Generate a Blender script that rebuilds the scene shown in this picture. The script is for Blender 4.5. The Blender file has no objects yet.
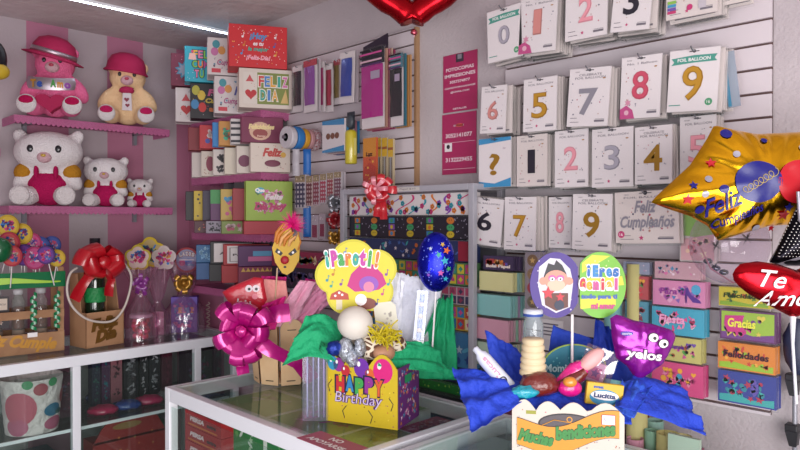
import bpy, math, random
from mathutils import Vector, Matrix, noise
from math import pi, sin, cos, radians, sqrt, atan2

SC = bpy.context.scene
COL = SC.collection
RND = random.Random(11)

# ---------------------------------------------------------------- camera, world, light, exposure
# world axes: wall A runs along X (at Y = WA), wall B runs along Y (at X = WB); the camera looks at their corner
WB, WA, CZ, CEIL = 1.94, 3.715, 1.5, 2.5
PITCH = math.atan(5.5 / 670)
cam_d = bpy.data.cameras.new('camera'); cam = bpy.data.objects.new('camera', cam_d); COL.objects.link(cam)
cam_d.lens = 670 / 800 * 36; cam_d.sensor_width = 36; cam_d.clip_start = .02
cam.location = (0, 0, CZ); cam.rotation_euler = (pi / 2 - PITCH, 0, -pi / 4)
SC.camera = cam
SC.view_settings.view_transform = 'Standard'; SC.view_settings.look = 'None'
SC.view_settings.gamma = 1; SC.view_settings.use_curve_mapping = False
SC.view_settings.exposure = 0.0
w = bpy.data.worlds.new('world'); SC.world = w; w.use_nodes = True
w.node_tree.nodes['Background'].inputs[0].default_value = (.90, .87, .95, 1)
w.node_tree.nodes['Background'].inputs[1].default_value = .27

def area(name, loc, target, sx, sy, power, color):
    d = bpy.data.lights.new(name, 'AREA'); d.shape = 'RECTANGLE'; d.size = sx; d.size_y = sy
    d.energy = power; d.color = color
    o = bpy.data.objects.new(name, d); COL.objects.link(o); o.location = loc
    o.rotation_euler = (Vector(target) - Vector(loc)).to_track_quat('-Z', 'Y').to_euler()
    return o
area('daylight_from_shop_front', (-.30, -1.30, 1.08), (1.5, 1.2, .70), 2.2, 1.6, 112, (1, .975, .96))
area('daylight_from_doorway', (-1.7, .2, .95), (1.5, 1.6, .75), 1.3, 1.5, 30, (.97, .96, 1))

# ---------------------------------------------------------------- pixel measurement -> real points on real planes
FW = Vector((1, 1, 0)) / sqrt(2); RT = Vector((1, -1, 0)) / sqrt(2)
def ray(px, py):
    a = (px - 400) / 670; b = (225 - py) / 670
    return FW * (cos(PITCH) + b * sin(PITCH)) + RT * a + Vector((0, 0, 1)) * (b * cos(PITCH) - sin(PITCH))
def onX(px, py, X):
    d = ray(px, py); return Vector((0, 0, CZ)) + d * (X / d.x)
def onY(px, py, Y):
    d = ray(px, py); return Vector((0, 0, CZ)) + d * (Y / d.y)
def onZ(px, py, Z):
    d = ray(px, py); return Vector((0, 0, CZ)) + d * ((Z - CZ) / d.z)
def onT(px, py, t):
    d = ray(px, py); return Vector((0, 0, CZ)) + d * t
FACE_B, FACE_A, FACE_C = -pi / 2, 0.0, -pi / 4      # local -y turned towards -X, -Y, the shop front

# ---------------------------------------------------------------- materials
def lin(c):
    return c / 12.92 if c <= .04045 else ((c + .055) / 1.055) ** 2.4
def rgb(h):
    if not isinstance(h, str): return tuple(h) + (1,)
    h = h.lstrip('#'); return tuple(lin(int(h[i:i + 2], 16) / 255) for i in (0, 2, 4)) + (1,)
MATS = {}
def mat(name, col=None, rough=.55, metal=0, emit=0, coat=0, spec=None, bump=None, var=None):
    if name in MATS: return MATS[name]
    m = bpy.data.materials.new(name); m.use_nodes = True; nt = m.node_tree; p = nt.nodes['Principled BSDF']
    c = rgb(col); p.inputs['Base Color'].default_value = c
    p.inputs['Roughness'].default_value = rough; p.inputs['Metallic'].default_value = metal
    if coat: p.inputs['Coat Weight'].default_value = coat; p.inputs['Coat Roughness'].default_value = .15
    if spec is not None: p.inputs['Specular IOR Level'].default_value = spec
    if emit: p.inputs['Emission Color'].default_value = c; p.inputs['Emission Strength'].default_value = emit
    if bump or var:
        tc = nt.nodes.new('ShaderNodeTexCoord'); nz = nt.nodes.new('ShaderNodeTexNoise')
        nt.links.new(tc.outputs['Object'], nz.inputs['Vector'])
        nz.inputs['Scale'].default_value = (bump or var)[0]; nz.inputs['Detail'].default_value = 5
        if bump:
            b = nt.nodes.new('ShaderNodeBump'); b.inputs['Strength'].default_value = bump[1]
            b.inputs['Distance'].default_value = bump[2] if len(bump) > 2 else .01
            nt.links.new(nz.outputs['Fac'], b.inputs['Height']); nt.links.new(b.outputs['Normal'], p.inputs['Normal'])
        if var:
            nz2 = nt.nodes.new('ShaderNodeTexNoise'); nz2.inputs['Scale'].default_value = var[0]; nz2.inputs['Detail'].default_value = 6
            nt.links.new(tc.outputs['Object'], nz2.inputs['Vector'])
            r = nt.nodes.new('ShaderNodeValToRGB'); c2 = rgb(var[1])
            r.color_ramp.elements[0].position = .35; r.color_ramp.elements[1].position = .68
            r.color_ramp.elements[0].color = c; r.color_ramp.elements[1].color = c2
            nt.links.new(nz2.outputs['Fac'], r.inputs['Fac']); nt.links.new(r.outputs['Color'], p.inputs['Base Color'])
    MATS[name] = m; return m
def flat(h, rough=.5):                       # print ink / paper of one colour
    return mat('paper_' + h.strip('#') + ('' if rough == .5 else '_%d' % (rough * 100)), h, rough)
def foil(h, rough=.22):
    return mat('foil_%s_%d' % (h.strip('#'), rough * 100), h, rough, metal=.9)
def gloss(h):
    return mat('gloss_' + h.strip('#'), h, .3, coat=.6)
def clear(name, col='#ffffff', alpha=.12, rough=.05, fres=1.3):
    if name in MATS: return MATS[name]
    m = bpy.data.materials.new(name); m.use_nodes = True; nt = m.node_tree; nt.nodes.remove(nt.nodes['Principled BSDF'])
    out = nt.nodes['Material Output']; tr = nt.nodes.new('ShaderNodeBsdfTransparent'); tr.inputs[0].default_value = rgb(col)
    gl = nt.nodes.new('ShaderNodeBsdfGlossy'); gl.inputs['Roughness'].default_value = rough
    df = nt.nodes.new('ShaderNodeBsdfDiffuse'); df.inputs[0].default_value = rgb(col)
    lw = nt.nodes.new('ShaderNodeLayerWeight'); lw.inputs[0].default_value = .5
    pw = nt.nodes.new('ShaderNodeMath'); pw.operation = 'POWER'; nt.links.new(lw.outputs['Facing'], pw.inputs[0]); pw.inputs[1].default_value = 4
    fr = nt.nodes.new('ShaderNodeMath'); fr.operation = 'MULTIPLY_ADD'; nt.links.new(pw.outputs[0], fr.inputs[0]); fr.inputs[1].default_value = .42; fr.inputs[2].default_value = (fres - 1) * .11
    m1 = nt.nodes.new('ShaderNodeMixShader'); m1.inputs[0].default_value = alpha
    m2 = nt.nodes.new('ShaderNodeMixShader')
    nt.links.new(tr.outputs[0], m1.inputs[1]); nt.links.new(df.outputs[0], m1.inputs[2])
    nt.links.new(fr.outputs[0], m2.inputs[0]); nt.links.new(m1.outputs[0], m2.inputs[1]); nt.links.new(gl.outputs[0], m2.inputs[2])
    nt.links.new(m2.outputs[0], out.inputs[0]); MATS[name] = m; return m

# ---------------------------------------------------------------- mesh builder
_fc = {}
def font_tris(s, bold=0., shear=0., res=3):
    k = (s, bold, shear, res)
    if k in _fc: return _fc[k]
    c = bpy.data.curves.new('t', 'FONT'); c.body = s; c.resolution_u = res; c.offset = bold; c.shear = shear; c.align_x = 'CENTER'
    o = bpy.data.objects.new('t', c); COL.objects.link(o)
    dg = bpy.context.evaluated_depsgraph_get(); me = bpy.data.meshes.new_from_object(o.evaluated_get(dg))
    me.calc_loop_triangles()
    v = [(p.co.x, p.co.y) for p in me.vertices]; f = [tuple(t.vertices) for t in me.loop_triangles]
    bpy.data.meshes.remove(me); bpy.data.objects.remove(o); bpy.data.curves.remove(c)
    if not v: v = [(0, 0)]
    x0 = min(p[0] for p in v); x1 = max(p[0] for p in v); y0 = min(p[1] for p in v); y1 = max(p[1] for p in v)
    g = []
    for t in f:                                        # face towards -y (counter-clockwise in x,z)
        a, b, c_ = (v[i] for i in t)
        ar = (b[0] - a[0]) * (c_[1] - a[1]) - (b[1] - a[1]) * (c_[0] - a[0])
        g.append(t if ar > 0 else (t[0], t[2], t[1]))
    _fc[k] = (v, g, (x0, x1, y0, y1)); return _fc[k]

class MB:
    def __init__(s):
        s.v = []; s.f = []; s.mi = []; s.sm = []; s.mats = []; s.M = Matrix(); s.warp = None
    def add(s, vs, fs, m, smooth=False):
        b = len(s.v)
        if m not in s.mats: s.mats.append(m)
        k = s.mats.index(m)
        for p in vs:
            p = Vector(p)
            if s.warp: p = s.warp(p)
            s.v.append(s.M @ p)
        for f in fs: s.f.append(tuple(i + b for i in f)); s.mi.append(k); s.sm.append(smooth)
        return s
    def box(s, c, d, m, R=None):
        x, y, z = (q / 2 for q in d); vs = [Vector((i * x, j * y, k * z)) for i in (-1, 1) for j in (-1, 1) for k in (-1, 1)]
        if R: vs = [R @ p for p in vs]
        return s.add([p + Vector(c) for p in vs], [(0, 1, 3, 2), (4, 6, 7, 5), (0, 4, 5, 1), (2, 3, 7, 6), (0, 2, 6, 4), (1, 5, 7, 3)], m)
    def poly(s, pts, y, m):                            # flat shape facing -y; pts (x, z)
        a = sum(pts[i][0] * pts[(i + 1) % len(pts)][1] - pts[(i + 1) % len(pts)][0] * pts[i][1] for i in range(len(pts)))
        if a < 0: pts = pts[::-1]
        return s.add([(p[0], y, p[1]) for p in pts], [tuple(range(len(pts)))], m)
    def rect(s, x0, z0, x1, z1, y, m): return s.poly([(x0, z0), (x1, z0), (x1, z1), (x0, z1)], y, m)
    def prism(s, pts, y0, y1, m, side=None):           # y0 front (smaller), y1 back
        a = sum(pts[i][0] * pts[(i + 1) % len(pts)][1] - pts[(i + 1) % len(pts)][0] * pts[i][1] for i in range(len(pts)))
        if a < 0: pts = pts[::-1]
        n = len(pts)
        s.add([(p[0], y0, p[1]) for p in pts], [tuple(range(n))], m)
        s.add([(p[0], y1, p[1]) for p in pts], [tuple(range(n))[::-1]], m)
        return s.add([(p[0], y0, p[1]) for p in pts] + [(p[0], y1, p[1]) for p in pts], [(i, i + n, (i + 1) % n + n, (i + 1) % n) for i in range(n)], side or m)
    def disc(s, x, z, r, y, m, n=14, rz=None, rot=0):
        rz = rz or r
        return s.poly([(x + r * cos(t) * cos(rot) - rz * sin(t) * sin(rot), z + r * cos(t) * sin(rot) + rz * sin(t) * cos(rot)) for t in (2 * pi * i / n for i in range(n))], y, m)
    def ringdisc(s, x, z, r, y, m, k=4, n=20, rz=None):  # finely divided disc, for warping over a curved skin
        rz = rz or r; vs = [(x, y, z)]; fs = []
        for j in range(1, k + 1): vs += [(x + r * j / k * cos(2 * pi * i / n), y, z + rz * j / k * sin(2 * pi * i / n)) for i in range(n)]
        for i in range(n): fs.append((0, 1 + i, 1 + (i + 1) % n))
        for j in range(k - 1):
            a = 1 + j * n; b = a + n
            for i in range(n): fs.append((a + i, b + i, b + (i + 1) % n, a + (i + 1) % n))
        return s.add(vs, fs, m, True)
    def star(s, x, z, r, y, m, k=5, q=.45, rot=pi / 2):
        return s.poly([(x + (r if i % 2 == 0 else r * q) * cos(rot + pi * i / k), z + (r if i % 2 == 0 else r * q) * sin(rot + pi * i / k)) for i in range(2 * k)], y, m)
    def heart(s, x, z, r, y, m, n=20, rot=0):
        P = []
        for i in range(n):
            t = 2 * pi * i / n; a = 16 * sin(t) ** 3 / 16; b = (13 * cos(t) - 5 * cos(2 * t) - 2 * cos(3 * t) - cos(4 * t)) / 16
            P.append((x + r * (a * cos(rot) - b * sin(rot)), z + r * (a * sin(rot) + b * cos(rot))))
        return s.poly(P, y, m)
    def tube(s, pts, r, m, n=8, caps=True, smooth=True):
        pts = [Vector(p) for p in pts]; rs = r if isinstance(r, (list, tuple)) else [r] * len(pts); vs = []; fs = []
        up = None
        for i, p in enumerate(pts):
            t = (pts[min(i + 1, len(pts) - 1)] - pts[max(i - 1, 0)]).normalized()
            if up is None: up = Vector((0, 0, 1)) if abs(t.z) < .9 else Vector((1, 0, 0))
            a = t.cross(up).normalized(); b = a.cross(t).normalized(); up = b
            vs += [p + (a * cos(2 * pi * k / n) + b * sin(2 * pi * k / n)) * rs[i] for k in range(n)]
        for i in range(len(pts) - 1):
            for k in range(n): fs.append((i * n + k, i * n + (k + 1) % n, (i + 1) * n + (k + 1) % n, (i + 1) * n + k))
        s.add(vs, fs, m, smooth)
        if caps: s.add(vs[:n], [tuple(range(n))[::-1]], m); s.add(vs[-n:], [tuple(range(n))], m)
        return s
    def lathe(s, prof, c, m, n=20, smooth=True, R=None):
        vs = []; fs = []
        for r, z in prof:
            for k in range(n):
                p = Vector((r * cos(2 * pi * k / n), r * sin(2 * pi * k / n), z))
                vs.append((R @ p if R else p) + Vector(c))
        for i in range(len(prof) - 1):
            for k in range(n): fs.append((i * n + k, i * n + (k + 1) % n, (i + 1) * n + (k + 1) % n, (i + 1) * n + k))
        if prof[0][0] > 1e-4: fs.append(tuple(range(n))[::-1])
        if prof[-1][0] > 1e-4: fs.append(tuple(range((len(prof) - 1) * n, len(prof) * n)))
        return s.add(vs, fs, m, smooth)
    def ell(s, c, r, m, R=None, nu=16, nv=10, jit=0):
        vs = []; fs = []
        for j in range(nv + 1):
            for i in range(nu):
                a = 2 * pi * i / nu; b = -pi / 2 + pi * j / nv
                p = Vector((r[0] * cos(b) * cos(a), r[1] * cos(b) * sin(a), r[2] * sin(b)))
                if jit: p *= 1 + jit * noise.noise(p * 14 / max(r))
                vs.append((R @ p if R else p) + Vector(c))
        for j in range(nv):
            for i in range(nu): fs.append((j * nu + i, j * nu + (i + 1) % nu, (j + 1) * nu + (i + 1) % nu, (j + 1) * nu + i))
        return s.add(vs, fs, m, True)
    def grid(s, fn, nu, nv, m, smooth=True, flip=False):
        vs = [fn(i / nu, j / nv) for j in range(nv + 1) for i in range(nu + 1)]; k = nu + 1
        fs = [(j * k + i, j * k + i + 1, (j + 1) * k + i + 1, (j + 1) * k + i) for j in range(nv) for i in range(nu)]
        if flip: fs = [f[::-1] for f in fs]
        return s.add(vs, fs, m, smooth)
    def text(s, t, x, z, y, m, w=None, h=None, bold=0., shear=0., rot=0, res=3, ext=0):
        v, f, (x0, x1, y0, y1) = font_tris(t, bold, shear, res)
        bw = max(x1 - x0, 1e-3); bh = max(y1 - y0, 1e-3)
        sx = (w / bw) if w else None; sy = (h / bh) if h else None
        sx = sx or sy; sy = sy or sx
        cx = (x0 + x1) / 2; cy = (y0 + y1) / 2; P = []
        for a, b in v:
            a = (a - cx) * sx; b = (b - cy) * sy
            P.append((x + a * cos(rot) - b * sin(rot), y, z + a * sin(rot) + b * cos(rot)))
        s.add(P, f, m)
        if ext:
            s.add([(p[0], y + ext, p[2]) for p in P], [q[::-1] for q in f], m)
            ed = {}
            for q in f:
                for i in range(3):
                    e = (q[i], q[(i + 1) % 3]); ed[e] = 1
            n = len(P); sf = [(a, a + n, b + n, b) for a, b in ed if (b, a) not in ed]
            s.add(P + [(p[0], y + ext, p[2]) for p in P], sf, m)
        return s
    def ctext(s, t, x, z, y, ms, w, h, bold=.03, outline=None, arc=0, jig=0, ob=.07):   # letters in changing colours
        n = len(t); step = w / n
        for i, ch in enumerate(t):
            if ch == ' ': continue
            u = (i + .5) / n - .5; xx = x + u * w; zz = z + arc * (1 - 4 * u * u) + (jig * (1 if i % 2 else -1))
            ww = step * (.55 if ch in 'I!i¡l1' else 1.0); hk = 1.0
            if ch in 'acemnorsuvwxz': hk = .74; zz -= .13 * h
            elif ch in 'gpqy': zz -= .13 * h
            r = -u * arc * 8 / max(w, 1e-6) * .9
            if outline: s.text(ch, xx, zz, y, outline, w=ww * 1.22, h=h * hk * 1.18, bold=ob, rot=r)
            s.text(ch, xx, zz, y - .0005, ms[i % len(ms)], w=ww * .88, h=h * hk, bold=bold, rot=r)
        return s
    def scatter(s, x0, z0, x1, z1, y, n, ms, r, kinds='dst', seed=1):
        R = random.Random(seed)
        for i in range(n):
            x = R.uniform(x0 + r, x1 - r); z = R.uniform(z0 + r, z1 - r); k = R.choice(kinds); m = R.choice(ms); q = r * R.uniform(.6, 1)
            if k == 'd': s.disc(x, z, q * .7, y, m, 8)
            elif k == 's': s.star(x, z, q, y, m, rot=R.uniform(0, 6))
            elif k == 'h': s.heart(x, z, q, y, m, 14)
            elif k == 't': s.star(x, z, q, y, m, k=3, q=.5, rot=R.uniform(0, 6))
            elif k == 'o': s.disc(x, z, q, y, m, 10, rz=q * .35, rot=R.uniform(0, 3))
            elif k == 'n':                              # music note
                s.disc(x, z, q * .4, y, m, 8); s.rect(x + q * .25, z, x + q * .42, z + q * 1.4, y, m); s.poly([(x + q * .42, z + q * 1.4), (x + q * .9, z + q), (x + q * .42, z + q * 1.1)], y, m)
        return s
    def build(s, name, parent=None, bevel=0, solid=0, sub=0, remesh=0, **kw):
        me = bpy.data.meshes.new(name); me.from_pydata([tuple(p) for p in s.v], [], s.f)
        for m in s.mats: me.materials.append(m)
        me.polygons.foreach_set('material_index', s.mi); me.polygons.foreach_set('use_smooth', s.sm); me.update()
        o = bpy.data.objects.new(name, me); COL.objects.link(o)
        if parent is not None: o.parent = parent
        if remesh:
            q = o.modifiers.new('r', 'REMESH'); q.mode = 'VOXEL'; q.voxel_size = remesh; q.use_smooth_shade = True
            q = o.modifiers.new('s', 'SMOOTH'); q.iterations = 4
        if sub: q = o.modifiers.new('u', 'SUBSURF'); q.levels = q.render_levels = sub
        if solid: q = o.modifiers.new('t', 'SOLIDIFY'); q.thickness = solid
        if bevel: q = o.modifiers.new('b', 'BEVEL'); q.width = bevel; q.segments = 2; q.limit_method = 'ANGLE'
        for k, val in kw.items(): o[k] = val
        return o

def props(o, label, cat, group=None, kind=None):
    o['label'] = label; o['category'] = cat
    if group: o['group'] = group
    if kind: o['kind'] = kind
    return o
def thing(name, label, cat, loc, rz=0, group=None, rot=None):
    o = bpy.data.objects.new(name, None); COL.objects.link(o); o.location = loc
    o.rotation_euler = rot if rot else (0, 0, rz); o.empty_display_size = .05
    return props(o, label, cat, group)
def one(mb, name, label, cat, loc, rz=0, group=None, rot=None, **kw):
    o = mb.build(name, **kw); o.location = loc; o.rotation_euler = rot if rot else (0, 0, rz)
    return props(o, label, cat, group)
def dup(root, loc=None, rz=None, label=None, group=None, rot=None):
    r = root.copy(); COL.objects.link(r)
    if loc is not None: r.location = loc
    if rz is not None: r.rotation_euler = (0, 0, rz)
    if rot: r.rotation_euler = rot
    if label: r['label'] = label
    if group: r['group'] = group
    for ch in root.children:
        c = ch.copy(); COL.objects.link(c); c.parent = r
        for g in ch.children: d = g.copy(); COL.objects.link(d); d.parent = c
    return r
def structure(mb, name, **kw):
    o = mb.build(name, **kw); o['kind'] = 'structure'; return o

W_ = flat('#efe9ea'); K_ = flat('#1c1a20'); 
# ---------------------------------------------------------------- the room
def stripe_mat():
    m = bpy.data.materials.new('painted_stripes'); m.use_nodes = True; nt = m.node_tree; p = nt.nodes['Principled BSDF']
    g = nt.nodes.new('ShaderNodeNewGeometry'); sp = nt.nodes.new('ShaderNodeSeparateXYZ'); nt.links.new(g.outputs['Position'], sp.inputs[0])
    def math_(op, a, b):
        n = nt.nodes.new('ShaderNodeMath'); n.operation = op
        for i, q in enumerate((a, b)):
            if isinstance(q, (int, float)): n.inputs[i].default_value = q
            else: nt.links.new(q, n.inputs[i])
        return n.outputs[0]
    t = math_('MODULO', math_('ADD', sp.outputs[0], 4 - 1.058 + .8), .4)
    fac = math_('LESS_THAN', t, .2)
    # the band turning the corner onto the other wall
    mx = nt.nodes.new('ShaderNodeMix'); mx.data_type = 'RGBA'
    mx.inputs['A'].default_value = rgb('#b3a5ab'); mx.inputs['B'].default_value = rgb('#b0708a')
    nt.links.new(fac, mx.inputs['Factor']); nt.links.new(mx.outputs['Result'], p.inputs['Base Color']); p.inputs['Roughness'].default_value = .6
    nz = nt.nodes.new('ShaderNodeTexNoise'); nz.inputs['Scale'].default_value = 90; nt.links.new(g.outputs['Position'], nz.inputs['Vector'])
    b = nt.nodes.new('ShaderNodeBump'); b.inputs['Strength'].default_value = .25; b.inputs['Distance'].default_value = .004
    nt.links.new(nz.outputs['Fac'], b.inputs['Height']); nt.links.new(b.outputs['Normal'], p.inputs['Normal'])
    return m
M_plaster = mat('rough_white_plaster', '#bdb3b7', .8, bump=(110, .5, .006), var=(3, '#b1a7ac'))
M_pinkwall = mat('pink_wall_paint', '#b0708a', .6, bump=(90, .25, .004))
M_ceil = mat('rough_concrete_ceiling', '#d8cccc', .9, bump=(22, .6, .012), var=(2.2, '#b9abae'))
M_floor = mat('grey_floor_tile', '#8d8786', .35, var=(2, '#7d7776'))
M_slat = mat('white_slatboard', '#cdc3c9', .45)
M_groove = mat('slatboard_groove_mdf', '#5b4341', .8)
M_mdf = mat('raw_mdf_edge', '#a07c5c', .8)
M_alu = mat('white_aluminium', '#ecedf4', .3, coat=.2)
M_post = mat('grey_aluminium', '#8e8d96', .35, metal=.3)
M_glass = clear('counter_glass', '#f4faf8', .012, .02, 1.35)
M_shelf = mat('pink_glitter_foam', '#a85080', .45, bump=(260, .5, .003), var=(240, '#c07098'))

structure(MB().box((.6, WA + .05, CEIL / 2), (2.68 + 1.2, .1, CEIL), stripe_mat()), 'wall_left')
m = MB().box((WB + .05, 1.0, CEIL / 2), (.1, 5.43, CEIL), M_plaster)
m.box((WB - .0015, 3.52, 1.25), (.003, .39, 2.5), M_pinkwall)
structure(m, 'wall_right')
structure(MB().box((.3, 1.0, CEIL + .06), (3.4, 5.5, .12), M_ceil), 'ceiling')
structure(MB().box((.3, 1.0, -.05), (3.4, 5.5, .1), M_floor), 'floor')

def slatwall(name, label, y0, y1, z0, z1, zline, pitch=.0625, trim=None, groups=None):
    root = thing(name, label, 'slatwall panel', (WB - .002, (y0 + y1) / 2, z0), 0, groups)
    m = MB(); L = y1 - y0; m.box((-.003, 0, (z1 - z0) / 2), (.006, L, z1 - z0), M_groove)
    zs = []; z = zline
    while z < z1: z += pitch
    while z > z0: zs.append(z); z -= pitch
    zs = [z1 - .0 if False else q for q in zs if z0 < q < z1]
    edges = [z1] + zs + [z0]
    for a, b in zip(edges, edges[1:]):
        g = .0035
        hi = a - (g if a != z1 else 0); lo = b + (g if b != z0 else 0)
        if hi > lo: m.box((-.0095, 0, (hi + lo) / 2 - z0), (.013, L, hi - lo), M_slat)
    m.build('slatted_board', root)
    if trim:
        for yy in trim: MB().box((-.009, yy - (y0 + y1) / 2, (z1 - z0) / 2), (.02, .012, z1 - z0), M_mdf).build('side_edge', root)
    return root
slatwall('slatwall', 'white slatwall panel with a raw brown edge, hung with foil packs and ribbons', 1.84, 2.70, 1.0, 2.262, 2.195, .0612, trim=[1.834])
slatwall('slatwall', 'white slatwall panel holding the rows of number balloon packs', .553, 1.40, .985, 2.46, 2.025, .0643)

# LED strip on the ceiling
M_led = mat('led_emitter', '#e8f0ff', .3, emit=14)
root = thing('led_strip_light', 'lit white LED strip light fixed across the ceiling', 'strip light', (1.45, 3.17, CEIL), 0)
MB().box((0, 0, -.006), (.95, .022, .012), M_alu).build('channel', root)
m = MB()
for i in range(66): m.box((-.465 + i * .0143, 0, -.0135), (.009, .010, .004), M_led)
m.build('diode_row', root)
d = bpy.data.lights.new('led_strip_glow', 'AREA'); d.shape = 'RECTANGLE'; d.size = .95; d.size_y = .02; d.energy = .6; d.color = (.85, .9, 1)
o = bpy.data.objects.new('led_strip_glow', d); COL.objects.link(o); o.location = (1.45, 3.17, CEIL - .018); o.parent = None

# pink scalloped shelves
def lace_shelf(name, label, cx, cy, z, w, dpt, rz, brackets=(), group='pink glitter shelves'):
    root = thing(name, label, 'shelf', (cx, cy, z), rz, group)      # local: wall at y=0, front at y=-dpt, top at z=0
    MB().box((0, -dpt / 2, -.008), (w, dpt, .016), M_shelf).build('board', root)
    def edge(L):
        n = max(3, int(L / .022)); P = [(-L / 2, 0), (-L / 2, -.030)]
        for i in range(n):
            for k in (1, 2, 3): P.append((-L / 2 + L * (i + k / 4) / n, -.030 - .010 * sin(pi * k / 4)))
            P.append((-L / 2 + L * (i + 1) / n, -.030))
        P.append((L / 2, 0)); return P
    MB().prism(edge(w), -dpt - .004, -dpt, M_shelf).build('scalloped_trim', root)
    for sgn in (-1, 1):
        m = MB(); m.M = Matrix.Translation((sgn * w / 2, -dpt / 2, 0)) @ Matrix.Rotation(sgn * pi / 2, 4, 'Z')
        m.prism(edge(dpt), -.004, 0, M_shelf).build('side_trim', root)
    for bx in brackets:
        m = MB().box((bx, -.06, -.022), (.018, .12, .012), M_post); m.box((bx, -.012, -.05), (.018, .024, .06), M_post)
        m.build('bracket', root)
    return root
a = onY(15, 113, WA - .2); b = onY(169, 130, WA - .2)
lace_shelf('wall_shelf', 'upper pink glitter shelf holding the two teddy bears', (a.x + b.x) / 2, WA, (a.z + b.z) / 2 - .003, b.x - a.x, .2, FACE_A, (-.29, .27))
a = onY(10, 205, WA - .2); b = onY(172, 207, WA - .2)
lace_shelf('wall_shelf', 'lower pink glitter shelf holding the three white plush toys', (a.x + b.x) / 2, WA, 1.565, b.x - a.x, .2, FACE_A, (-.29, .27))
a = onY(11, 150, 3.2)
lace_shelf('wall_shelf', 'short pink shelf end poking in at the photo edge, beside the white plush toys', a.x - .12, WA, a.z + .02, .24, .34, FACE_A)
YS0, YS1 = 2.69, 3.36
for z, lab in ((2.015, 'pink scalloped shelf under the top gift boxes in the corner'), (1.722, 'pink scalloped shelf under the cream gift boxes'), (1.43, 'pink scalloped shelf under the flat boxes, below the green gift box'), (1.145, 'low pink shelf behind the counter goods, under the red and black boxes')):
    lace_shelf('wall_shelf', lab, WB, (YS0 + YS1) / 2, z, YS1 - YS0, .17, FACE_B, (-.2, .2))

# ---------------------------------------------------------------- glass counters
CT = .9
def counter(name, label, x0, x1, y0, y1, shelves, zbot=.08, mid=(), back=None):
    """aluminium framed glass counter; every rail a part"""
    root = thing(name, label, 'display counter', ((x0 + x1) / 2, (y0 + y1) / 2, 0)); cx, cy = (x0 + x1) / 2, (y0 + y1) / 2
    s = .034; hz = .048
    def rail(c, d): return MB().box((c[0] - cx, c[1] - cy, c[2]), d, M_alu).build('rail', root, bevel=.003)
    for x in (x0 + s / 2, x1 - s / 2):
        rail((x, cy, CT - hz / 2 - .003), (s, y1 - y0 - 2 * s, hz)); rail((x, cy, zbot), (s, y1 - y0 - 2 * s, .05))
    for y in (y0 + s / 2, y1 - s / 2):
        rail((cx, y, CT - hz / 2 - .003), (x1 - x0, s, hz)); rail((cx, y, zbot), (x1 - x0, s, .05))
    for x in (x0 + s / 2, x1 - s / 2):
        for y in (y0 + s / 2, y1 - s / 2):
            MB().box((x - cx, y - cy, CT / 2 - .025), (s, s, CT - .05), M_alu).build('post', root, bevel=.003)
    for ax, q in mid:
        c = (q, y0 + s / 2) if ax == 'x' else (x0 + s / 2, q)
        MB().box((c[0] - cx, c[1] - cy, CT / 2 - .025), (s, s, CT - .05), M_alu).build('post', root, bevel=.003)
    MB().box((0, 0, CT - .0045), (x1 - x0 - .05, y1 - y0 - .05, .005), M_glass).build('glass_top', root)
    for y in (y0 + .008, y1 - .008): MB().box((0, y - cy, CT / 2), (x1 - x0 - .06, .004, CT - .14), M_glass).build('glass_pane', root)
    for x in (x0 + .008, x1 - .008): MB().box((x - cx, 0, CT / 2), (.004, y1 - y0 - .06, CT - .14), M_glass).build('glass_pane', root)
    for z in shelves:
        m = MB().box((0, 0, z), (x1 - x0 - .075, y1 - y0 - .075, .006), clear('shelf_glass', '#e8f2ee', .04, .03, 1.35))
        sh = m.build('glass_shelf', root)
        MB().box((0, y0 - cy + .04, z), (x1 - x0 - .075, .006, .014), M_alu).build('edge_strip', sh)
        MB().box((x0 - cx + .04, 0, z), (.006, y1 - y0 - .075, .014), M_alu).build('edge_strip', sh)
    MB().box((0, 0, zbot), (x1 - x0 - .06, y1 - y0 - .06, .012), mat('counter_base_board', '#6c6a70', .7)).build('base_board', root)
    return root
counter('glass_counter', 'long white-framed glass counter running under the pink shelves', -.35, 1.90, 3.105, 3.685, (.56,), mid=(('x', onY(77, 380, 3.105).x), ('x', onY(191, 390, 3.105).x + .04)))
counter('glass_counter', 'white-framed glass counter holding the birthday box and the bow crate', 1.105, 1.70, 1.275, 2.305, (.60,))
counter('glass_counter', 'white-framed glass counter under the blue tissue gift basket', 1.105, 1.70, .22, 1.243, (.60,))
# ---------------------------------------------------------------- packs on the right wall
M_card = mat('pack_card', '#d9d1d4', .4, coat=.3); M_card2 = mat('pack_card_warm', '#cfc4c2', .45)
M_sleeve = clear('pack_sleeve', '#ffffff', .018, .12, 1.25)
M_hook = mat('chrome_hook', '#8b8a92', .3, metal=.9)
INK = flat('#6c6570'); BLK = flat('#241f2c'); GOLD = mat('gold_print', '#a3792a', .35, metal=.35); SILV = mat('silver_print', '#94909c', .35, metal=.3)
ROSE = mat('rose_print', '#b77a75', .35, metal=.3); PINKP = mat('pink_print', '#c98591', .4); REDP = mat('red_print', '#b0485c', .35); MAG = flat('#b8326c'); TEAL = flat('#3b8f80')
DOTC = [flat('#5d5a70'), flat('#a87c70'), flat('#8b8797'), flat('#b04a66')]

def pack_rect(x0, y0, x1, y1, d):
    X = WB - d; ym = (y0 + y1) / 2; xm = (x0 + x1) / 2
    a = onX(x0, ym, X); b = onX(x1, ym, X); t = onX(xm, y0, X); q = onX(xm, y1, X)
    return Vector((X, t.y, t.z)), a.y - b.y, t.z - q.z

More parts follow.
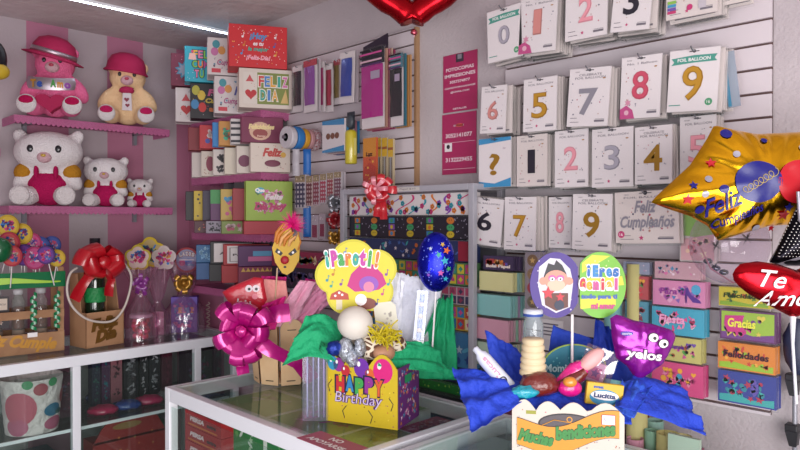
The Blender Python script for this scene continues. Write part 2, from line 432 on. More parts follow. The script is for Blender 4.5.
def card_mesh(w, h, style, seed):
    m = MB(); m.box((0, 0, -h / 2), (w, .0045, h), M_card2 if style == 'cream' else M_card); y = -.0027
    m.rect(-w * .10, -h * .045, w * .10, -h * .03, y, BLK); m.disc(0, -h * .034, w * .035, y, BLK, 8)
    if style == 'banner':
        m.poly([(-w * .46, -h * .24), (-w * .40, -h * .19), (-w * .46, -h * .13), (0, -h * .10), (w * .46, -h * .11), (w * .41, -h * .17), (w * .46, -h * .22), (0, -h * .22)], y, TEAL)
        m.text('FOIL BALLOON', 0, -h * .165, y - .0004, W_, w=w * .66, h=h * .055, bold=.02)
        m.disc(w * .34, -h * .86, w * .075, y, flat('#3b8f62'), 12); m.text('16', w * .34, -h * .86, y - .0004, W_, h=h * .05)
        m.rect(-w * .46, -h * .90, -w * .22, -h * .885, y, TEAL)
    elif style == 'blue':
        m.poly([(-w / 2, 0), (w / 2, 0), (w / 2, -h * .07), (-w / 2, -h * .12)], y, flat('#2b86b8')); m.poly([(-w / 2, -h), (w / 2, -h), (w / 2, -h * .82), (0, -h * .93), (-w / 2, -h * .88)], y, flat('#2b86b8'))
        m.text('foil', w * .30, -h * .22, y - .0004, flat('#7a4a7a'), h=h * .035)
    else:
        m.text({'a': 'FOIL BALLOON', 'fig': 'No. 1 Balloon', 'cream': 'FOIL BALLOON', 'top': 'CELEBRATE\nFOIL BALLOON'}[style], w * .02, -h * (.115 if style != 'top' else .14), y, INK, w=w * .74, h=h * (.035 if style != 'top' else .09), bold=.01)
        m.text('16 inch', -w * .3, -h * .055, y, INK, h=h * .022, bold=.02)
        m.disc(w * .36, -h * .19, w * .04, y, flat('#a07446'), 10, rz=h * .012)
        m.rect(w * .18, -h * .93, w * .42, -h * .895, y, INK); m.rect(w * .20, -h * .885, w * .42, -h * .878, y, INK)
        m.rect(-w * .42, -h * .93, -w * .2, -h * .92, y, INK); m.rect(-w * .42, -h * .86, -w * .25, -h * .85, y, INK)
        if style in ('a', 'cream'): m.star(-w * .08, -h * .90, w * .045, y, MAG)
        m.scatter(-w * .44, -h * .82, w * .44, -h * .17, y, 15, DOTC, w * .028, 'dsd', seed)
        if style == 'fig':
            pk = flat('#b8417e'); m.poly([(-w * .5, -h), (-w * .12, -h), (-w * .18, -h * .86), (-w * .34, -h * .78), (-w * .5, -h * .84)], y - .0003, pk)
            m.star(-w * .3, -h * .74, w * .1, y - .0006, flat('#c9859f'), k=6); m.disc(-w * .33, -h * .9, w * .06, y - .0006, flat('#d7a7b8'))
    return m

def sleeve_mesh(w, h): return MB().box((0, 0, -h * .5 - .002), (w * 1.06, .008, h * 1.07), M_sleeve)

NUMW = dict(zip('0123456789', 'zero one two three four five six seven eight nine'.split()))
def wordy(t): return ' '.join(NUMW.get(q.strip(','), q) + (',' if q.endswith(',') and q.strip(',') in NUMW else '') if q.strip(',') in NUMW else q for q in t.split(' '))
def hang(px, digit, ink, style, label, behind, n=5, d=.12, tilt=0, dw=.42, dh=.42, dz=.52, gap=.011, grp='number balloon packs on the white slatwall', extra=None, name='balloon_pack', cat='balloon pack', fall=0):
    label = wordy(label); behind = wordy(behind)
    c, w, h = pack_rect(*px, d)
    root = thing(name, label, cat, c, 0, grp, rot=(0, tilt, FACE_B))
    card_mesh(w, h, style, int(px[0])).build('card', root)
    if digit:
        m = MB(); m.text(digit, 0, -h * dz, -.0042, ink, w=w * dw, h=h * dh, bold=.02, ext=.0012)
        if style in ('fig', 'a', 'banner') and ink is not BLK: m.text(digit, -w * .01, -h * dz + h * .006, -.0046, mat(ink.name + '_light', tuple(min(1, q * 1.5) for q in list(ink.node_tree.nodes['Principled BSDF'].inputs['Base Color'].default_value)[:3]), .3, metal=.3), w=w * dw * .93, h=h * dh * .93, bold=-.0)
        m.build('printed_numeral', root)
    if extra: mm = MB(); extra(mm, w, h); mm.build('printed_motif', root)
    sleeve_mesh(w, h).build('clear_sleeve', root)
    R = random.Random(int(px[0] * 7 + px[1]))
    proto = None
    for k in range(n):
        xx = c.x + .012 + gap * (k + 1)
        if xx > WB - .022: break
        loc = (xx, c.y + R.uniform(-.005, .005), c.z + R.uniform(-.006, .004) - fall * k)
        if proto is None:
            proto = thing('balloon_pack', behind, 'balloon pack', loc, 0, behind, rot=(0, tilt * .5 + R.uniform(-.03, .03), FACE_B))
            mm = MB().box((0, 0, -h / 2), (w, .0045, h), M_card2); mm.rect(-w * .4, -h * .95, w * .4, -h * .92, -.0027, INK); mm.build('card', proto); sleeve_mesh(w, h).build('clear_sleeve', proto)
        else: dup(proto, loc, rot=(0, tilt * .5 + R.uniform(-.05, .05), FACE_B + R.uniform(-.04, .04)))
    L = WB - .018 - c.x + .03
    mm = MB(); mm.tube([(L, 0, 0), (0, 0, 0), (-.012, 0, .008)], .0022, M_hook, 6); mm.box((L - .002, 0, -.01), (.004, .03, .03), M_hook)
    one(mm, 'slatwall_hook', 'chrome hook carrying the ' + behind.split('behind the ')[-1], 'hook', (c.x - .016, c.y, c.z - h * .034), 0, 'chrome hooks on the slatwall')
    return root, w, h
B_ = 'white pack hanging behind the '
hang((487, 8, 521, 60), '0', SILV, 'banner', 'white balloon pack with a silver 0 and green banner, top row', B_ + 'silver 0 balloon pack', 5, .15, dw=.33, dh=.36, tilt=-.03)
hang((521, -3, 558, 52), '1', ROSE, 'fig', 'white balloon pack with a rose gold 1 and a pink dress, top row', B_ + 'rose gold 1 balloon pack', 7, .15, dw=.22, dh=.46, dz=.45, tilt=.06)
hang((566, -22, 608, 38), '2', PINKP, 'a', 'white balloon pack with a pink 2, cut by the photo top', B_ + 'top pink 2 balloon pack', 7, .15, dw=.34, dh=.42, tilt=.02)
hang((616, -33, 655, 30), '3', BLK, 'a', 'white balloon pack with a black 3, cut by the photo top', B_ + 'black 3 balloon pack', 8, .16, dw=.4, dh=.45, tilt=.10)
def swatches(m, w, h):
    for i, q in enumerate(('#7fae4a', '#3f8fb8', '#6d4fa0', '#b83a6c')): m.box((-w * .38, -.004, -h * (.72 + .055 * i)), (w * .17, .001, h * .045), flat(q))
    m.disc(-w * .02, -h * .85, w * .06, -.0046, MAG); m.rect(w * .15, -h * .9, w * .3, -h * .74, -.0046, flat('#b7afb8'))
hang((667, -45, 718, 16), None, None, 'cream', 'white pack with colour swatches and pink seal, at the photo top', B_ + 'colour swatch balloon pack', 6, .15, tilt=.02, extra=swatches)
hang((722, -50, 750, 3), None, None, 'cream', 'pale pack cut by the photo top, right of the colour swatch pack', B_ + 'pale topmost pack', 1, .1)
hang((482, 86, 507, 133), '6', ROSE, 'a', 'small white balloon pack with a rose gold 6, second row', B_ + 'rose gold 6 balloon pack', 6, .15, dw=.42, dh=.4, tilt=.05, fall=.0)
hang((524, 78, 557, 131), '5', GOLD, 'a', 'white balloon pack with a gold 5, second row', B_ + 'gold 5 balloon pack', 7, .15, dw=.48, dh=.48, tilt=.02)
hang((570, 68, 611, 126), '7', SILV, 'top', 'white balloon pack with a silver 7, second row', B_ + 'silver 7 balloon pack', 6, .15, dw=.46, dh=.46, dz=.58, tilt=.07)
hang((622, 56, 662, 118), '8', REDP, 'fig', 'white balloon pack with a red 8 and a pink dress, second row', B_ + 'red 8 balloon pack', 3, .13, dw=.42, dh=.46, dz=.47, tilt=.04)
hang((670, 49, 720, 111), '9', GOLD, 'banner', 'white balloon pack with a gold 9 and green banner, second row', B_ + 'gold 9 green banner pack', 6, .14, dw=.42, dh=.56, dz=.55, tilt=.06)
hang((479, 138, 511, 187), '?', GOLD, 'blue', 'blue and white balloon pack with a gold question mark', B_ + 'question mark balloon pack', 3, .13, dw=.33, dh=.44, dz=.54, tilt=0)
hang((517, 135, 547, 186), '1', BLK, 'cream', 'cream balloon pack with a black 1, third row', B_ + 'black 1 balloon pack', 6, .14, dw=.24, dh=.46, dz=.52)
hang((555, 130, 588, 187), '2', PINKP, 'a', 'white balloon pack with a pink 2, third row', B_ + 'third-row pink 2 balloon pack', 4, .13, dw=.42, dh=.42, dz=.5)
hang((592, 128, 633, 187), '3', SILV, 'a', 'white balloon pack with a silver 3, third row', B_ + 'silver 3 balloon pack', 4, .13, dw=.38, dh=.42, dz=.5)
hang((635, 126, 672, 184), '4', GOLD, 'top', 'white balloon pack with a gold 4, third row', B_ + 'gold 4 balloon pack', 4, .13, dw=.5, dh=.45, dz=.55)
hang((680, 116, 716, 182), '5', PINKP, 'a', 'white balloon pack with a pink 5, half hidden by the gold star', B_ + 'pink 5 balloon pack', 3, .10, dw=.5, dh=.42, dz=.5)
hang((470, 198, 504, 245), '6', BLK, 'a', 'white balloon pack with a black 6, lowest row', B_ + 'black 6 balloon pack', 4, .15, dw=.42, dh=.4, dz=.5, tilt=.1)
hang((505, 197, 536, 250), '7', GOLD, 'a', 'white balloon pack with a gold 7, lowest row', B_ + 'gold 7 balloon pack', 7, .15, dw=.42, dh=.42, dz=.55, tilt=.02)
hang((549, 197, 572, 248), '8', PINKP, 'a', 'narrow white balloon pack with a pink 8, lowest row', B_ + 'pink 8 balloon pack', 3, .10, dw=.36, dh=.42, dz=.5)
hang((573, 194, 612, 250), '9', GOLD, 'top', 'white balloon pack with a gold 9, lowest row', B_ + 'lowest gold 9 balloon pack', 5, .14, dw=.42, dh=.46, dz=.55, tilt=.02)
def feliz(m, w, h):
    m.text('Feliz', -w * .0, -h * .30, -.0046, SILV, w=w * .36, h=h * .24, bold=.03, shear=.3)
    m.text('Cumpleaños', w * .02, -h * .62, -.0046, SILV, w=w * .86, h=h * .30, bold=.03, shear=.3)
    m.disc(-w * .40, -h * .83, w * .055, -.0046, MAG); m.text('16', -w * .4, -h * .83, -.005, W_, h=h * .06)
    m.scatter(-w * .44, -h * .75, w * .44, -h * .1, -.0042, 26, DOTC, w * .016, 'ds', 3)
hang((614, 191, 677, 243), None, None, 'cream', 'wide white pack with silver Feliz Cumpleaños letters', B_ + 'Feliz Cumpleaños pack', 2, .13, extra=feliz, tilt=-.03)
def kids(m, w, h):
    m.poly([(-w * .46, -h * .04), (w * .46, -h * .04), (w * .46, -h * .6), (-w * .46, -h * .52)], -.0042, flat('#7fa85a'))
    m.poly([(-w * .46, -h * .6), (w * .46, -h * .5), (w * .46, -h * .97), (-w * .46, -h * .97)], -.0046, flat('#c59aa0'))
    m.scatter(-w * .42, -h * .95, w * .42, -h * .5, -.005, 16, [flat('#d8b8a0'), flat('#c86a7a'), flat('#e0cfae')], w * .12, 'ds', 4)
hang((680, 206, 716, 262), None, None, 'cream', 'green and pink printed pack partly behind the clear balloon', B_ + 'green and pink pack', 2, .08, extra=kids)
# silvery edge sheets behind gold 9
c, w_, h_ = pack_rect(722, 52, 734, 108, .07)
m = MB(); m.box((0, 0, -h_ / 2), (w_, .004, h_), mat('silver_sheet', '#a9b4c4', .25, metal=.4)); m.rect(-w_ * .5, -h_ * .98, -w_ * .2, -h_ * .05, -.003, flat('#3f86a8'))
one(m, 'balloon_pack', 'silvery blue pack poking out behind the gold 9 green banner pack', 'balloon pack', c, 0, None, rot=(0, -.12, FACE_B))

# magenta posters between the panels
def poster(px, lines, label, top):
    c, w, h = pack_rect(*px, .004); root = thing('poster', label, 'poster', c, FACE_B, 'magenta shop posters')
    m = MB(); m.box((0, 0, -h / 2), (w, .002, h), mat('poster_magenta', '#a8295c', .35, coat=.4)); m.build('sheet', root)
    m = MB()
    for s, z, hh, ww in lines: m.text(s, 0, -h * z, -.0016, flat('#e6cfd8'), w=w * ww, h=h * hh, bold=.03)
    m.build('white_lettering', root); m = MB(); top(m, w, h); m.build('printed_motif', root)
def t1(m, w, h):
    m.box((0, -.0015, -h * .08), (w * .22, .001, h * .14), flat('#3c3440')); m.box((0, -.002, -h * .06), (w * .12, .001, h * .08), flat('#8a8590'))
poster((443, 53, 477, 111), [('FOTOCOPIAS', .26, .06, .82), ('IMPRESIONES', .37, .06, .9), ('3057374977', .48, .05, .6), ('CASAFIESTAYMANUALIDADES', .58, .03, .9), ('@GMAIL.COM', .66, .04, .55), ('DETALLES', .95, .03, .4)], 'magenta poster reading FOTOCOPIAS IMPRESIONES on the grey wall', t1)
def t2(m, w, h):
    m.rect(-w * .42, -h * .62, -w * .2, -h * .48, -.0016, flat('#e6dfe2')); m.disc(-w * .31, -h * .54, w * .05, -.002, BLK); m.rect(-w * .47, -h * .478, w * .47, -h * .47, -.0016, flat('#d8a8b8')); m.rect(-w * .47, -h * .92, w * .47, -h * .91, -.0016, flat('#d8a8b8'))
    m.disc(w * .02, -h * .2, w * .12, -.0016, flat('#c85a52'), rz=h * .03)
poster((442, 113, 476, 174), [('3052141077', .36, .07, .78), ('3132229455', .76, .07, .78), ('DETALLES', .2, .03, .3)], 'magenta poster with two telephone numbers below the first poster', t2)

# ---------------------------------------------------------------- rack of pastel envelopes, card strips
def slab(name, px, d, colr, label, cat, grp, n=5, dep=.012, tilt=0, art=None, backcols=None, sleeve=True, rz=FACE_B):
    c, w, h = pack_rect(*px, d)
    root = thing(name, label, cat, c, 0, grp, rot=(0, tilt, rz))
    MB().box((0, 0, -h / 2), (w, .010, h), flat(colr)).build('paper', root)
    if art: m = MB(); art(m, w, h); m.build('printed_motif', root)
    if sleeve: sleeve_mesh(w, h).M; MB().box((0, 0, -h * .5), (w * 1.05, .014, h * 1.12), M_sleeve).build('clear_sleeve', root)
    for k in range(n):
        q = (backcols or [colr])[k % len(backcols or [colr])]
        m = MB().box((0, 0, -h / 2), (w, .010, h), flat(q))
        one(m, name, 'pack hanging behind the ' + label.split(',')[0].split(' pack')[0] + ' pack', cat, (c.x + .015 * (k + 1), c.y, c.z - .001 * k), FACE_B, 'packs behind the ' + label.split(',')[0])
    return root, w, h
def hdr(m, w, h):
    m.scatter(-w * .45, -h * .9, w * .45, -h * .1, -.0056, 14, [flat('#b86a2c'), flat('#a33a3a'), flat('#c9a27a'), flat('#5a4a9a')], w * .1, 'dsh', 5)
    m.text('Bolsi Papel', 0, -h * .75, -.0062, flat('#d8c8c0'), w=w * .8, h=h * .3, bold=.05)
slab('envelope_pack', (484, 256, 514, 270), .15, '#3a2d4a', 'dark header card above the yellow envelopes', 'envelope pack', None, 3, art=hdr, backcols=['#3a2d4a', '#4a3a5a'], sleeve=False)
slab('envelope_pack', (480, 272, 513, 291), .15, '#cfc98f', 'pale yellow envelope pack, upper of the pastel stack', 'envelope pack', 'pastel envelope packs', 6, backcols=['#cfc98f', '#8fb8b0', '#9fc0a8'])
slab('envelope_pack', (477, 295, 511, 316), .15, '#7fb8b6', 'pale teal envelope pack below the yellow envelopes', 'envelope pack', 'pastel envelope packs', 6, backcols=['#7fb8b6', '#8fc0b8', '#a08aa8'])
slab('envelope_pack', (475, 319, 509, 340), .15, '#cc93a6', 'pale pink envelope pack below the teal envelopes', 'envelope pack', 'pastel envelope packs', 6, backcols=['#cc93a6', '#c0a0a8', '#8fb8a0'])
slab('envelope_pack', (474, 343, 508, 366), .15, '#a5b8a2', 'pale green envelope pack below the pink envelopes', 'envelope pack', 'pastel envelope packs', 5, backcols=['#a5b8a2', '#b8b0a0'])
def medal(m, w, h):
    for i in range(4):
        m.disc(0, -h * (.14 + .23 * i), w * .36, -.0056, flat(('#7a5a3c', '#8a6a4c', '#a0303c', '#6a5a4a')[i]), 14, rz=h * .1); m.star(0, -h * (.14 + .23 * i), w * .2, -.006, flat('#c8a060'))
slab('sticker_strip', (526, 252, 541, 312), .12, '#8d8088', 'strip of round brown printed stickers beside the envelopes', 'sticker strip', None, 2, art=medal)
m = MB(); c, w_, h_ = pack_rect(541, 320, 563, 340, .12); m.box((0, 0, -h_ / 2), (w_, .003, h_), M_card)
for i in range(4): m.rect(-w_ * .38, -h_ * (.25 + .18 * i), w_ * .3, -h_ * (.18 + .18 * i), -.002, INK)
one(m, 'price_card', 'white price card with grey lines behind the balloon sign stick', 'card', c, FACE_B)

def strip_art(kind):
    def f(m, w, h):
        y = -.0056
        P = {'shoe': ('#c97fa8', ['#9a4a9a', '#4a7fb8', '#d8a0c0', '#7a5aa8']), 'girls': ('#3f9cb8', ['#d04a86', '#e0c8d0', '#a0305a', '#e080a8']), 'plant': ('#b8b06a', ['#5a9a4a', '#c04a8a', '#a05a3a', '#6a4a9a']), 'pink': ('#c8467c', ['#d880a0', '#3f8fb0', '#e0a030', '#a02860']), 'green': ('#8fae3a', ['#b8307a', '#b8307a', '#6a3a7a', '#c8b84a']), 'yellow': ('#b8a82a', ['#3a5a2a', '#7a9a2a', '#b84a2a', '#5a7a2a']), 'orange': ('#c8782a', ['#b83a2a', '#d8a03a', '#8aae2a', '#c85a2a']), 'blue': ('#2f3a86', ['#3a9a9a', '#5a4a9a', '#a0304a', '#2f7a8a']), 'row': ('#4f8fa8', ['#c85a7a', '#d8c0b0', '#8a3a4a', '#c83a5a']), 'comic': ('#b04a50', ['#d8b0a0', '#c83a4a', '#5a8a4a', '#d89a3a'])}[kind]
        m.rect(-w * .47, -h * .95, w * .47, -h * .05, y, flat(P[0]))
        R = random.Random(kind)
        if kind in ('green', 'blue', 'orange', 'yellow'):
            m.poly([(-w * .47, -h * .95), (w * .47, -h * .95), (w * .47, -h * .72), (w * .1, -h * .82), (-w * .2, -h * .7), (-w * .47, -h * .75)], y - .0004, flat(P[1][2] if kind == 'green' else P[1][0] if kind == 'blue' else P[1][2] if kind == 'orange' else P[1][1]))
        m.scatter(-w * .45, -h * .93, w * .45, -h * .07, y - .0008, 26, [flat(q) for q in P[1]], h * .14, 'dshto', kind)
        t = {'orange': ('Felicidades', '#3a1a2a', .8, .26), 'yellow': ('Felicidades', '#2a3a1a', .8, .25), 'girls': ('Fiesta', '#e8a0c8', .5, .3), 'shoe': ('Para ti', '#8a3a8a', .5, .25), 'green': ('Gracias', '#d8d84a', .5, .3), 'plant': ('Feliz Cumple', '#5a2a8a', .5, .25)}.get(kind)
        if kind == 'shoe':                                  # a high heel shoe
            m.poly([(w * .12, -h * .35), (w * .18, -h * .2), (w * .25, -h * .5), (w * .42, -h * .72), (w * .44, -h * .82), (w * .28, -h * .80), (w * .18, -h * .55), (w * .17, -h * .85), (w * .145, -h * .85)], y - .0014, flat('#5a3a8a'))
            m.disc(w * .34, -h * .3, w * .09, y - .0012, flat('#4a9ac0'), 12, rz=h * .2)
        if kind == 'green': m.poly([(-w * .4, -h * .2), (-w * .05, -h * .15), (-w * .1, -h * .5), (0, -h * .7), (-w * .35, -h * .75), (-w * .42, -h * .5)], y - .0012, flat('#b8307a'))
        if t: m.text(t[0], -w * (.0 if t[2] > .6 else .1), -h * .42, y - .002, flat(t[1]), w=w * t[2], h=h * t[3], bold=.03, shear=.1)
    return f
def hdr2(m, w, h): m.scatter(-w * .45, -h * .9, w * .45, -h * .1, -.0056, 20, [flat('#c86a9a'), flat('#5a8ab0'), flat('#d8c0cc'), flat('#9a5a86')], w * .05, 'dsho', 8)
G3 = 'greeting card packs on the wall strips'
slab('card_pack', (655, 262, 700, 279), .09, '#b8909c', 'pink header card topping the middle greeting card strip', 'card pack', G3, 2, art=hdr2)
slab('card_pack', (653, 281, 705, 306), .09, '#c97fa8', 'pink greeting card pack with a purple high heel shoe', 'card pack', G3, 2, art=strip_art('shoe'))
slab('card_pack', (652, 308, 704, 335), .09, '#3f9cb8', 'teal and pink greeting card pack with two figures', 'card pack', G3, 2, art=strip_art('girls'))
slab('card_pack', (655, 337, 701, 361), .09, '#b8b06a', 'yellow green greeting card pack with a potted plant', 'card pack', G3, 2, art=strip_art('plant'))
slab('card_pack', (652, 363, 703, 394), .09, '#c8467c', 'bright pink greeting card pack, lowest of the middle strip', 'card pack', G3, 2, art=strip_art('pink'))
slab('card_pack', (624, 262, 650, 274), .08, '#8a90a8', 'blue grey header card beside the yellow paper roll', 'card pack', G3, 1, art=hdr2)
slab('card_pack', (626, 276, 649, 299), .08, '#b04a50', 'red and green card pack beside the yellow paper roll', 'card pack', G3, 1, art=strip_art('comic'))
slab('card_pack', (626, 301, 649, 325), .08, '#4f8fa8', 'blue card pack beside the yellow paper roll', 'card pack', G3, 1, art=strip_art('row'))
slab('card_pack', (719, 288, 770, 307), .09, '#b8a82a', 'yellow greeting card pack half behind the red heart balloon', 'card pack', G3, 2, art=strip_art('yellow'))
slab('card_pack', (720, 311, 776, 341), .09, '#5a2a5a', 'green and magenta greeting card pack above the Felicidades pack', 'card pack', G3, 2, art=strip_art('green'))
slab('card_pack', (718, 344, 775, 371), .09, '#c8782a', 'orange greeting card pack reading Felicidades', 'card pack', G3, 2, art=strip_art('orange'))
slab('card_pack', (718, 373, 776, 405), .09, '#2f3a86', 'dark blue and teal greeting card pack, lowest on the right', 'card pack', G3, 2, art=strip_art('blue'))

# black stand clips at the picture's right edge
root = thing('wall_stand', 'dark wall stand with two black clips by the red heart balloon string', 'stand', onX(797, 330, WB - .02), FACE_B)
zb = root.location.z
MB().tube([(0, -.015, .06), (0, -.015, -.45)], .006, M_post, 8).build('rod', root)
for yy in (376, 426):
    z = onX(797, yy, WB - .02).z - zb
    m = MB().box((-.004, -.02, z), (.030, .03, .018), K_); m.prism([(-.018, z - .008), (.012, z - .008), (.008, z - .045), (-.008, z - .045)], -.035, -.01, K_)
    m.build('clip', root, bevel=.003)
one(MB().ell((0, -.03, 0), (.03, .02, .07), flat('#252a44'), jit=.2), 'purse', 'dark blue cloth bundle hanging beside the red heart balloon', 'bundle', onX(800, 345, WB - .03), FACE_B)
# ---------------------------------------------------------------- gift boxes on the corner shelves (they face -Y, one behind the other)
def gbox(label, colr, xl, w, y, z, h, dpt, art=None, lid=True, rz=.05, grp='gift boxes on the corner shelves', name='gift_box', side=None):
    w *= .88; dpt *= .78; th = -.5 + (rz - .05)
    root = thing(name, label, 'gift box', (xl, y, z), th, grp)
    m = MB(); m.box((w / 2, dpt / 2, h / 2), (w, dpt, h), flat(colr)); m.build('box_body', root, bevel=.002)
    if lid: MB().box((w / 2, dpt * .8, h / 2), (w + .003, .014, h + .003), flat(side or colr)).build('lid_edge', root)
    if art:
        m = MB(); m.M = Matrix.Translation((w / 2, 0, 0)); art(m, w, h); m.build('printed_front', root)
    return root
y0 = -.0008
def a_hoy(m, w, h):
    m.scatter(-w * .47, h * .05, w * .47, h * .95, y0, 60, [flat('#e8c8c0'), flat('#e8b050'), flat('#3f9ac0'), W_], w * .014, 'ds', 2)
    m.text('¡Hoy', 0, h * .72, y0 * 2, flat('#4a86b8'), w=w * .3, h=h * .2, bold=.05, shear=.2)
    m.text('es tu', 0, h * .56, y0 * 2, flat('#e8d8dc'), w=w * .18, h=h * .09, bold=.04, shear=.2)
    m.text('la mejor', 0, h * .42, y0 * 2, flat('#3f9a8a'), w=w * .36, h=h * .13, bold=.04, shear=.2)
    m.text('¡Feliz Día!', 0, h * .22, y0 * 2, flat('#e8a0b0'), w=w * .42, h=h * .14, bold=.04, shear=.2)
    for x, z, k in ((-.28, .7, '#e8d8dc'), (.28, .72, '#e8d8dc'), (-.3, .3, '#3f8ac0'), (.28, .3, '#d8a040'), (.26, .5, '#3a5aa0'), (-.26, .5, '#c87a30')): m.scatter(w * x - .012, h * z - .012, w * x + .016, h * z + .016, y0 * 2, 1, [flat(k)], w * .06, 'n', 3)
def a_cyan(m, w, h):
    ms = [flat(q) for q in ('#e8c040', '#e07aa0', '#7ab84a', '#e88040', '#b84a8a', '#8a5ab0')]
    m.ctext('FELIZ', -w * .06, h * .78, y0 * 2, ms, w * .56, h * .22, outline=flat('#2a3a50')); m.ctext('CUMPLE', w * .0, h * .5, y0 * 2, ms[2:] + ms, w * .7, h * .2, outline=flat('#2a3a50')); m.ctext('TU DIA', 0, h * .23, y0 * 2, ms[1:], w * .6, h * .22, outline=flat('#2a3a50'))
    m.poly([(-w * .42, h * .62), (-w * .26, h * .62), (-w * .28, h * .8), (-w * .4, h * .8)], y0 * 3, flat('#e8b8b0')); m.disc(-w * .34, h * .85, w * .03, y0 * 3, flat('#d04a6a'))
    m.scatter(-w * .47, h * .05, w * .47, h * .95, y0, 26, [W_], w * .012, 'd', 3)
def a_music(m, w, h):
    for x, z, q in ((-.33, .82, '#3f8a96'), (-.22, .66, '#c88a4a'), (-.36, .62, '#b86a9a')): m.disc(w * x, h * z, w * .075, y0 * 2, flat(q), 14, rz=w * .085)
    m.text('Feliz', w * .12, h * .62, y0 * 2, flat('#4a4a8a'), w=w * .45, h=h * .25, bold=.04, shear=.3); m.text('Cumpleaños', w * .0, h * .32, y0 * 2, flat('#a04a7a'), w=w * .62, h=h * .2, bold=.03, shear=.3)
    m.rect(-w * .42, h * .06, -w * .24, h * .17, y0 * 2, flat('#c03a4a')); m.rect(w * .24, h * .06, w * .4, h * .17, y0 * 2, flat('#c03a4a'))
    m.scatter(-w * .45, h * .05, w * .46, h * .95, y0, 26, [flat('#4a4a5a'), flat('#7a3a5a'), flat('#6a8aa0')], w * .035, 'nnd', 4)
def a_heart(m, w, h):
    m.heart(-w * .25, h * .36, w * .13, y0 * 2, flat('#b02a30')); m.star(-w * .26, h * .68, w * .12, y0 * 2, flat('#b84048'), k=3); m.scatter(-w * .45, h * .05, w * .46, h * .95, y0, 26, [flat('#7a6a5a'), flat('#5a8a8a')], w * .02, 'd', 4)
def a_black(m, w, h):
    for x, z, q in ((-.38, .8, '#a8a03a'), (-.26, .66, '#c8a83a'), (-.4, .4, '#3a78a8'), (-.24, .32, '#b82a2a')): m.disc(w * x, h * z, w * .085, y0 * 2, flat(q), 14, rz=w * .11)
    m.text('Feliz', w * .12, h * .75, y0 * 2, flat('#b84a7a'), w=w * .5, h=h * .2, bold=.05, shear=.2); m.text('Cumple', w * .1, h * .5, y0 * 2, flat('#b8a03a'), w=w * .55, h=h * .18, bold=.05, shear=.2); m.text('años', w * .1, h * .28, y0 * 2, flat('#b8602a'), w=w * .4, h=h * .15, bold=.05)
    m.scatter(-w * .46, h * .05, w * .46, h * .95, y0, 34, [flat('#b8b0b8'), flat('#c8a03a'), flat('#b83a5a')], w * .016, 'ds', 5)
def a_maroon(m, w, h):
    m.star(-w * .2, h * .5, w * .22, y0, flat('#3a7a96'), k=9, q=.6); m.star(-w * .2, h * .5, w * .16, y0 * 2, flat('#8a8a9a'), k=9, q=.6); m.scatter(-w * .46, h * .05, w * .46, h * .95, y0, 34, [flat('#c8b0b8'), flat('#b8506a'), flat('#3a8a9a')], w * .02, 'dst', 5)
def a_feliz(m, w, h):
    m.rect(-w * .42, h * .1, w * .44, h * .9, y0, flat('#76803c'))
    m.rect(-w * .42, h * .1, -w * .16, h * .9, y0 * 1.5, flat('#d0c4bc')); m.heart(-w * .28, h * .35, w * .11, y0 * 2, flat('#b0262e')); m.star(-w * .3, h * .72, w * .09, y0 * 2, flat('#b84a50'), k=3)
    ms = [flat(q) for q in ('#c03a3a', '#4a7ab8', '#d89a3a', '#3a9a8a', '#c86aa0')]
    m.ctext('FELIZ', w * .14, h * .68, y0 * 3, ms, w * .56, h * .27, outline=flat('#e0d8d0')); m.ctext('DIA', w * .06, h * .33, y0 * 3, [ms[3], ms[1], ms[2]], w * .34, h * .27, outline=flat('#e0d8d0'))
    m.poly([(w * .28, h * .14), (w * .43, h * .14), (w * .38, h * .5)], y0 * 2.5, flat('#c8a86a')); m.scatter(-w * .4, h * .12, w * .42, h * .88, y0 * 1.8, 20, [flat('#d8c8a0'), flat('#c05050')], w * .012, 'ds', 7)
UP, LO = 2.015 + .187, 2.016
gbox('cream gift box reading FELIZ DIA with a red heart', '#cdbfb6', 1.655, .275, 2.70, LO, .182, .19, a_feliz)
gbox('white gift box with balloons and notes, behind the FELIZ DIA box', '#c9bfc0', 1.66, .265, 2.93, LO, .18, .2, a_music)
gbox('black gift box with coloured balloons on the top shelf', '#1d1820', 1.66, .26, 3.17, LO, .18, .14, a_black)
gbox('white gift box with a red heart, leftmost of the lower layer', '#c8bcbc', 1.66, .25, 3.33, LO, .18, .14, a_heart)
gbox('bright red gift box with a Feliz Día greeting, topmost', '#c2202a', 1.615, .30, 2.72, UP, .195, .2, a_hoy)
gbox('white gift box with balloons and notes, behind the bright red box', '#c9bfc0', 1.635, .27, 2.95, UP, .18, .2, a_music)
gbox('cyan gift box with multicoloured capital letters', '#2f9fb4', 1.635, .27, 3.18, UP, .18, .13, a_cyan)
gbox('maroon gift box with a pale starburst, leftmost of the upper layer', '#6a1c38', 1.635, .26, 3.33, UP, .17, .14, a_maroon)
def a_felicis(m, w, h):
    m.text('Feliz', w * .05, h * .68, y0 * 2, flat('#b0302c'), w=w * .5, h=h * .3, bold=.05, shear=.3); m.ell((w * .05, y0 * 2, h * .3), (w * .2, .0006, h * .12), flat('#6a1c3c')); m.scatter(-w * .46, h * .05, w * .46, h * .95, y0, 30, [flat('#b0302c'), flat('#8a5a3a'), flat('#6a1c3c')], w * .018, 'dho', 6)
    m.disc(w * .32, h * .6, w * .07, y0 * 2, flat('#c89a3a'))
def a_cake(m, w, h):
    m.disc(-w * .05, h * .45, w * .26, y0, flat('#c8a088'), 18, rz=h * .36); m.disc(-w * .05, h * .36, w * .18, y0 * 1.5, flat('#8a3a3a'), 14, rz=h * .18); m.text('Felicidades', -w * .02, h * .62, y0 * 2, flat('#e0c890'), w=w * .62, h=h * .2, bold=.06, shear=.2); m.text('hoy', -w * .02, h * .25, y0 * 2, flat('#d8b0a0'), w=w * .2, h=h * .1, bold=.04)
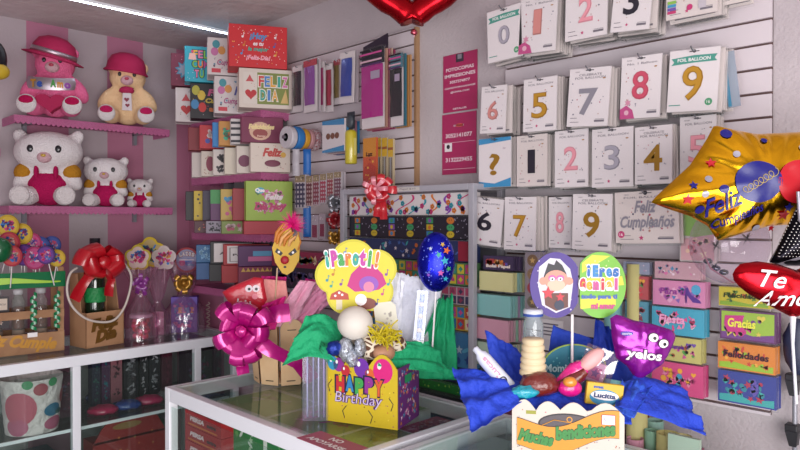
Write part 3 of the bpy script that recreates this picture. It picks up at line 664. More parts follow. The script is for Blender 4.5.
def a_dots(ca, cb, sd=1, n=26, k='dsh', r=.05):
    def f(m, w, h): m.scatter(-w * .46, h * .05, w * .46, h * .95, y0, n, [flat(ca), flat(cb)], w * r, k, sd)
    return f
L2 = 1.7225; U2 = L2 + .139
gbox('cream gift box with red lettering, front of the second shelf', '#cdbfb4', 1.715, .21, 2.70, L2, .136, .11, a_felicis)
for lab, c, yy, art, sd in (('cream gift box with a round purple print, behind the red lettered box', '#c9bdb4', 2.82, lambda m, w, h: m.disc(-w * .3, h * .45, w * .16, y0, flat('#6a2a4a'), 14), '#c9bdb4'), ('plain cream gift box with one red side edge', '#cabfb0', 2.93, lambda m, w, h: m.rect(-w * .12, 0, -w * .02, h, y0, flat('#b03028')), '#c9bdb4'), ('cream gift box with black hearts', '#c9bdb8', 3.04, a_dots('#2a2028', '#2a2028', 3, 20, 'h', .08), '#c9bdb4'), ('cream dotted gift box with a maroon oval', '#c5b9ae', 3.16, lambda m, w, h: (m.disc(-w * .25, h * .5, w * .12, y0 * 2, flat('#7a1c3c'), 14, rz=h * .3), a_dots('#8a7a5a', '#9a6a5a', 3, 30, 'd', .03)(m, w, h)), '#c9bdb4'), ('plain cream gift box, leftmost on the second shelf', '#c0b4b0', 3.26, None, '#b9aeb0')):
    gbox(lab, c, 1.715, .205, yy, L2, .13, .09, art, side=sd)
gbox('magenta gift box with a cream cake print and lettering', '#6e1440', 1.688, .22, 2.735, U2, .12, .09, a_cake)
for lab, c, yy, art in (('black and white zebra striped gift box', '#c8c0c0', 2.83, lambda m, w, h: [m.poly([(-w * .5, h * q), (w * .5, h * (q + .06)), (w * .5, h * (q + .14)), (-w * .5, h * (q + .1))], y0, BLK) for q in (.05, .3, .55, .78)]), ('orange printed gift box with a rainbow', '#b8803c', 2.94, a_dots('#3a9a7a', '#c03a4a', 5, 24, 'do', .1)), ('bright blue gift box on the second shelf', '#2a78b8', 3.0, None), ('red gift box with a blue and white print', '#b02830', 3.13, a_dots('#3a4a9a', '#c8b0b0', 6, 24, 'hd', .1)), ('dark red gift box, leftmost of its layer', '#7a1c28', 3.25, None)):
    gbox(lab, c, 1.69, .215, yy, U2, .12, .05 if 'bright blue' in lab else .09, art, side=c)
F3 = 1.4305; M3 = F3 + .064
for lab, c, yy, dp, art in (('flat red box under the green gift box', '#a02030', 2.70, .18, None), ('flat box with a green and pink pattern', '#6f7f3a', 2.90, .14, a_dots('#b8a0a0', '#a03a5a', 5, 24, 'sd', .08)), ('flat box with a grey maze pattern', '#8a8090', 3.05, .11, a_dots('#2a2430', '#2a2430', 9, 60, 'td', .04)), ('flat maroon box with tiny gold dots', '#4a1828', 3.17, .16, a_dots('#b8903a', '#a84a4a', 4, 30, 'd', .03))):
    gbox(lab, c, 1.68, .245, yy, F3, .062, dp, art, lid=False)
def a_green(m, w, h):
    m.scatter(-w * .35, h * .15, w * .38, h * .85, y0, 60, [flat('#d8c8c8'), flat('#c86a9a'), flat('#b84a7a'), flat('#4a6a3a'), flat('#e0a0b8')], w * .07, 'dsho', 8)
    m.disc(-w * .2, h * .76, w * .1, y0 * 1.6, flat('#4aa0b8'), 14, rz=h * .08); m.text('Que', -w * .2, h * .76, y0 * 2, W_, w=w * .2, h=h * .12, bold=.05); m.text('Feliz', w * .1, h * .6, y0 * 2, flat('#e0d0d4'), w=w * .4, h=h * .14, bold=.05, shear=.2); m.text('Día Hoy', w * .02, h * .33, y0 * 2, flat('#b02860'), w=w * .7, h=h * .22, bold=.06, shear=.3)
gbox('lime green gift box with pink lettering, behind the pink feather', '#8fa83c', 1.69, .245, 2.70, M3, .185, .12, a_green)
for lab, c, yy, art in (('plain red box behind the lime green box', '#8e1c28', 2.84, None), ('yellow box with pink and blue owl prints', '#b89a4a', 2.95, a_dots('#b84a7a', '#3a86b0', 5, 18, 'dh', .12)), ('purple box with a green band', '#5a2a5a', 3.05, lambda m, w, h: m.rect(-w * .5, h * .55, w * .5, h, y0, flat('#3a8a4a'))), ('dark violet box on the third shelf', '#2c1e3a', 3.13, None), ('yellow box with black dots', '#c0a42c', 3.22, a_dots('#2a2420', '#2a2420', 5, 22, 'd', .06)), ('black box, leftmost on the third shelf', '#1c161c', 3.31, None)):
    gbox(lab, c, 1.705, .21, yy, M3, .155, .075, art, lid=False)
F4 = 1.1465
gbox('flat dark red box at the bottom of the low shelf', '#6e1a24', 1.66, .27, 2.72, F4, .045, .5, None, lid=False)
L4 = F4 + .047; 
def sign(t, bg='#d0c8c8', fr=True):
    def f(m, w, h):
        m.rect(-w * .42, h * .08, w * .42, h * .92, y0, flat(bg))
        if fr: m.rect(-w * .37, h * .16, w * .37, h * .84, y0 * 1.5, flat('#5a4a4c')); m.rect(-w * .35, h * .18, w * .35, h * .82, y0 * 2, flat(bg))
        for i, q in enumerate(t): m.text(q, 0, h * (.7 - .22 * i), y0 * 3, flat('#3a2c30'), w=w * (.3 if i != 1 else .6), h=h * .13, bold=.04)
    return f
def logo(m, w, h): m.disc(0, h * .3, w * .07, y0, flat('#c8c0c4'), 10, rz=h * .05)
for lab, c, yy, z, h, art, dp in (('pink box with a gold chevron band', '#7a2444', 2.74, L4, .085, lambda m, w, h: [m.star(-w * .4 + w * .1 * i, h * .8, w * .06, y0, flat('#c8a04a'), k=3) for i in range(9)], .1), ('red box with a small white logo', '#a01c26', 2.89, L4, .085, logo, .1), ('black box with a small white logo', '#17141c', 3.01, L4, .085, logo, .1), ('plain blue box on the low shelf', '#1f4f86', 3.14, L4, .085, None, .1),
        ('purple box with a teal and pink print on the low shelf', '#4e1a56', 2.74, L4 + .087, .095, lambda m, w, h: (m.rect(-w * .2, h * .5, w * .25, h * .75, y0, flat('#4a8ab0')), m.rect(-w * .3, h * .25, w * .2, h * .48, y0, flat('#b85a8a'))), .1), ('red box labelled HAZ TU PAREJO SORPRESA', '#a21f28', 2.875, L4 + .087, .10, sign(['HAZ TU', 'PAREJO', 'SORPRESA']), .1), ('black box with a white label, behind the labelled red box', '#17141c', 3.0, L4 + .087, .11, sign(['ES', 'AMOR'], fr=False), .1), ('blue box with a pale lattice pattern', '#1f5c8e', 3.14, L4 + .087, .09, a_dots('#8ab0c8', '#6a9ac0', 5, 60, 't', .05), .1)):
    gbox(lab, c, 1.675, .25, yy, z, h, dp, art, lid=False, side=c)
# low grey shelf with long boxes right of the corner shelves
root = thing('wall_shelf', 'plain grey shelf carrying two long flat boxes behind the crate', 'shelf', (WB, 2.38, 1.19), FACE_B)
MB().box((0, -.085, -.008), (.52, .16, .016), M_post).build('board', root); MB().box((0, -.02, -.04), (.3, .03, .05), M_post).build('bracket', root)
def longbox(label, c, z, h, sd, cols):
    m = MB(); m.box((0, .055, h / 2), (.50, .11, h), flat(c)); m.scatter(-.24, .005, .24, h - .005, -.001, 60, [flat(q) for q in cols], .02, 'dsth', sd)
    one(m, 'flat_box', label, 'box', (1.785, 2.38, z), FACE_B)
longbox('long dark flat box with a pale print, lower on the grey shelf', '#2c2436', 1.1905, .095, 3, ['#5a3a5a', '#7a6a8a', '#3a3a6a'])
longbox('long colourful printed flat box, upper on the grey shelf', '#8a2a4a', 1.286, .07, 4, ['#c8a04a', '#c04a8a', '#4a8a8a', '#d8c0a0', '#a03a3a'])

# ---------------------------------------------------------------- left slatwall: metallic curtains, ribbons
def film(px, d, colr, label, n=0, others=(), header='#d0c6c8', tilt=0, grp='metallic curtain packs on the left slatwall', hh=.12, full=False, gap=.014):
    c, w, h = pack_rect(*px, d)
    root = thing('curtain_pack', label, 'curtain pack', c, 0, grp, rot=(0, tilt, FACE_B))
    m = MB().box((0, 0, -h / 2), (w, .004, h), flat('#c9bfc2')); m.box((0, -.001, -h * hh / 2), (w, .005, h * hh), flat(header)); m.build('backing_card', root)
    def f(u, v):
        x = (u - .5) * w * (.98 if full else .78); z = -h * (hh + .01) - v * h * (.86 - hh)
        return (x, -.006 - .004 * sin(pi * u) - .003 * noise.noise(Vector((x * 90, z * 25, c.y * 9))), z)
    MB().grid(f, 8, 16, mat('film_' + colr.strip('#'), colr, .28, metal=.35, coat=.5)).build('foil_film', root)
    if full:
        m = MB()
        for i, q in enumerate(('#1c1a22', '#c04a8a', '#241a2c', '#c9a0b0', '#4a2a5a')): m.box((0, -.013, -h * (.02 + .045 * i)), (w * .98, .001, h * .022), flat(q))
        m.box((w * .2, -.013, -h * .34), (w * .4, .001, h * .1), flat('#9a8aa0')); m.build('printed_label', root)
    MB().box((0, -.002, -h / 2), (w * 1.03, .018, h * 1.03), M_sleeve).build('clear_sleeve', root)
    MB().tube([(0, WB - .02 - c.x, -h * .03), (0, -.012, -h * .03), (0, -.016, -h * .015)], .002, M_hook, 6).build('hang_hook', root)
    for k, (q, lab) in enumerate(others):
        one(MB().box((0, 0, -h / 2), (w, .008, h), mat('film_' + q.strip('#'), q, .35, metal=.4)), 'curtain_pack', lab, 'curtain pack', (min(c.x + .016 + gap * k, WB - .022), c.y, c.z - .004 * (k % 2)), FACE_B, grp)
film((293, 66, 303, 112), .12, '#1c1a26', 'narrow black curtain pack nearest the gift boxes', others=[('#b8b0b8', 'silvery pack beside the narrow black curtain pack')])
film((304, 60, 317, 112), .16, '#8a4a9c', 'purple metallic curtain pack with a red header', header='#a8283c', others=[('#c8bcc4', 'pale pack behind the purple curtain pack')])
film((318, 62, 325, 112), .12, '#a8286c', 'narrow magenta curtain pack beside the purple one')
film((326, 64, 333, 112), .10, '#a02040', 'narrow crimson curtain pack left of the gold one')
film((334, 60, 341, 104), .08, '#7a6424', 'narrow gold curtain pack left of the blue one', header='#a02838')
film((341, 52, 355, 103), .15, '#1f3f9c', 'tilted blue metallic curtain pack', tilt=.04, others=[('#c0b4bc', 'pale pack behind the blue curtain pack')])
film((362, 49, 384, 128), .14, '#b01c86', 'large magenta metallic curtain pack with striped header', full=True, hh=.2, header='#221c28', others=[('#c89a8a', 'peach sheet pack behind the large magenta pack'), ('#b86a7a', 'rose sheet pack behind the large magenta pack'), ('#d0b0a0', 'cream sheet pack behind the large magenta pack'), ('#a83a6a', 'dark pink sheet pack behind the large magenta pack')])
film((391, 54, 403, 126), .12, '#14121c', 'black metallic curtain pack with striped header', full=True, hh=.2, header='#4a7a8a', others=[('#3a7a8c', 'teal sheet pack behind the black pack'), ('#b8844a', 'orange sheet pack behind the black pack'), ('#c89a6a', 'tan sheet pack behind the black pack')])
c, w_, h_ = pack_rect(363, 40, 387, 54, .13)
one(MB().prism([(-w_ / 2, -h_), (w_ / 2, -h_ * .75), (w_ / 2, h_ * .25), (-w_ / 2, -h_ * .3)], 0, .006, flat('#281c2e')), 'curtain_pack', 'dark header card sticking up above the large magenta pack', 'curtain pack', c + Vector((.0, 0, 0)), FACE_B)

# ribbon spools threaded on a rod
def spool(x, r, wd, col, label, flange='#b8b0b4', pat=None):
    root = thing('ribbon_spool', label, 'ribbon spool', (x, 2.44, 1.862), 0, 'ribbon spools on the rod')
    Rm = Matrix.Rotation(pi / 2, 3, 'Y')
    m = MB().lathe([(r * .34, -wd / 2), (r * .95, -wd / 2), (r, -wd * .3), (r, wd * .3), (r * .95, wd / 2), (r * .34, wd / 2)], (0, 0, 0), col, 26, False, R=Rm); m.build('wound_ribbon', root)
    MB().lathe([(r * .36, -wd * .52), (r * .36, wd * .52), (r * .26, wd * .52), (r * .26, -wd * .52), (r * .36, -wd * .52)], (0, 0, 0), flat(flange), 20, R=Rm).build('spool_core', root)
SP = [(1.745, .050, .03, flat('#bdb6bc'), 'white ribbon spool, outermost on the rod'), (1.782, .052, .036, flat('#2c6fb0'), 'bright blue ribbon spool'), (1.82, .047, .026, flat('#c8922c'), 'yellow orange ribbon spool'), (1.85, .046, .022, flat('#b8888c'), 'pink patterned ribbon spool'), (1.88, .05, .03, mat('dotted_ribbon', '#c8c0c4', .5, var=(160, '#9a2a3a')), 'white and red dotted ribbon spool, nearest the wall')]
for a in SP: spool(*a)
one(MB().tube([(1.715, 2.44, 1.862), (1.92, 2.44, 1.862)], .008, M_hook, 8), 'spool_rod', 'metal rod carrying the ribbon spools', 'rod', (0, 0, 0))
def strip(x, y, z0, z1, wd, col, label):
    one(MB().grid(lambda u, v: ((u - .5) * wd, .004 * sin(v * 9) , -v * (z0 - z1)), 2, 14, col), 'hanging_ribbon', label, 'ribbon', (x, y, z0), -pi / 4, solid=.0008)
p = onX(307, 149, 1.80); strip(p.x, p.y, p.z, onX(307, 237, 1.80).z, .034, flat('#1f5fa8'), 'bright blue ribbon hanging straight down from its spool')
p = onX(296, 149, 1.745); strip(p.x, p.y, p.z, onX(295, 176, 1.745).z, .03, flat('#a8a2aa'), 'white ribbon hanging down from its spool')

# brown boxed item pack, yellow spray can, sparklers
def bowtie(m, w, h):
    m.poly([(-w / 2, -h), (w / 2, -h), (w / 2, -h * .82), (-w / 2, -h * .93)], -.0056, flat('#2a78a8')); m.poly([(-w / 2, 0), (w / 2, 0), (w / 2, -h * .2), (-w / 2, -h * .12)], -.0056, flat('#2a78a8'))
    for i in range(3): m.disc(-w * .22 + w * .2 * i, -h * .5, w * .1, -.006, flat('#6a3c28'), 12, rz=h * .1)
slab('photo_prop_pack', (323, 120, 345, 152), .14, '#c9c0c4', 'white and blue pack with a brown printed garland', 'party pack', None, 5, art=bowtie, backcols=['#2a78a8', '#a87a7a', '#c0b4b8', '#9a6a7a'])
c, w_, h_ = pack_rect(346, 130, 356, 164, .12); root = thing('spray_can', 'yellow foam spray tube hanging under the blue curtain pack', 'spray can', (c.x, c.y, c.z - h_), 0)
YL = gloss('#b8a82c')
MB().lathe([(w_ * .36, 0), (w_ * .4, .004), (w_ * .4, h_ * .9), (w_ * .33, h_ * .97), (w_ * .2, h_)], (0, 0, 0), YL, 18).build('can_body', root)
MB().box((0, 0, h_ * .5), (w_ * .2, w_ * .82, h_ * .5), flat('#c8bc6a')).build('printed_label', root)
c2, w2, h2 = pack_rect(347, 112, 356, 131, .12); m = MB().box((0, 0, h_ + h2 * .5), (.004, w_ * .7, h2 * .9), flat('#2c3038')); m.ell((-.006, 0, h_ + h2 * .45), (.012, w_ * .36, h2 * .36), flat('#3a4048')); m.build('hang_card', root)
def spk(m, w, h):
    m.rect(-w * .5, -h * .35, w * .5, 0, -.0056, flat('#c07c18')); m.poly([(-w * .5, -h), (w * .5, -h), (w * .5, -h * .55), (0, -h * .45), (-w * .5, -h * .6)], -.006, flat('#a8301c')); m.scatter(-w * .4, -h * .95, w * .4, -h * .3, -.0064, 12, [flat('#d8a83a'), flat('#7a1c1c'), flat('#3a2a3a')], w * .1, 'sd', 4)
    m.text('Luz', 0, -h * .3, -.007, flat('#4a1c14'), w=w * .5, h=h * .08, bold=.05)
slab('sparkler_pack', (364, 138, 377, 192), .12, '#b84a20', 'orange and red sparkler pack, first of its row', 'sparkler pack', 'sparkler packs', 0, art=spk)
def spk2(m, w, h):
    m.rect(-w * .5, -h * .36, w * .5, 0, -.0056, flat('#c09a1c')); m.rect(-w * .5, -h * .22, w * .5, -h * .17, -.006, flat('#8a4a1c'))
    for i in (-1, 0, 1): m.rect(w * (.27 * i - .08), -h * .98, w * (.27 * i + .08), -h * .37, -.006, flat(('#20202c', '#7a8494', '#2c2c3a')[i + 1]))
for k, px in enumerate(((377, 138, 382, 190), (383, 138, 388, 189), (389, 139, 394, 189))):
    slab('sparkler_pack', px, .09, '#b8a888', 'yellow topped sparkler pack with dark sticks, %s' % ('beside the orange pack', 'middle of the yellow ones', 'rightmost of the yellow ones')[k], 'sparkler pack', 'sparkler packs', 0, art=spk2)
# plaid ribbon rolls
def plaid(cw, cs):
    def f(m, w, h):
        m.rect(-w * .5, -h * .22, w * .5, 0, -.0056, flat('#8c7a5c')); m.scatter(-w * .45, -h * .2, w * .45, -h * .02, -.006, 8, [flat('#4a3a3a'), flat('#c8b8a0')], w * .1, 'dh', 2)
        for i in range(5): m.rect(-w * .48, -h * (.34 + .14 * i), w * .48, -h * (.27 + .14 * i), -.006, flat(cs))
        for i in range(3): m.rect(w * (-.42 + .32 * i), -h * .98, w * (-.28 + .32 * i), -h * .24, -.0064, flat(cs))
    return f
for px, a, b, lab in (((296, 175, 306, 208), '#b8b0b8', '#2a2c4a', 'navy plaid ribbon roll pack, nearest the gift boxes'), ((307, 176, 313, 206), '#b8a0a0', '#5a2028', 'brown plaid ribbon roll pack beside the navy plaid'), ((314, 175, 320, 205), '#b0a0a8', '#7a2a3c', 'maroon plaid ribbon roll pack'), ((321, 174, 327, 203), '#b8b0b8', '#9a3048', 'pink checked ribbon roll pack'), ((328, 173, 334, 200), '#b8a8a8', '#8a2838', 'red checked ribbon roll pack'), ((335, 172, 342, 198), '#b0a8b0', '#6a3a4a', 'mauve checked ribbon roll pack beside the display case')):
    slab('ribbon_pack', px, .15, a, lab, 'ribbon pack', 'plaid ribbon roll packs', 1, art=plaid(a, b))
for px, lab in (((304, 216, 311, 240), 'maroon clip trio piece under the navy plaid'), ((312, 215, 319, 240), 'maroon clip card crossed by the blue ribbon'), ((320, 214, 326, 239), 'maroon hair clip sheet nearest the red bow')):
    slab('hair_clip_pack', px, .12, '#a89aa4', lab, 'small pack', 'small packs under the plaid ribbons', 1, art=lambda m, w, h: (m.rect(-w * .35, -h * .9, w * .35, -h * .4, -.006, flat('#7a2040')), m.scatter(-w * .4, -h * .35, w * .4, -h * .05, -.006, 5, [flat('#d0c8cc')], w * .15, 'd', 1)))

# pull bows
def bow(name, label, loc, rad, wd, matl, n=9, rz=FACE_C, tilt=0, tails=(), knot=True, grp=None, cat='bow', seed=1, flatk=.75, zk=1.0):
    """a bow of ribbon loops around a centre, tails hanging; local front is -y"""
    root = thing(name, label, cat, loc, rz, grp, rot=(tilt, 0, rz)); R = random.Random(seed)
    for k in range(n):
        an = 2 * pi * k / n + R.uniform(-.15, .15); el = R.uniform(.05, .85); rr = rad * R.uniform(.72, 1.15)
        d = Vector((cos(an) * cos(el), -sin(el) * flatk, zk * sin(an) * cos(el))); side = Vector((-sin(an), 0, cos(an))); nrm = d.cross(side).normalized(); hh = rr * .32
        def f(u, v, d=d, side=side, nrm=nrm, rr=rr, hh=hh):
            t = u; al = rr * sin(pi * t) ** .8; up = hh * sin(2 * pi * t)
            wv = (v - .5) * wd * (.35 + .65 * sin(pi * t) ** .5)
            return d * al + nrm * up + side * wv + d * (.05 * rr * sin(v * pi))
        MB().grid(f, 14, 4, matl).build('loop', root)
    if knot: MB().ell((0, -rad * .28, 0), (wd * .42, wd * .3, wd * .4), matl, jit=.2).build('knot', root)
    for pts, tw in tails:
        P = [Vector(p) for p in pts]
        def g(u, v, P=P, tw=tw):
            s = u * (len(P) - 1); i = min(int(s), len(P) - 2); q = s - i; p = P[i].lerp(P[i + 1], q)
            t = (P[i + 1] - P[i]).normalized(); sd = t.cross(Vector((0, 1, .15))).normalized()
            return p + sd * (v - .5) * tw * (1 + .1 * sin(u * 9)) + Vector((0, .006 * sin(v * pi) - .01 * sin(u * 7), 0))
        MB().grid(g, 8 * (len(P) - 1), 4, matl).build('tail', root)
    return root
bow('gift_bow', 'silver grey star bow hanging beside the plaid ribbons', onX(337, 203, 1.80), .045, .014, mat('silver_ribbon', '#7f8088', .3, metal=.6), 12, grp='loose bows on the left slatwall', seed=3)
bow('gift_bow', 'dark red bow hanging above the gold bow', onX(336, 219, 1.80), .045, .018, mat('red_ribbon_dark', '#8a1420', .35, coat=.5), 10, grp='loose bows on the left slatwall', seed=4)
bow('gift_bow', 'gold bow hanging lowest beside the yellow sign', onX(337, 238, 1.80), .045, .016, mat('gold_ribbon', '#a87c34', .3, metal=.6), 10, grp='loose bows on the left slatwall', seed=5)
# ---------------------------------------------------------------- plush toys on the left wall
def fur(h, name): return mat('plush_' + name, h, .95, bump=(140, .9, .01), spec=.1)
def plush(label, loc, H, furc, rz, head=(.27, .23, .22), hz=.68, ears='round', pads=None, muzzle=None, cloth=None, sleeves=None, extra=None, grp=None, eyes=.05, nose='#b02a4a'):
    root = thing('plush_toy', label, 'plush toy', loc, rz, grp)
    F = fur(furc[0], furc[1]); m = MB(); S = H
    def e(c, r, mm=F, R=None, mb=m): mb.ell([q * S for q in c], [q * S for q in r], mm, R=R)
    e((0, 0, .27), (.24, .2, .26)); e((0, -.02, hz), head)
    for s in (-1, 1):
        e((s * head[0] * .82, .0, hz + head[2] * .78), (.085, .06, .085))
        e((s * .27, -.06, .36), (.10, .10, .19), R=Matrix.Rotation(s * -.55, 3, 'Y'))
        e((s * .21, -.2, .12), (.125, .20, .12), R=Matrix.Rotation(s * .25, 3, 'Z'))
    m.build('plush_body', root, remesh=H * .03)
    for s in (-1, 1):
        q = MB(); e((s * .255, -.37, .125), (.115, .035, .115), fur('#d8cfd0', 'pad'), mb=q); q.build('foot_pad', root)
        if pads: q = MB(); e((s * .255, -.385, .165), (.085, .028, .06), fur(pads, 'pad_' + pads.strip('#')), mb=q); q.build('toe_patch', root)
        q = MB(); e((s * head[0] * .38, -.02 - head[1] * .90, hz + .02), (eyes * .5, .02, eyes * .62), gloss('#15121a'), mb=q); q.build('eye', root)
    if muzzle: q = MB(); e((0, -.02 - head[1] * .88, hz - head[2] * .32), (.085, .06, .07), fur(muzzle, 'muzzle'), mb=q); q.build('muzzle', root)
    q = MB(); e((0, -.02 - head[1] * .88 - (.06 if muzzle else .02), hz - head[2] * .25), (.03, .02, .02), gloss(nose), mb=q); q.build('nose', root)
    if cloth:
        C = fur(cloth, 'cloth_' + cloth.strip('#')); q = MB(); e((0, -.015, .24), (.262, .222, .235), C, mb=q)
        for s in (-1, 1): e((s * .11, -.17, .42), (.03, .05, .09), C, mb=q)
        q.build('overalls', root)
    if sleeves:
        for s in (-1, 1): q = MB(); e((s * .27, -.06, .42), (.115, .115, .12), fur(sleeves, 'sleeve'), R=Matrix.Rotation(s * -.55, 3, 'Y'), mb=q); q.build('sleeve', root)
    if extra: extra(root, S, hz, head)
    return root
M_hat = mat('hat_felt', '#a5154a', .8, bump=(200, .4, .004))
def hat(root, S, hz, head, tilt, brim, dome, band=True):
    q = MB(); R = Matrix.Rotation(tilt, 3, 'Y') @ Matrix.Rotation(.12, 3, 'X'); c = Vector((-.02 * S, -.02 * S, (hz + head[2] * .52) * S))
    q.lathe([(brim * S, -.03 * S), (brim * S * 1.01, -.02 * S), (dome * S * 1.08, .01 * S), (dome * S * 1.03, .10 * S), (dome * S * .85, .19 * S), (dome * S * .45, .245 * S), (0, .26 * S)], c, M_hat, 28, R=R)
    q.lathe([(brim * S, -.032 * S), (dome * S, -.002 * S)], c, M_hat, 28, R=R); h = q.build('hat', root)
    if band: MB().lathe([(dome * S * 1.10, .012 * S), (dome * S * 1.08, .07 * S)], c, foil('#b8a8b0', .35), 28, R=R).build('hat_band', h)
def bear1(root, S, hz, head):
    hat(root, S, hz, head, .25, .36, .25)
    def sash(u, v):
        a = (u - .5) * 2.1; r = .285 + .02 * sin(v * pi)
        return (r * sin(a) * 1.05 * S, (-.16 - r * cos(a) * .62) * S, (.40 + .10 * (v - .5) * 1.5 - .04 * cos(a * 1.2) + .02) * S)
    MB().grid(sash, 18, 4, foil('#b4a8b0', .4)).build('silver_sash', root)
    q = MB(); q.warp = lambda p: Vector((p.x, -.16 * S - .292 * S * cos(math.asin(max(-1, min(1, p.x / (.31 * S))))) * .63 - .004, p.z))
    q.ctext('Te Amo', 0, .385 * S, 0, [flat(k) for k in ('#b07a2a', '#2a4a9a', '#8a3a9a', '#3a8a3a', '#c0802a', '#8a3a9a')], .46 * S, .10 * S, bold=.06); q.build('rainbow_lettering', root)
    q = MB(); q.prism([(.17 * S * 16 / 16 * sin(t) ** 3, .16 * S + .13 * S * (13 * cos(t) - 5 * cos(2 * t) - 2 * cos(3 * t) - cos(4 * t)) / 16) for t in (2 * pi * i / 24 for i in range(24))], -.33 * S, -.2 * S, M_hat); q.build('plush_heart', root, bevel=.01)
def bear2(root, S, hz, head):
    hat(root, S, hz, head, .12, .30, .25, band=False)
    q = MB(); q.ell((0, -.24 * S, .47 * S), (.10 * S, .05 * S, .055 * S), M_hat, jit=.2); q.build('neck_bow', root)
    q = MB(); q.prism([(-.06 * S, .18 * S), (.07 * S, .18 * S), (.06 * S, .42 * S), (-.05 * S, .42 * S)], -.31 * S, -.30 * S, flat('#c8bcc0'))
    q.heart(0, .33 * S, .035 * S, -.312 * S, flat('#7a1030')); q.heart(.01 * S, .25 * S, .03 * S, -.312 * S, flat('#7a1030')); q.build('gift_tag', root)
ZS1 = (onY(15, 113, WA - .2).z + onY(169, 130, WA - .2).z) / 2 - .003; ZS2 = 1.565
def sitY(px, Y, z): p = onY(px, 150, Y); return (p.x, Y, z + .001)
plush('large pink teddy bear with a wide magenta hat and Te Amo sash', sitY(56, 3.53, ZS1), .385, ('#e8709c', 'pink'), -.5, pads='#b0184e', muzzle='#d0a8b0', extra=bear1, head=(.24, .21, .20), hz=.68, grp='plush toys on the wall shelves')
plush('cream teddy bear with a magenta cap and a heart tag', sitY(128, 3.54, ZS1), .37, ('#ecc79c', 'cream'), -.45, pads='#b8245a', muzzle='#e8d0c4', extra=bear2, head=(.25, .21, .20), hz=.68, grp='plush toys on the wall shelves')
for px, H, lab, Y in ((49, .385, 'largest white plush toy in magenta overalls and yellow sleeves', 3.53), (106, .27, 'middle-sized white plush toy in magenta overalls', 3.55), (140, .165, 'smallest white plush toy, at the shelf end', 3.60)):
    plush(lab, sitY(px, Y, ZS2), H, ('#e4dcde', 'white'), -.5, head=(.41, .28, .265), hz=.68, muzzle='#d0c8cc', cloth='#b01c56', sleeves='#b8802a' if H > .2 else '#b01c56', nose='#c09a2a', eyes=.075, grp='plush toys on the wall shelves')

# ---------------------------------------------------------------- goods on the long left counter
M_kraft = mat('kraft_board', '#b78a66', .7, var=(9, '#a97d5b')); M_wood = mat('crate_wood', '#a9805c', .7, var=(14, '#94694a')); M_pine = mat('laser_cut_plywood', '#e8c69a', .6, var=(12, '#dcb486')); M_burn = flat('#3a241a')
M_cello = clear('cellophane', '#f4d4e6', .09, .10, 2.2)
def onC(px, py): return onZ(px, py, .899)
def frm(px0, py0, px1, py1):
    a = onC(px0, py0); b = onC(px1, py1); return a, b, (b - a).length, atan2(b.y - a.y, b.x - a.x)
def lolly(label, loc, r, cols, art=None, rz=FACE_C, stick=.12, shape='disc', grp='printed lollipop signs', tilt=0, name='lollipop_sign'):
    root = thing(name, label, 'lollipop sign', loc, 0, grp, rot=(0, tilt, rz)); m = MB()
    if shape == 'disc': P = [(r * cos(2 * pi * i / 28), r * sin(2 * pi * i / 28)) for i in range(28)]
    else: P = [(r * (.80 + .20 * abs(cos(2.5 * t))) * cos(t + pi / 2), r * (.80 + .20 * abs(cos(2.5 * t))) * sin(t + pi / 2)) for t in (2 * pi * i / 60 for i in range(60))]
    m.prism(P, -.003, .003, flat(cols[0])); m.poly([(a * .84, b * .84) for a, b in P], -.0036, flat(cols[1])); m.build('sign_board', root)
    m = MB(); (art or (lambda mm: mm.scatter(-r * .72, -r * .66, r * .72, r * .66, -.0042, 30, [flat(q) for q in cols[2:]] + [flat('#c83a7a'), flat('#3a7ac0')], r * .22, 'dsho', label)))(m); m.build('printed_motif', root)
    if stick: MB().tube([(0, .005, 0), (0, .005, -r - stick)], .0025, flat('#d8d0d0'), 6).build('stick', root)
    return root

# crate with jars (front plane faces the shop)
a, b, wc, ac = frm(0, 357, 64, 350); a = a + (a - b).normalized() * .14; wc += .14
root = thing('wooden_crate', 'wooden caddy crate with green ribbon and gold lettering, at the photo edge', 'crate', a, ac)
H = .385; D = .17
for x in (.012, wc - .012): 
    for y in (.006, D - .006): MB().box((x, y, H / 2), (.024, .012, H), M_wood).build('post', root)
for z, h in ((.045, .09), (.175, .035)):
    MB().box((wc / 2, -.002, z), (wc, .008, h), M_wood).build('plank', root); MB().box((wc / 2, D, z), (wc, .008, h), M_wood).build('plank', root)
    for x in (.002, wc - .002): MB().box((x, D / 2, z), (.008, D, h), M_wood).build('plank', root)
MB().box((wc / 2, D / 2, .006), (wc - .02, D - .01, .012), M_wood).build('base_board', root)
GR = mat('green_ribbon', '#0f7a4a', .3, coat=.6); LG = mat('lime_ribbon', '#9ac81e', .35, coat=.4)
for x0, x1, y in ((-.004, wc + .004, -.012),):
    MB().box((wc / 2, -.010, H - .055), (wc + .01, .003, .07), clear('green_tint_ribbon', '#2f9a62', .45, .1, 1.4)).build('sheer_ribbon', root)
    MB().grid(lambda u, v: (wc * (.18 + u * .78), -.016, H - .06 + (v - .5) * .036 * (1 - u * .85) + .006 * sin(u * 5)), 12, 3, LG, solid=.0) if False else MB().grid(lambda u, v: (wc * (.18 + u * .78), -.016, H - .06 + (v - .5) * .036 * (1 - u * .85) + .006 * sin(u * 5)), 12, 3, LG).build('lime_ribbon', root)
m = MB().text('¡Feliz Cumple', wc * .5, .055, -.008, mat('gold_wood', '#b88224', .5, metal=.2), w=wc * .85, h=.07, bold=.05, shear=.3, rot=-.16, ext=.003); m.build('gold_lettering', root)
MB().rect(wc * .62, .075, wc * .72, .095, -.012, W_).build('price_tag', root)
ja = Vector((cos(ac), sin(ac), 0)); jb = Vector((-sin(ac), cos(ac), 0))
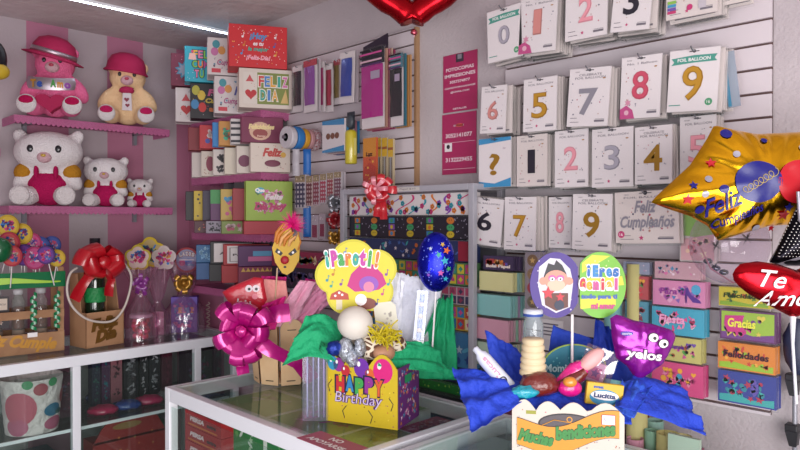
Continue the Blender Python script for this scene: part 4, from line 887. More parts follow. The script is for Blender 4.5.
for k, (fx, dk) in enumerate(((.56, 0), (.79, 0), (.34, 0))):
    p = a + ja * wc * fx + jb * .07; p.z = .912
    r_ = thing('glass_jar', ('small glass jar in the crate, middle of three', 'small glass jar in the crate, nearest the right post', 'small glass jar in the crate, farthest left')[k], 'jar', p, 0, 'jars in the wooden crate')
    MB().lathe([(.026, 0), (.028, .01), (.028, .13), (.018, .15), (.018, .165)], (0, 0, .09), clear('jar_glass', '#f0f4f0', .1, .03, 1.45), 18).build('jar_body', r_)
    MB().lathe([(.0235, .0), (.0245, .09), (.015, .10), (0, .10)], (0, 0, .095), flat('#6a3a2c'), 16).build('filling', r_)
    MB().lathe([(.022, 0), (.022, .022), (0, .024)], (0, 0, .25), flat('#c0bcc0'), 16).build('jar_lid', r_)
    MB().lathe([(.027, 0), (.027, .09), (0, .09)], (0, 0, 0), flat('#8a7a6c'), 12).build('paper_base', r_)
for fx in (.68, .92):
    p = a + ja * wc * fx - jb * .006; p.z = .9 + .1
    m = MB().grid(lambda u, v: (.014 * sin(u * 26), -.004 - .012 * (1 + cos(u * 26)) * .5, .17 - u * .16 + (v - .5) * .016), 60, 2, GR)
    one(m, 'curled_ribbon', 'curled green ribbon hanging %s on the crate' % ('between the jars' if fx < .8 else 'by the right post'), 'ribbon', p, ac)
m = MB(); m.M = Matrix.Translation((0, 0, 0)); m.box((0, 0, 0), (.075, .004, .14), flat('#2a2028')); m.rect(-.03, .01, .03, .06, -.003, flat('#c8b8a8')); m.text('DE LA ROSA', 0, .035, -.0035, flat('#2a2028'), w=.05, h=.008); m.scatter(-.035, -.065, .035, 0, -.003, 10, [flat('#a83a2c'), flat('#c8b0a0')], .012, 'ds', 2)
p = a + ja * wc * .36 + jb * .03; one(m, 'snack_pouch', 'dark printed snack pouch leaning in the crate', 'pouch', (p.x, p.y, .9 + .19), ac)
one(MB().grid(lambda u, v: (.13 * (u - .5) + .01 * noise.noise(Vector((u * 9, v * 9, 2))), .10 * (v - .5), .02 * noise.noise(Vector((u * 30, v * 30, 1)))), 24, 20, mat('crinkle_paper', '#b8aeb0', .6)), 'shredded_paper', 'crinkled pale filler paper in the crate', 'filler paper', tuple(a + ja * wc * .8 + jb * .08 + Vector((0, 0, .075))), ac)
cc = [('yellow', '#b8962c', '#c8a83c', '#a03a6a', '#3a5a9a'), ('red', '#a02a3c', '#b84a4a', '#d0b0a0', '#3a4a8a'), ('purple', '#4a2a6a', '#6a3a8a', '#c8a0b8', '#c83a5a'), ('orange', '#b8602a', '#c88a3a', '#7a2a4a', '#d0c0b0'), ('blue', '#2a3a7a', '#3a4a8a', '#b8a0c0', '#b83a5a'), ('pink', '#9a2a5a', '#b04a7a', '#d0b0c0', '#4a3a8a')]
for i, (px, py, r, k) in enumerate(((8, 226, .044, 0), (22, 234, .042, 0), (9, 243, .043, 1), (32, 243, .04, 5), (24, 255, .042, 2), (40, 247, .042, 4), (52, 245, .036, 4), (35, 258, .045, 5), (12, 256, .04, 1), (57, 258, .034, 0), (46, 255, .036, 2))):
    q = onY(px, py, 3.36 - .012 * i); r *= 1.15
    lolly('%s printed lollipop disc in the bunch over the crate, %s' % (cc[k][0], ('topmost', 'right of the topmost', 'under the topmost', 'above the pink heart disc', 'left in the lower row', 'second from the bunch end', 'at the bunch end', 'large and lowest', 'low beside the green ribbon', 'smallest, over the right post', 'behind the smallest disc')[i]), q, r, cc[k][1:], stick=max(.02, q.z - r - 1.2), grp='lollipop discs over the crate', tilt=RND.uniform(-.3, .3))
one(MB().ell((0, 0, 0), (.05, .04, .055), mat('green_bottle', '#0c5a34', .2, coat=.8)), 'green_ball', 'dark green glossy ball shape tied above the crate ribbon', 'ornament', onY(0, 250, 3.27))

# kraft wine box with bottle, rope handle and red bow
a, b, wb, ab = frm(86, 349, 124, 343); Hb = .165; Hk = .345; Db = .15
root = thing('bottle_gift_box', 'kraft cardboard bottle box with rope handle and gold Feliz Día lettering', 'gift box', a, ab)
m = MB(); t = .004
m.box((wb / 2, t / 2, Hb / 2), (wb, t, Hb), M_kraft); m.prism([(0, 0), (0, 0)], 0, 0, M_kraft) if False else None
m.build('front_panel', root)
for x in (t / 2, wb - t / 2):
    m = MB(); m.M = Matrix.Translation((x - t / 2, 0, 0)) @ Matrix(((0, 1, 0, 0), (1, 0, 0, 0), (0, 0, 1, 0), (0, 0, 0, 1)))
    m.prism([(0, 0), (Db, 0), (Db, Hk), (Db * .55, Hk), (Db * .3, Hb), (0, Hb)], 0, t, M_kraft); m.build('side_panel', root)
MB().box((wb / 2, Db - t / 2, Hk / 2), (wb, t, Hk), M_kraft).build('back_panel', root)
MB().box((wb / 2, Db / 2, .003), (wb - .01, Db - .01, .004), M_kraft).build('bottom_panel', root)
m = MB(); G2 = mat('brown_gold_wood', '#6e4a16', .5, metal=.2)
for s_, z, w2 in (('Feliz', .112, .15), ('Día', .055, .11)): m.text(s_, wb * .5, z, -.005, G2, w=w2, h=.058, bold=.07, shear=.35, rot=.15, ext=.004)
m.build('gold_lettering', root)
P = [onY(77, 268, a.y - .03), onY(70, 274, a.y - .04), onY(67, 290, a.y - .05), onY(72, 306, a.y - .05), onY(85, 318, a.y - .05), onY(100, 322, a.y - .05), onY(114, 320, a.y - .05), onY(124, 308, a.y - .05), onY(130, 290, a.y - .05), onY(131, 275, a.y - .04), onY(125, 264, a.y - .03)]
Q = []
for i in range(len(P) - 1):
    for k in range(4):
        t_ = k / 4; p0 = P[max(i - 1, 0)]; p1 = P[i]; p2 = P[i + 1]; p3 = P[min(i + 2, len(P) - 1)]
        Q.append(.5 * ((2 * p1) + (p2 - p0) * t_ + (2 * p0 - 5 * p1 + 4 * p2 - p3) * t_ ** 2 + (3 * p1 - p0 - 3 * p2 + p3) * t_ ** 3))
iv = root.matrix_basis.inverted()
loc = Vector(a); R_ = Matrix.Rotation(-ab, 4, 'Z')
MB().tube([R_ @ (p - loc) for p in Q] + [R_ @ (P[-1] - loc)], .0055, flat('#c8bcb4'), 8).build('rope_handle', root)
p = Vector(a) + Vector((cos(ab), sin(ab), 0)) * wb * .45 + Vector((-sin(ab), cos(ab), 0)) * Db * .5
r_ = thing('bottle', 'dark bottle with a green crinkled label standing in the kraft box', 'bottle', (p.x, p.y, .905))
MB().lathe([(.042, 0), (.045, .01), (.045, .30), (.040, .335), (.018, .38), (.016, .44)], (0, 0, 0), mat('dark_bottle_glass', '#1d2a1c', .1, coat=1), 24).build('bottle_body', r_)
MB().lathe([(.0465, .20), (.0475, .205), (.0475, .265), (.0465, .27)], (0, 0, 0), mat('green_label', '#1c8a48', .5, bump=(60, .8, .01)), 24).build('label', r_)
MB().lathe([(.023, 0), (.024, .004), (.024, .065), (0, .066)], (0, 0, .44), flat('#14131a', .3), 20).build('cap', r_)
M_sheer = mat('red_satin', '#b3101f', .3, coat=.4)
q = onY(101, 262, a.y - .045)
TL = lambda px, py: tuple(Matrix.Rotation(0.0, 3, 'Z') @ (onY(px, py, a.y - .05) - q))
bow('gift_bow', 'large shiny red ribbon bow on the kraft bottle box', q, .150, .075, M_sheer, 7, rz=0, zk=.55, tails=[([TL(98, 264), TL(88, 278), TL(74, 300)], .05), ([TL(104, 264), TL(112, 280), TL(108, 296)], .04)], seed=8)

# cellophane wrapped goods
def cello(label, loc, r0, h, flare, seed, tie=.62):
    def f(u, v):
        an = 2 * pi * u; z = v * h
        if v < tie: rr = r0 * (1.05 - .75 * max(0, v / tie - .55) / .45)
        else: rr = r0 * (.30 + flare * ((v - tie) / (1 - tie)) ** .8)
        n_ = noise.noise(Vector((cos(an) * 3, sin(an) * 3, v * 7 + seed))); rr *= 1 + .10 * n_ + (.10 * sin(an * 9 + seed) if v > tie else .03 * sin(an * 13))
        return (rr * cos(an), rr * sin(an), z)
    return one(MB().grid(f, 54, 26, M_cello), 'cellophane_wrap', label, 'wrap', loc, 0)
pc = onC(141, 339)
root = thing('candy_pail', 'clear pail of red and pink sweets wrapped in cellophane', 'pail', pc, 0)
MB().lathe([(.045, 0), (.047, .003), (.052, .11)], (0, 0, 0), clear('pail_plastic', '#ffe8ee', .03, .05, 1.3), 24).build('pail_body', root)
MB().lathe([(.055, 0), (.057, .004), (.057, .014), (.05, .018), (0, .02)], (0, 0, .11), mat('pale_lid', '#c8bcc4', .3, coat=.5), 24).build('lid', root)
R5 = random.Random(5)
for i in range(44):
    an = R5.uniform(0, 2 * pi); rr = R5.uniform(.02, .037); z = R5.uniform(.012, .10)
    one(MB().ell((0, 0, 0), (.014, .010, .012), mat('candy_%d' % (i % 4), ('#d8102c', '#e83a7a', '#a81028', '#f07a9a')[i % 4], .3, coat=.5), nu=8, nv=6), 'sweet', 'small %s sweet inside the wrapped clear pail' % ('red', 'pink', 'dark red', 'pale pink')[i % 4], 'sweet', (pc.x + rr * cos(an), pc.y + rr * sin(an), pc.z + z), R5.uniform(0, 3), '%s sweets in the clear pail' % ('red', 'pink', 'dark red', 'pale pink')[i % 4])
cello('crinkled cellophane around the pail of red sweets', pc, .072, .36, .75, 1)
bow('gift_bow', 'small purple ribbon bow on the cellophane pail', onY(141, 283, pc.y - .07), .05, .02, mat('purple_ribbon', '#8a3a8c', .3, coat=.5), 8, rz=-.4, tails=[([(0, 0, 0), (-.02, -.01, -.05)], .018), ([(0, 0, 0), (.02, -.01, -.06)], .018)], seed=2)
lolly('flower-shaped lollipop sign with a yellow edge above the pail', onY(138, 258, 3.30), .068, ('#b09a2c', '#c8b0a8', '#b03a4a', '#3a4a8a', '#c86a9a'), shape='flower', stick=.07, grp='flower lollipop signs')
lolly('yellow scalloped lollipop sign behind the others', onY(150, 253, 3.42), .085, ('#c8ac20', '#b8a06a', '#3a7a9a', '#b04a3a', '#4a7a3a'), shape='flower', stick=.1, grp='flower lollipop signs')
lolly('flower-shaped lollipop sign right of the yellow one', onY(164, 258, 3.36), .066, ('#c8b8b8', '#c0b0ac', '#b03a5a', '#7a3a8a', '#c8862c'), shape='flower', stick=.07, grp='flower lollipop signs')
pm = onC(164, 336)
m = MB().box((0, 0, .06), (.06, .03, .12), mat('pink_sweet_bag', '#8a2a5a', .4, coat=.5, var=(40, '#b88aa0'))); one(m, 'sweet_bag', 'pink and clear bag of sweets between the two wrapped gifts', 'bag', pm + Vector((0, .07, 0)), -.5)
cello('crinkled cellophane bag between the pail and the purple gift', pm + Vector((.0, .07, 0)), .055, .34, .8, 5, .5)
pr = onC(187, 332); pr = pr + Vector((0, .02, 0))
root = thing('printed_gift_box', 'purple and blue printed gift box wrapped in cellophane', 'gift box', pr, -.62)
MB().box((0, 0, .095), (.135, .07, .19), flat('#5a3aa0')).build('box_body', root, bevel=.002)
m = MB(); m.scatter(-.06, .005, .06, .165, -.036, 50, [flat(q_) for q_ in ('#3a6ab0', '#b04a9a', '#7ab0d0', '#8a4ab0', '#d0a0c8')], .012, 'dsh', 4); m.ctext('FELIZ', 0, .12, -.037, [flat('#3a8ac0'), flat('#d0a040'), flat('#c04a9a')], .10, .03, bold=.05); m.text('Cumple', 0, .075, -.037, flat('#a8c8e0'), w=.09, h=.025, bold=.05); m.text('años', 0, .04, -.037, flat('#c85aa0'), w=.07, h=.025, bold=.05)
m.build('printed_front', root)
cello('crinkled cellophane around the purple printed gift box', pr, .098, .38, .62, 9, .55)
bow('gift_bow', 'gold foil bow on the cellophane of the purple gift', onY(184, 283, pr.y - .09), .055, .028, mat('gold_ribbon', '#a87c34', .3, metal=.6), 8, rz=-.45, seed=6)
def ar(m): m.ctext('LAZOS', 0, .026, -.0045, [flat('#c8c0c0')], .085, .022, bold=.06, arc=.008, outline=flat('#8a1a24')); m.disc(-.025, -.015, .017, -.0045, flat('#b04a7a')); m.disc(.01, -.012, .02, -.0045, flat('#4a6ab0')); m.rect(-.04, -.002, .04, .004, -.005, flat('#d0c8d0')); m.rect(.0, -.03, .04, -.022, -.005, flat('#4a8ab0'))
lolly('round lollipop sign with a red band and pale letters', onY(187, 260, pr.y), .068, ('#9a2a34', '#8a8aa8', '#b04a7a', '#3a5a9a'), art=ar, stick=.06, grp='flower lollipop signs')
p = onC(208, 328)
one(MB().tube([(.010 * cos(i * .9), .010 * sin(i * .9), .004 + i * .0032) for i in range(44)], .0022, flat('#c8bcb0'), 6), 'curled_ribbon', 'pale curled ribbon standing beside the purple wrapped gift', 'ribbon', p)

# ---------------------------------------------------------------- goods inside the long counter
ZS = .5635
def box_at(name, label, cat, px0, px1, py1, ybot, h, dpt, col, Y, art=None, grp=None, z=ZS, rz=0, topz=None):
    a = onY(px0, py1, Y); b = onY(px1, py1, Y); w = (b - a).length
    m = MB().box((w / 2, dpt / 2, h / 2), (w, dpt, h), flat(col)); 
    if art: m.M = Matrix.Translation((w / 2, 0, 0)); art(m, w, h)
    return one(m, name, label, cat, (a.x, Y, z), rz, grp)
p = onY(32, 430, 3.27)
root = thing('fabric_basket', 'white fabric basket printed with pink, blue and green balloons', 'basket', (p.x, 3.27, ZS))
def bk(u, v):
    an = 2 * pi * u; rr = .105 + .02 * v + .004 * noise.noise(Vector((cos(an) * 4, sin(an) * 4, v * 9)))
    return (rr * cos(an), rr * sin(an), v * .24)
MB().grid(bk, 48, 14, mat('white_cloth', '#e0d4d4', .8, bump=(18, 1, .04))).build('basket_body', root)
m = MB()
def wp(p):
    an = p.x / .12 - pi / 2; rr = .105 + .02 * p.z / .24 + .0035; return Vector((rr * cos(an), rr * sin(an), p.z))
m.warp = wp
for x, z, r, q, k in ((-.085, .12, .055, '#b8566a', 1.1), (.0, .20, .022, '#a04a56', 1), (.06, .10, .034, '#2a6a8a', .7), (.07, .04, .04, '#b05a78', .6), (-.05, .225, .016, '#3a8a5a', 1), (.05, .225, .016, '#3a8a5a', 1), (-.10, .04, .04, '#b05a78', .8), (.125, .15, .02, '#a04a56', 1.4), (.10, .085, .02, '#2a5a5a', .5)): m.ringdisc(x, z, r * 1.3, 0, flat(q), 5, 20, rz=r * k * 1.2)
m.build('printed_balloons', root)
MB().lathe([(.0, .002), (.100, .003)], (0, 0, 0), flat('#a8a0a0'), 20).build('basket_floor', root)
for px0, px1, col, cols, lab in ((92, 100, '#1c2038', ('#3a4a5a', '#2a6a5a'), 'dark blue gift bag at the back of the counter'), (102, 110, '#4a2048', ('#1c7a86', '#1c7a86'), 'purple gift bag with a teal patch'), (111, 122, '#9a5a66', ('#3a2028', '#5a2a3a'), 'pink snake patterned gift bag'), (124, 138, '#14141c', ('#a8a4ac', '#8a8890'), 'black gift bag with white leaves'), (140, 148, '#17151c', ('#b0a8b0', '#b0a8b0'), 'black and white striped gift bag'), (149, 160, '#14141c', ('#b0acb4', '#8a8890'), 'black gift bag with large white petals'), (162, 172, '#4a1028', ('#6a1c38', '#6a1c38'), 'dark red gift bag right of the black bags')):
    box_at('gift_bag', lab, 'gift bag', px0, px1, 400, 0, .24, .05, col, 3.45, art=lambda m, w, h, cols=cols, px0=px0: m.scatter(-w * .45, h * .05, w * .45, h * .95, -.001, 16, [flat(q) for q in cols], w * .22, 'ost', px0), grp='gift bags in the long counter')
for i, (px, py, col, lab) in enumerate(((103, 410, '#b01c50', 'pink sweet bag lying at the shelf front left'), (127, 405, '#1c3f8a', 'blue sweet bag lying between two pink ones'), (149, 400, '#b8245a', 'large pink sweet bag lying by the post'), (100, 397, '#2a3a6a', 'dark blue sweet bag behind the left pink one'), (132, 391, '#2c4a8a', 'blue sweet bag behind the middle one'))):
    q = onZ(px, py, ZS + .02); m = MB().ell((0, 0, .022), (.07, .05, .024), mat('sweetbag_' + col.strip('#'), col, .25, coat=.8, bump=(50, .8, .01)), nu=22, nv=10, jit=.25)
    m.grid(lambda u, v: ((u - .5) * .15, (v - .5) * .10, .006 + .006 * noise.noise(Vector((u * 9, v * 9, i)))), 14, 10, M_cello)
    one(m, 'sweet_bag', lab, 'bag', (q.x, max(q.y, 3.19), ZS), -.3, 'sweet bags on the counter shelf')
one(MB().ell((0, 0, .03), (.03, .03, .028), mat('tinsel', '#8a8890', .2, metal=.8, bump=(90, 1, .02)), jit=.3), 'tinsel_ball', 'silver tinsel ball on the counter shelf by the post', 'decoration', (onY(163, 400, 3.3).x, 3.3, ZS))
for px0, px1, lab, col in ((60, 72, 'crumpled maroon bag beside the fabric basket', '#4a1c34'),):
    box_at('gift_bag', lab, 'gift bag', px0, px1, 420, 0, .2, .1, col, 3.36, art=lambda m, w, h: m.scatter(-w * .45, h * .05, w * .45, h * .95, -.001, 12, [flat('#8a3a5a'), flat('#5a4a6a')], w * .2, 'ost', 3), grp='gift bags in the long counter')
for px0, px1, lab, col in ((186, 196, 'dark printed bag behind the counter post', '#2a1c2c'), (198, 212, 'dark green and maroon printed bag at the counter end', '#2a3030'), (214, 228, 'violet printed bag, farthest in the counter', '#3a1c3c')):
    box_at('gift_bag', lab, 'gift bag', px0, px1, 395, 0, .22, .08, col, 3.35, art=lambda m, w, h, px0=px0: m.scatter(-w * .45, h * .05, w * .45, h * .95, -.001, 16, [flat('#6a2a4a'), flat('#3a5a5a'), flat('#5a3a6a')], w * .2, 'ost', px0), grp='gift bags in the long counter')
# handled box on the counter's base
aa = onY(93, 450, 3.2); bb = onY(166, 450, 3.2); wv = bb.x - aa.x
root = thing('handled_box', 'dark red gift box with a cut-out handle and dots in the lower counter', 'gift box', (aa.x, 3.2, .0875))
hh = min(onY(130, 415, 3.2).z - .0875, .462)
MB().box((wv / 2, .06, hh * .4), (wv, .12, hh * .8), flat('#8a1e1e')).build('box_body', root)
m = MB(); m.prism([(0, hh * .78), (wv * .12, hh * .93), (wv * .22, hh), (wv * .8, hh), (wv * .88, hh * .95), (wv, hh * .78)], 0, .008, flat('#8a1e1e')); m.disc(wv * .45, hh * .92, wv * .2, -.001, flat('#8a6a3a'), 16, rz=hh * .035); m.scatter(wv * .1, hh * .4, wv * .9, hh * .85, -.002, 16, [flat('#b8602a'), flat('#a07040')], .01, 'd', 4); m.build('handle_flap', root)
box_at('gift_box', 'dark blue green box beside the fabric basket, lower shelf', 'gift box', 20, 60, 450, 0, .34, .2, '#1c3a4a', 3.25, z=.0875)
box_at('gift_box', 'thin dark green box by the counter post, lower shelf', 'gift box', 168, 176, 450, 0, .36, .2, '#0c5a34', 3.25, z=.0875)
# ---------------------------------------------------------------- grey display case with wrapping paper
XD, YD0, YD1, ZT = 1.75, 1.405, 2.095, 1.622
root = thing('display_case', 'grey metal framed display case of wrapping paper behind the gift crate', 'display case', (XD, (YD0 + YD1) / 2, 0), FACE_B)
WD = YD1 - YD0
M_frame = mat('case_frame', '#9b99a2', .4, coat=.2)
for x in (-WD / 2 + .011, WD / 2 - .011):
    for y in (.011, .169): MB().box((x, y, ZT / 2), (.022, .022, ZT), M_frame).build('post', root, bevel=.002)
for y in (.011, .169): MB().box((0, y, ZT - .011), (WD - .044, .022, .022), M_frame).build('top_rail', root, bevel=.002)
for x in (-WD / 2 + .011, WD / 2 - .011): MB().box((x, .09, ZT - .011), (.02, .136, .02), M_frame).build('top_rail', root)
MB().box((0, .172, ZT / 2), (WD - .03, .004, ZT - .05), flat('#6a6870')).build('back_board', root)
m = MB().rect(-.02, ZT - .018, .10, ZT - .004, -.001, flat('#b9b4b0')); m.text('Papel $10', .04, ZT - .011, -.0016, INK, w=.08, h=.008); m.build('taped_label', root)
rows = [(193, 215, '#c9c2c4', 'white wrapping paper with coloured swirls, top of the display case', ['#b8306a', '#2a8a9a', '#c8702a', '#7a3a9a']),
        (216, 239, '#1f1e2a', 'black wrapping paper with emoji prints, second in the case', ['#b8a02a', '#3a8a5a', '#b86a2a', '#7a4a9a', '#3a7aa8']),
        (240, 261, '#22305a', 'navy wrapping paper with round space prints, third in the case', ['#3a9a9a', '#b8602a', '#c8c0c8', '#3a5a9a']),
        (262, 284, '#4a7a4a', 'green and pink tiled wrapping paper behind the blue balloon', ['#b83a7a', '#c8b83a', '#2a8a7a', '#c8702a']),
        (285, 303, '#b8a8b0', 'pale wrapping paper with dark letters beside the green tissue', ['#3a3a5a', '#b04a6a', '#8a3a5a']),
        (304, 328, '#b89a3a', 'yellow and red wrapping paper beside the green tissue', ['#b83a3a', '#2a7ab0', '#c84a8a', '#e0d0b0']),
        (329, 364, '#3a78a8', 'light blue wrapping paper low in the case', ['#5aa8c8', '#2a4a8a', '#c03a4a', '#b0c8d8']),
        (366, 380, '#141c3c', 'navy pack low in the display case', ['#1c2a5a', '#24346a']), (381, 392, '#1f6a2c', 'green pack lowest in the display case', ['#3a9a3a', '#8ab84a'])]
for i, (ya, yb, col, lab, cols) in enumerate(rows):
    za = onX(440, ya, XD + .02).z; zb = onX(440, yb, XD + .02).z; h = za - zb; w = WD - .05
    rt = thing('wrapping_paper_pack', lab, 'wrapping paper', (XD + .03, (YD0 + YD1) / 2, zb), FACE_B, 'wrapping paper packs in the display case')
    MB().box((0, .02, h / 2), (w, .04, h), flat(col, .4)).build('folded_paper', rt)
    m = MB(); cm = [flat(q) for q in cols]
    if i == 0:
        R0 = random.Random(4)
        for k in range(9):
            x0 = -w / 2 + .04 + k * w / 9.2; pts = [(x0 + .028 * sin(v * 5 + k) + (v - .5) * .05, h * (.04 + .92 * v)) for v in [j / 10 for j in range(11)]]
            for (xa, z_a), (xb, z_b) in zip(pts, pts[1:]): m.poly([(xa - .005, z_a), (xa + .005, z_a), (xb + .005, z_b), (xb - .005, z_b)], -.001, cm[k % 4])
            for j in range(5):
                fx = x0 + R0.uniform(-.03, .03); fz = R0.uniform(.1, .9) * h; c_ = R0.choice(cm)
                for q in range(5): m.disc(max(-w / 2 + .012, min(w / 2 - .012, fx)) + .006 * cos(q * 1.257), max(.012, min(h - .012, fz)) + .006 * sin(q * 1.257), .0048, -.0015, c_, 8)
    elif i == 1:
        R0 = random.Random(5)
        for k in range(7):
            x0 = -w / 2 + .05 + k * .098
            if k % 2: 
                for q in range(3): m.disc(x0, h * (.2 + .3 * q), .018, -.001, cm[q % 5], 14, rz=.012); m.disc(x0 - .005, h * (.22 + .3 * q), .002, -.0015, K_, 6); m.disc(x0 + .005, h * (.22 + .3 * q), .002, -.0015, K_, 6)
            else:
                for q in range(3): m.rect(x0 - .016, h * (.08 + .3 * q), x0 + .016, h * (.33 + .3 * q), -.001, cm[(q + k) % 5]); m.disc(x0, h * (.2 + .3 * q), .008, -.0015, cm[(q + 2 + k) % 5], 8)
        m.scatter(-w / 2, 0, w / 2, h, -.0005, 70, [flat('#9a94a8')], .004, 'ds', 4)
    elif i in (3, 5, 4):
        n = 18
        for k in range(n):
            for j in range(2): m.rect(-w / 2 + w * (k + .08) / n, h * (.06 + .47 * j), -w / 2 + w * (k + .92) / n, h * (.47 + .47 * j), -.001, cm[(k * 3 + j) % len(cm)]); m.star(-w / 2 + w * (k + .5) / n, h * (.26 + .47 * j), w / n * .3, -.0015, cm[(k + j + 1) % len(cm)], k=3 + (k % 3), q=.6)
    else:
        m.scatter(-w / 2, 0, w / 2, h, -.001, 46, cm, h * .16, 'dso', i)
        if i == 2: m.rect(w * .40, h * .04, w * .5, h * .96, -.002, flat('#8a1c34'))
    m.build('printed_pattern', rt)
    MB().box((0, .085, zb - .0035 - 0), (WD - .046, .15, .004), clear('shelf_glass', '#dfeee8', .08, .03, 1.45)).build('glass_shelf', root)
PW = mat('pink_white_ribbon', '#d0808e', .35, coat=.4); RW = mat('red_gloss_ribbon', '#b8202c', .3, coat=.6)
q = onX(380, 190, XD - .03)
bow('gift_bow', 'glossy red ribbon bow on top of the display case', q, .064, .03, RW, 8, tails=[([(0, 0, 0), (-.004, -.004, -.05), (-.01, 0, -.10)], .03), ([(0, 0, 0), (.012, -.006, -.05), (.014, -.004, -.11)], .026)], seed=11, flatk=.6)
bow_in = bow('gift_bow', 'smaller pale pink bow set in front of the red bow', q + Vector((-.025, 0, .004)), .055, .018, PW, 7, seed=12, flatk=.5)

# ---------------------------------------------------------------- plywood crate with the magenta bow
pc = onC(277, 386) + FW * .115 + RT * .012; pc.z = .9
root = thing('picket_box', 'round plywood picket box tied with a large magenta bow', 'gift box', pc, 0)
n = 9; rb = .110
for k in range(n):
    an = 2 * pi * k / n + .25; wd = 2 * rb * math.tan(pi / n) * .88; hgt = .235
    m = MB(); m.M = Matrix.Rotation(an, 4, 'Z') @ Matrix.Translation((0, -rb, 0)) @ Matrix.Rotation(radians(5), 4, 'X')
    w2 = wd / 2; top = [(w2 * 1.18 * cos(t), hgt - .03 + .038 * sin(t)) for t in (pi * j / 10 for j in range(11))]
    P = [(-w2, 0)] + [(w2, 0)] + top
    m.prism(P, -.002, .002, M_pine, M_burn)
    m.rect(-w2 * .45, hgt * .86, w2 * .45, hgt * .872, -.0026, M_burn); m.rect(-w2 * .45, hgt * .06, w2 * .45, hgt * .075, -.0026, M_burn)
    m.build('picket', root)
MB().lathe([(0, .002), (.104, .002), (.104, .007), (0, .007)], (0, 0, 0), M_pine, 18).build('bottom_board', root)
TMAT = {}
def tmat(h): return mat('tissue_' + h.strip('#'), h, .75, bump=(28, .8, .02))
def tissue(label, pts, col, seed=1, fold=.012, nf=2, name='tissue_sheet', bulge=(0, 0, 0), n=(30, 26), jag=0, solid=.0006, grp=None):
    """crumpled sheet spanning four corners: pts = base-left, base-right, tip-right, tip-left"""
    A, B, C, D = (Vector(p) for p in pts); o = (A + B) / 2; nrm = (B - A).cross(D - A).normalized(); bl = Vector(bulge)
    def f(u, v):
        vv = v + (jag * (noise.noise(Vector((u * 9, seed, 0))) + .6 * noise.noise(Vector((u * 31, seed, 5)))) if v > .95 else 0)
        p = A.lerp(B, u).lerp(D.lerp(C, u), vv)
        am = (.25 + .75 * v)
        d = fold * am * (sin(u * nf * 2 * pi + seed + 2 * noise.noise(Vector((u * 3, v * 2, seed)))) + 1.4 * noise.noise(Vector((u * 6, v * 5, seed))) + .22 * noise.noise(Vector((u * 17, v * 13, seed))))
        return p + nrm * d + bl * sin(pi * min(1, vv)) * (.6 + .4 * sin(pi * u)) - o
    return one(MB().grid(f, n[0], n[1], tmat(col)), name, label, 'tissue paper', o, 0, grp, solid=solid)
def T(px, py, t): return onT(px, py, t)
tc = 2.46
tissue('magenta tissue sheet rising left of the pale pink one, in the picket box', [T(258, 325, tc), T(280, 325, tc), T(287, 277, tc + .02), T(262, 276, tc + .02)], '#e0208c', 2, grp=None)
tissue('salmon pink tissue folded between the magenta and pale pink sheets', [T(262, 310, tc - .04), T(290, 312, tc - .04), T(286, 281, tc - .02), T(264, 279, tc - .02)], '#f0a09c', 3, fold=.003)
tissue('magenta tissue point in front of the sign stick', [T(255, 330, tc - .09), T(275, 330, tc - .09), T(286, 296, tc - .09), T(258, 306, tc - .09)], '#e0208c', 6)
tissue('pale pink tissue sheet leaning right out of the picket box', [T(268, 326, tc - .07), T(292, 328, tc - .05), T(318, 282, tc - .04), T(300, 280, tc - .04)], '#f8b4d0', 4, fold=.007)
tissue('second pale pink tissue wing farther right over the picket box', [T(282, 326, tc - .03), T(304, 328, tc), T(335, 300, tc), T(316, 284, tc)], '#f4a4c8', 5)
tissue('magenta tissue wing behind the pale pink ones', [T(288, 318, tc + .05), T(308, 318, tc + .05), T(330, 284, tc + .05), T(306, 278, tc + .05)], '#d82090', 7)
M_mag = mat('magenta_satin', '#b8107c', .22, metal=.35, coat=.6)
qb = T(243, 330, 2.25)
TLb = lambda px, py, dt=0: tuple(Matrix.Rotation(pi / 4, 3, 'Z') @ (T(px, py, 2.25 + dt) - qb))
bow('gift_bow', 'large shiny magenta bow on the picket box', qb, .105, .048, M_mag, 11, rz=FACE_C, tails=[([TLb(250, 334), TLb(272, 350, 0), TLb(298, 364, .02), TLb(314, 380, .06)], .05), ([TLb(243, 335), TLb(238, 352), TLb(244, 374)], .04), ([TLb(248, 330), TLb(266, 316, .02), TLb(290, 312, .05)], .06)], seed=21, flatk=.6)
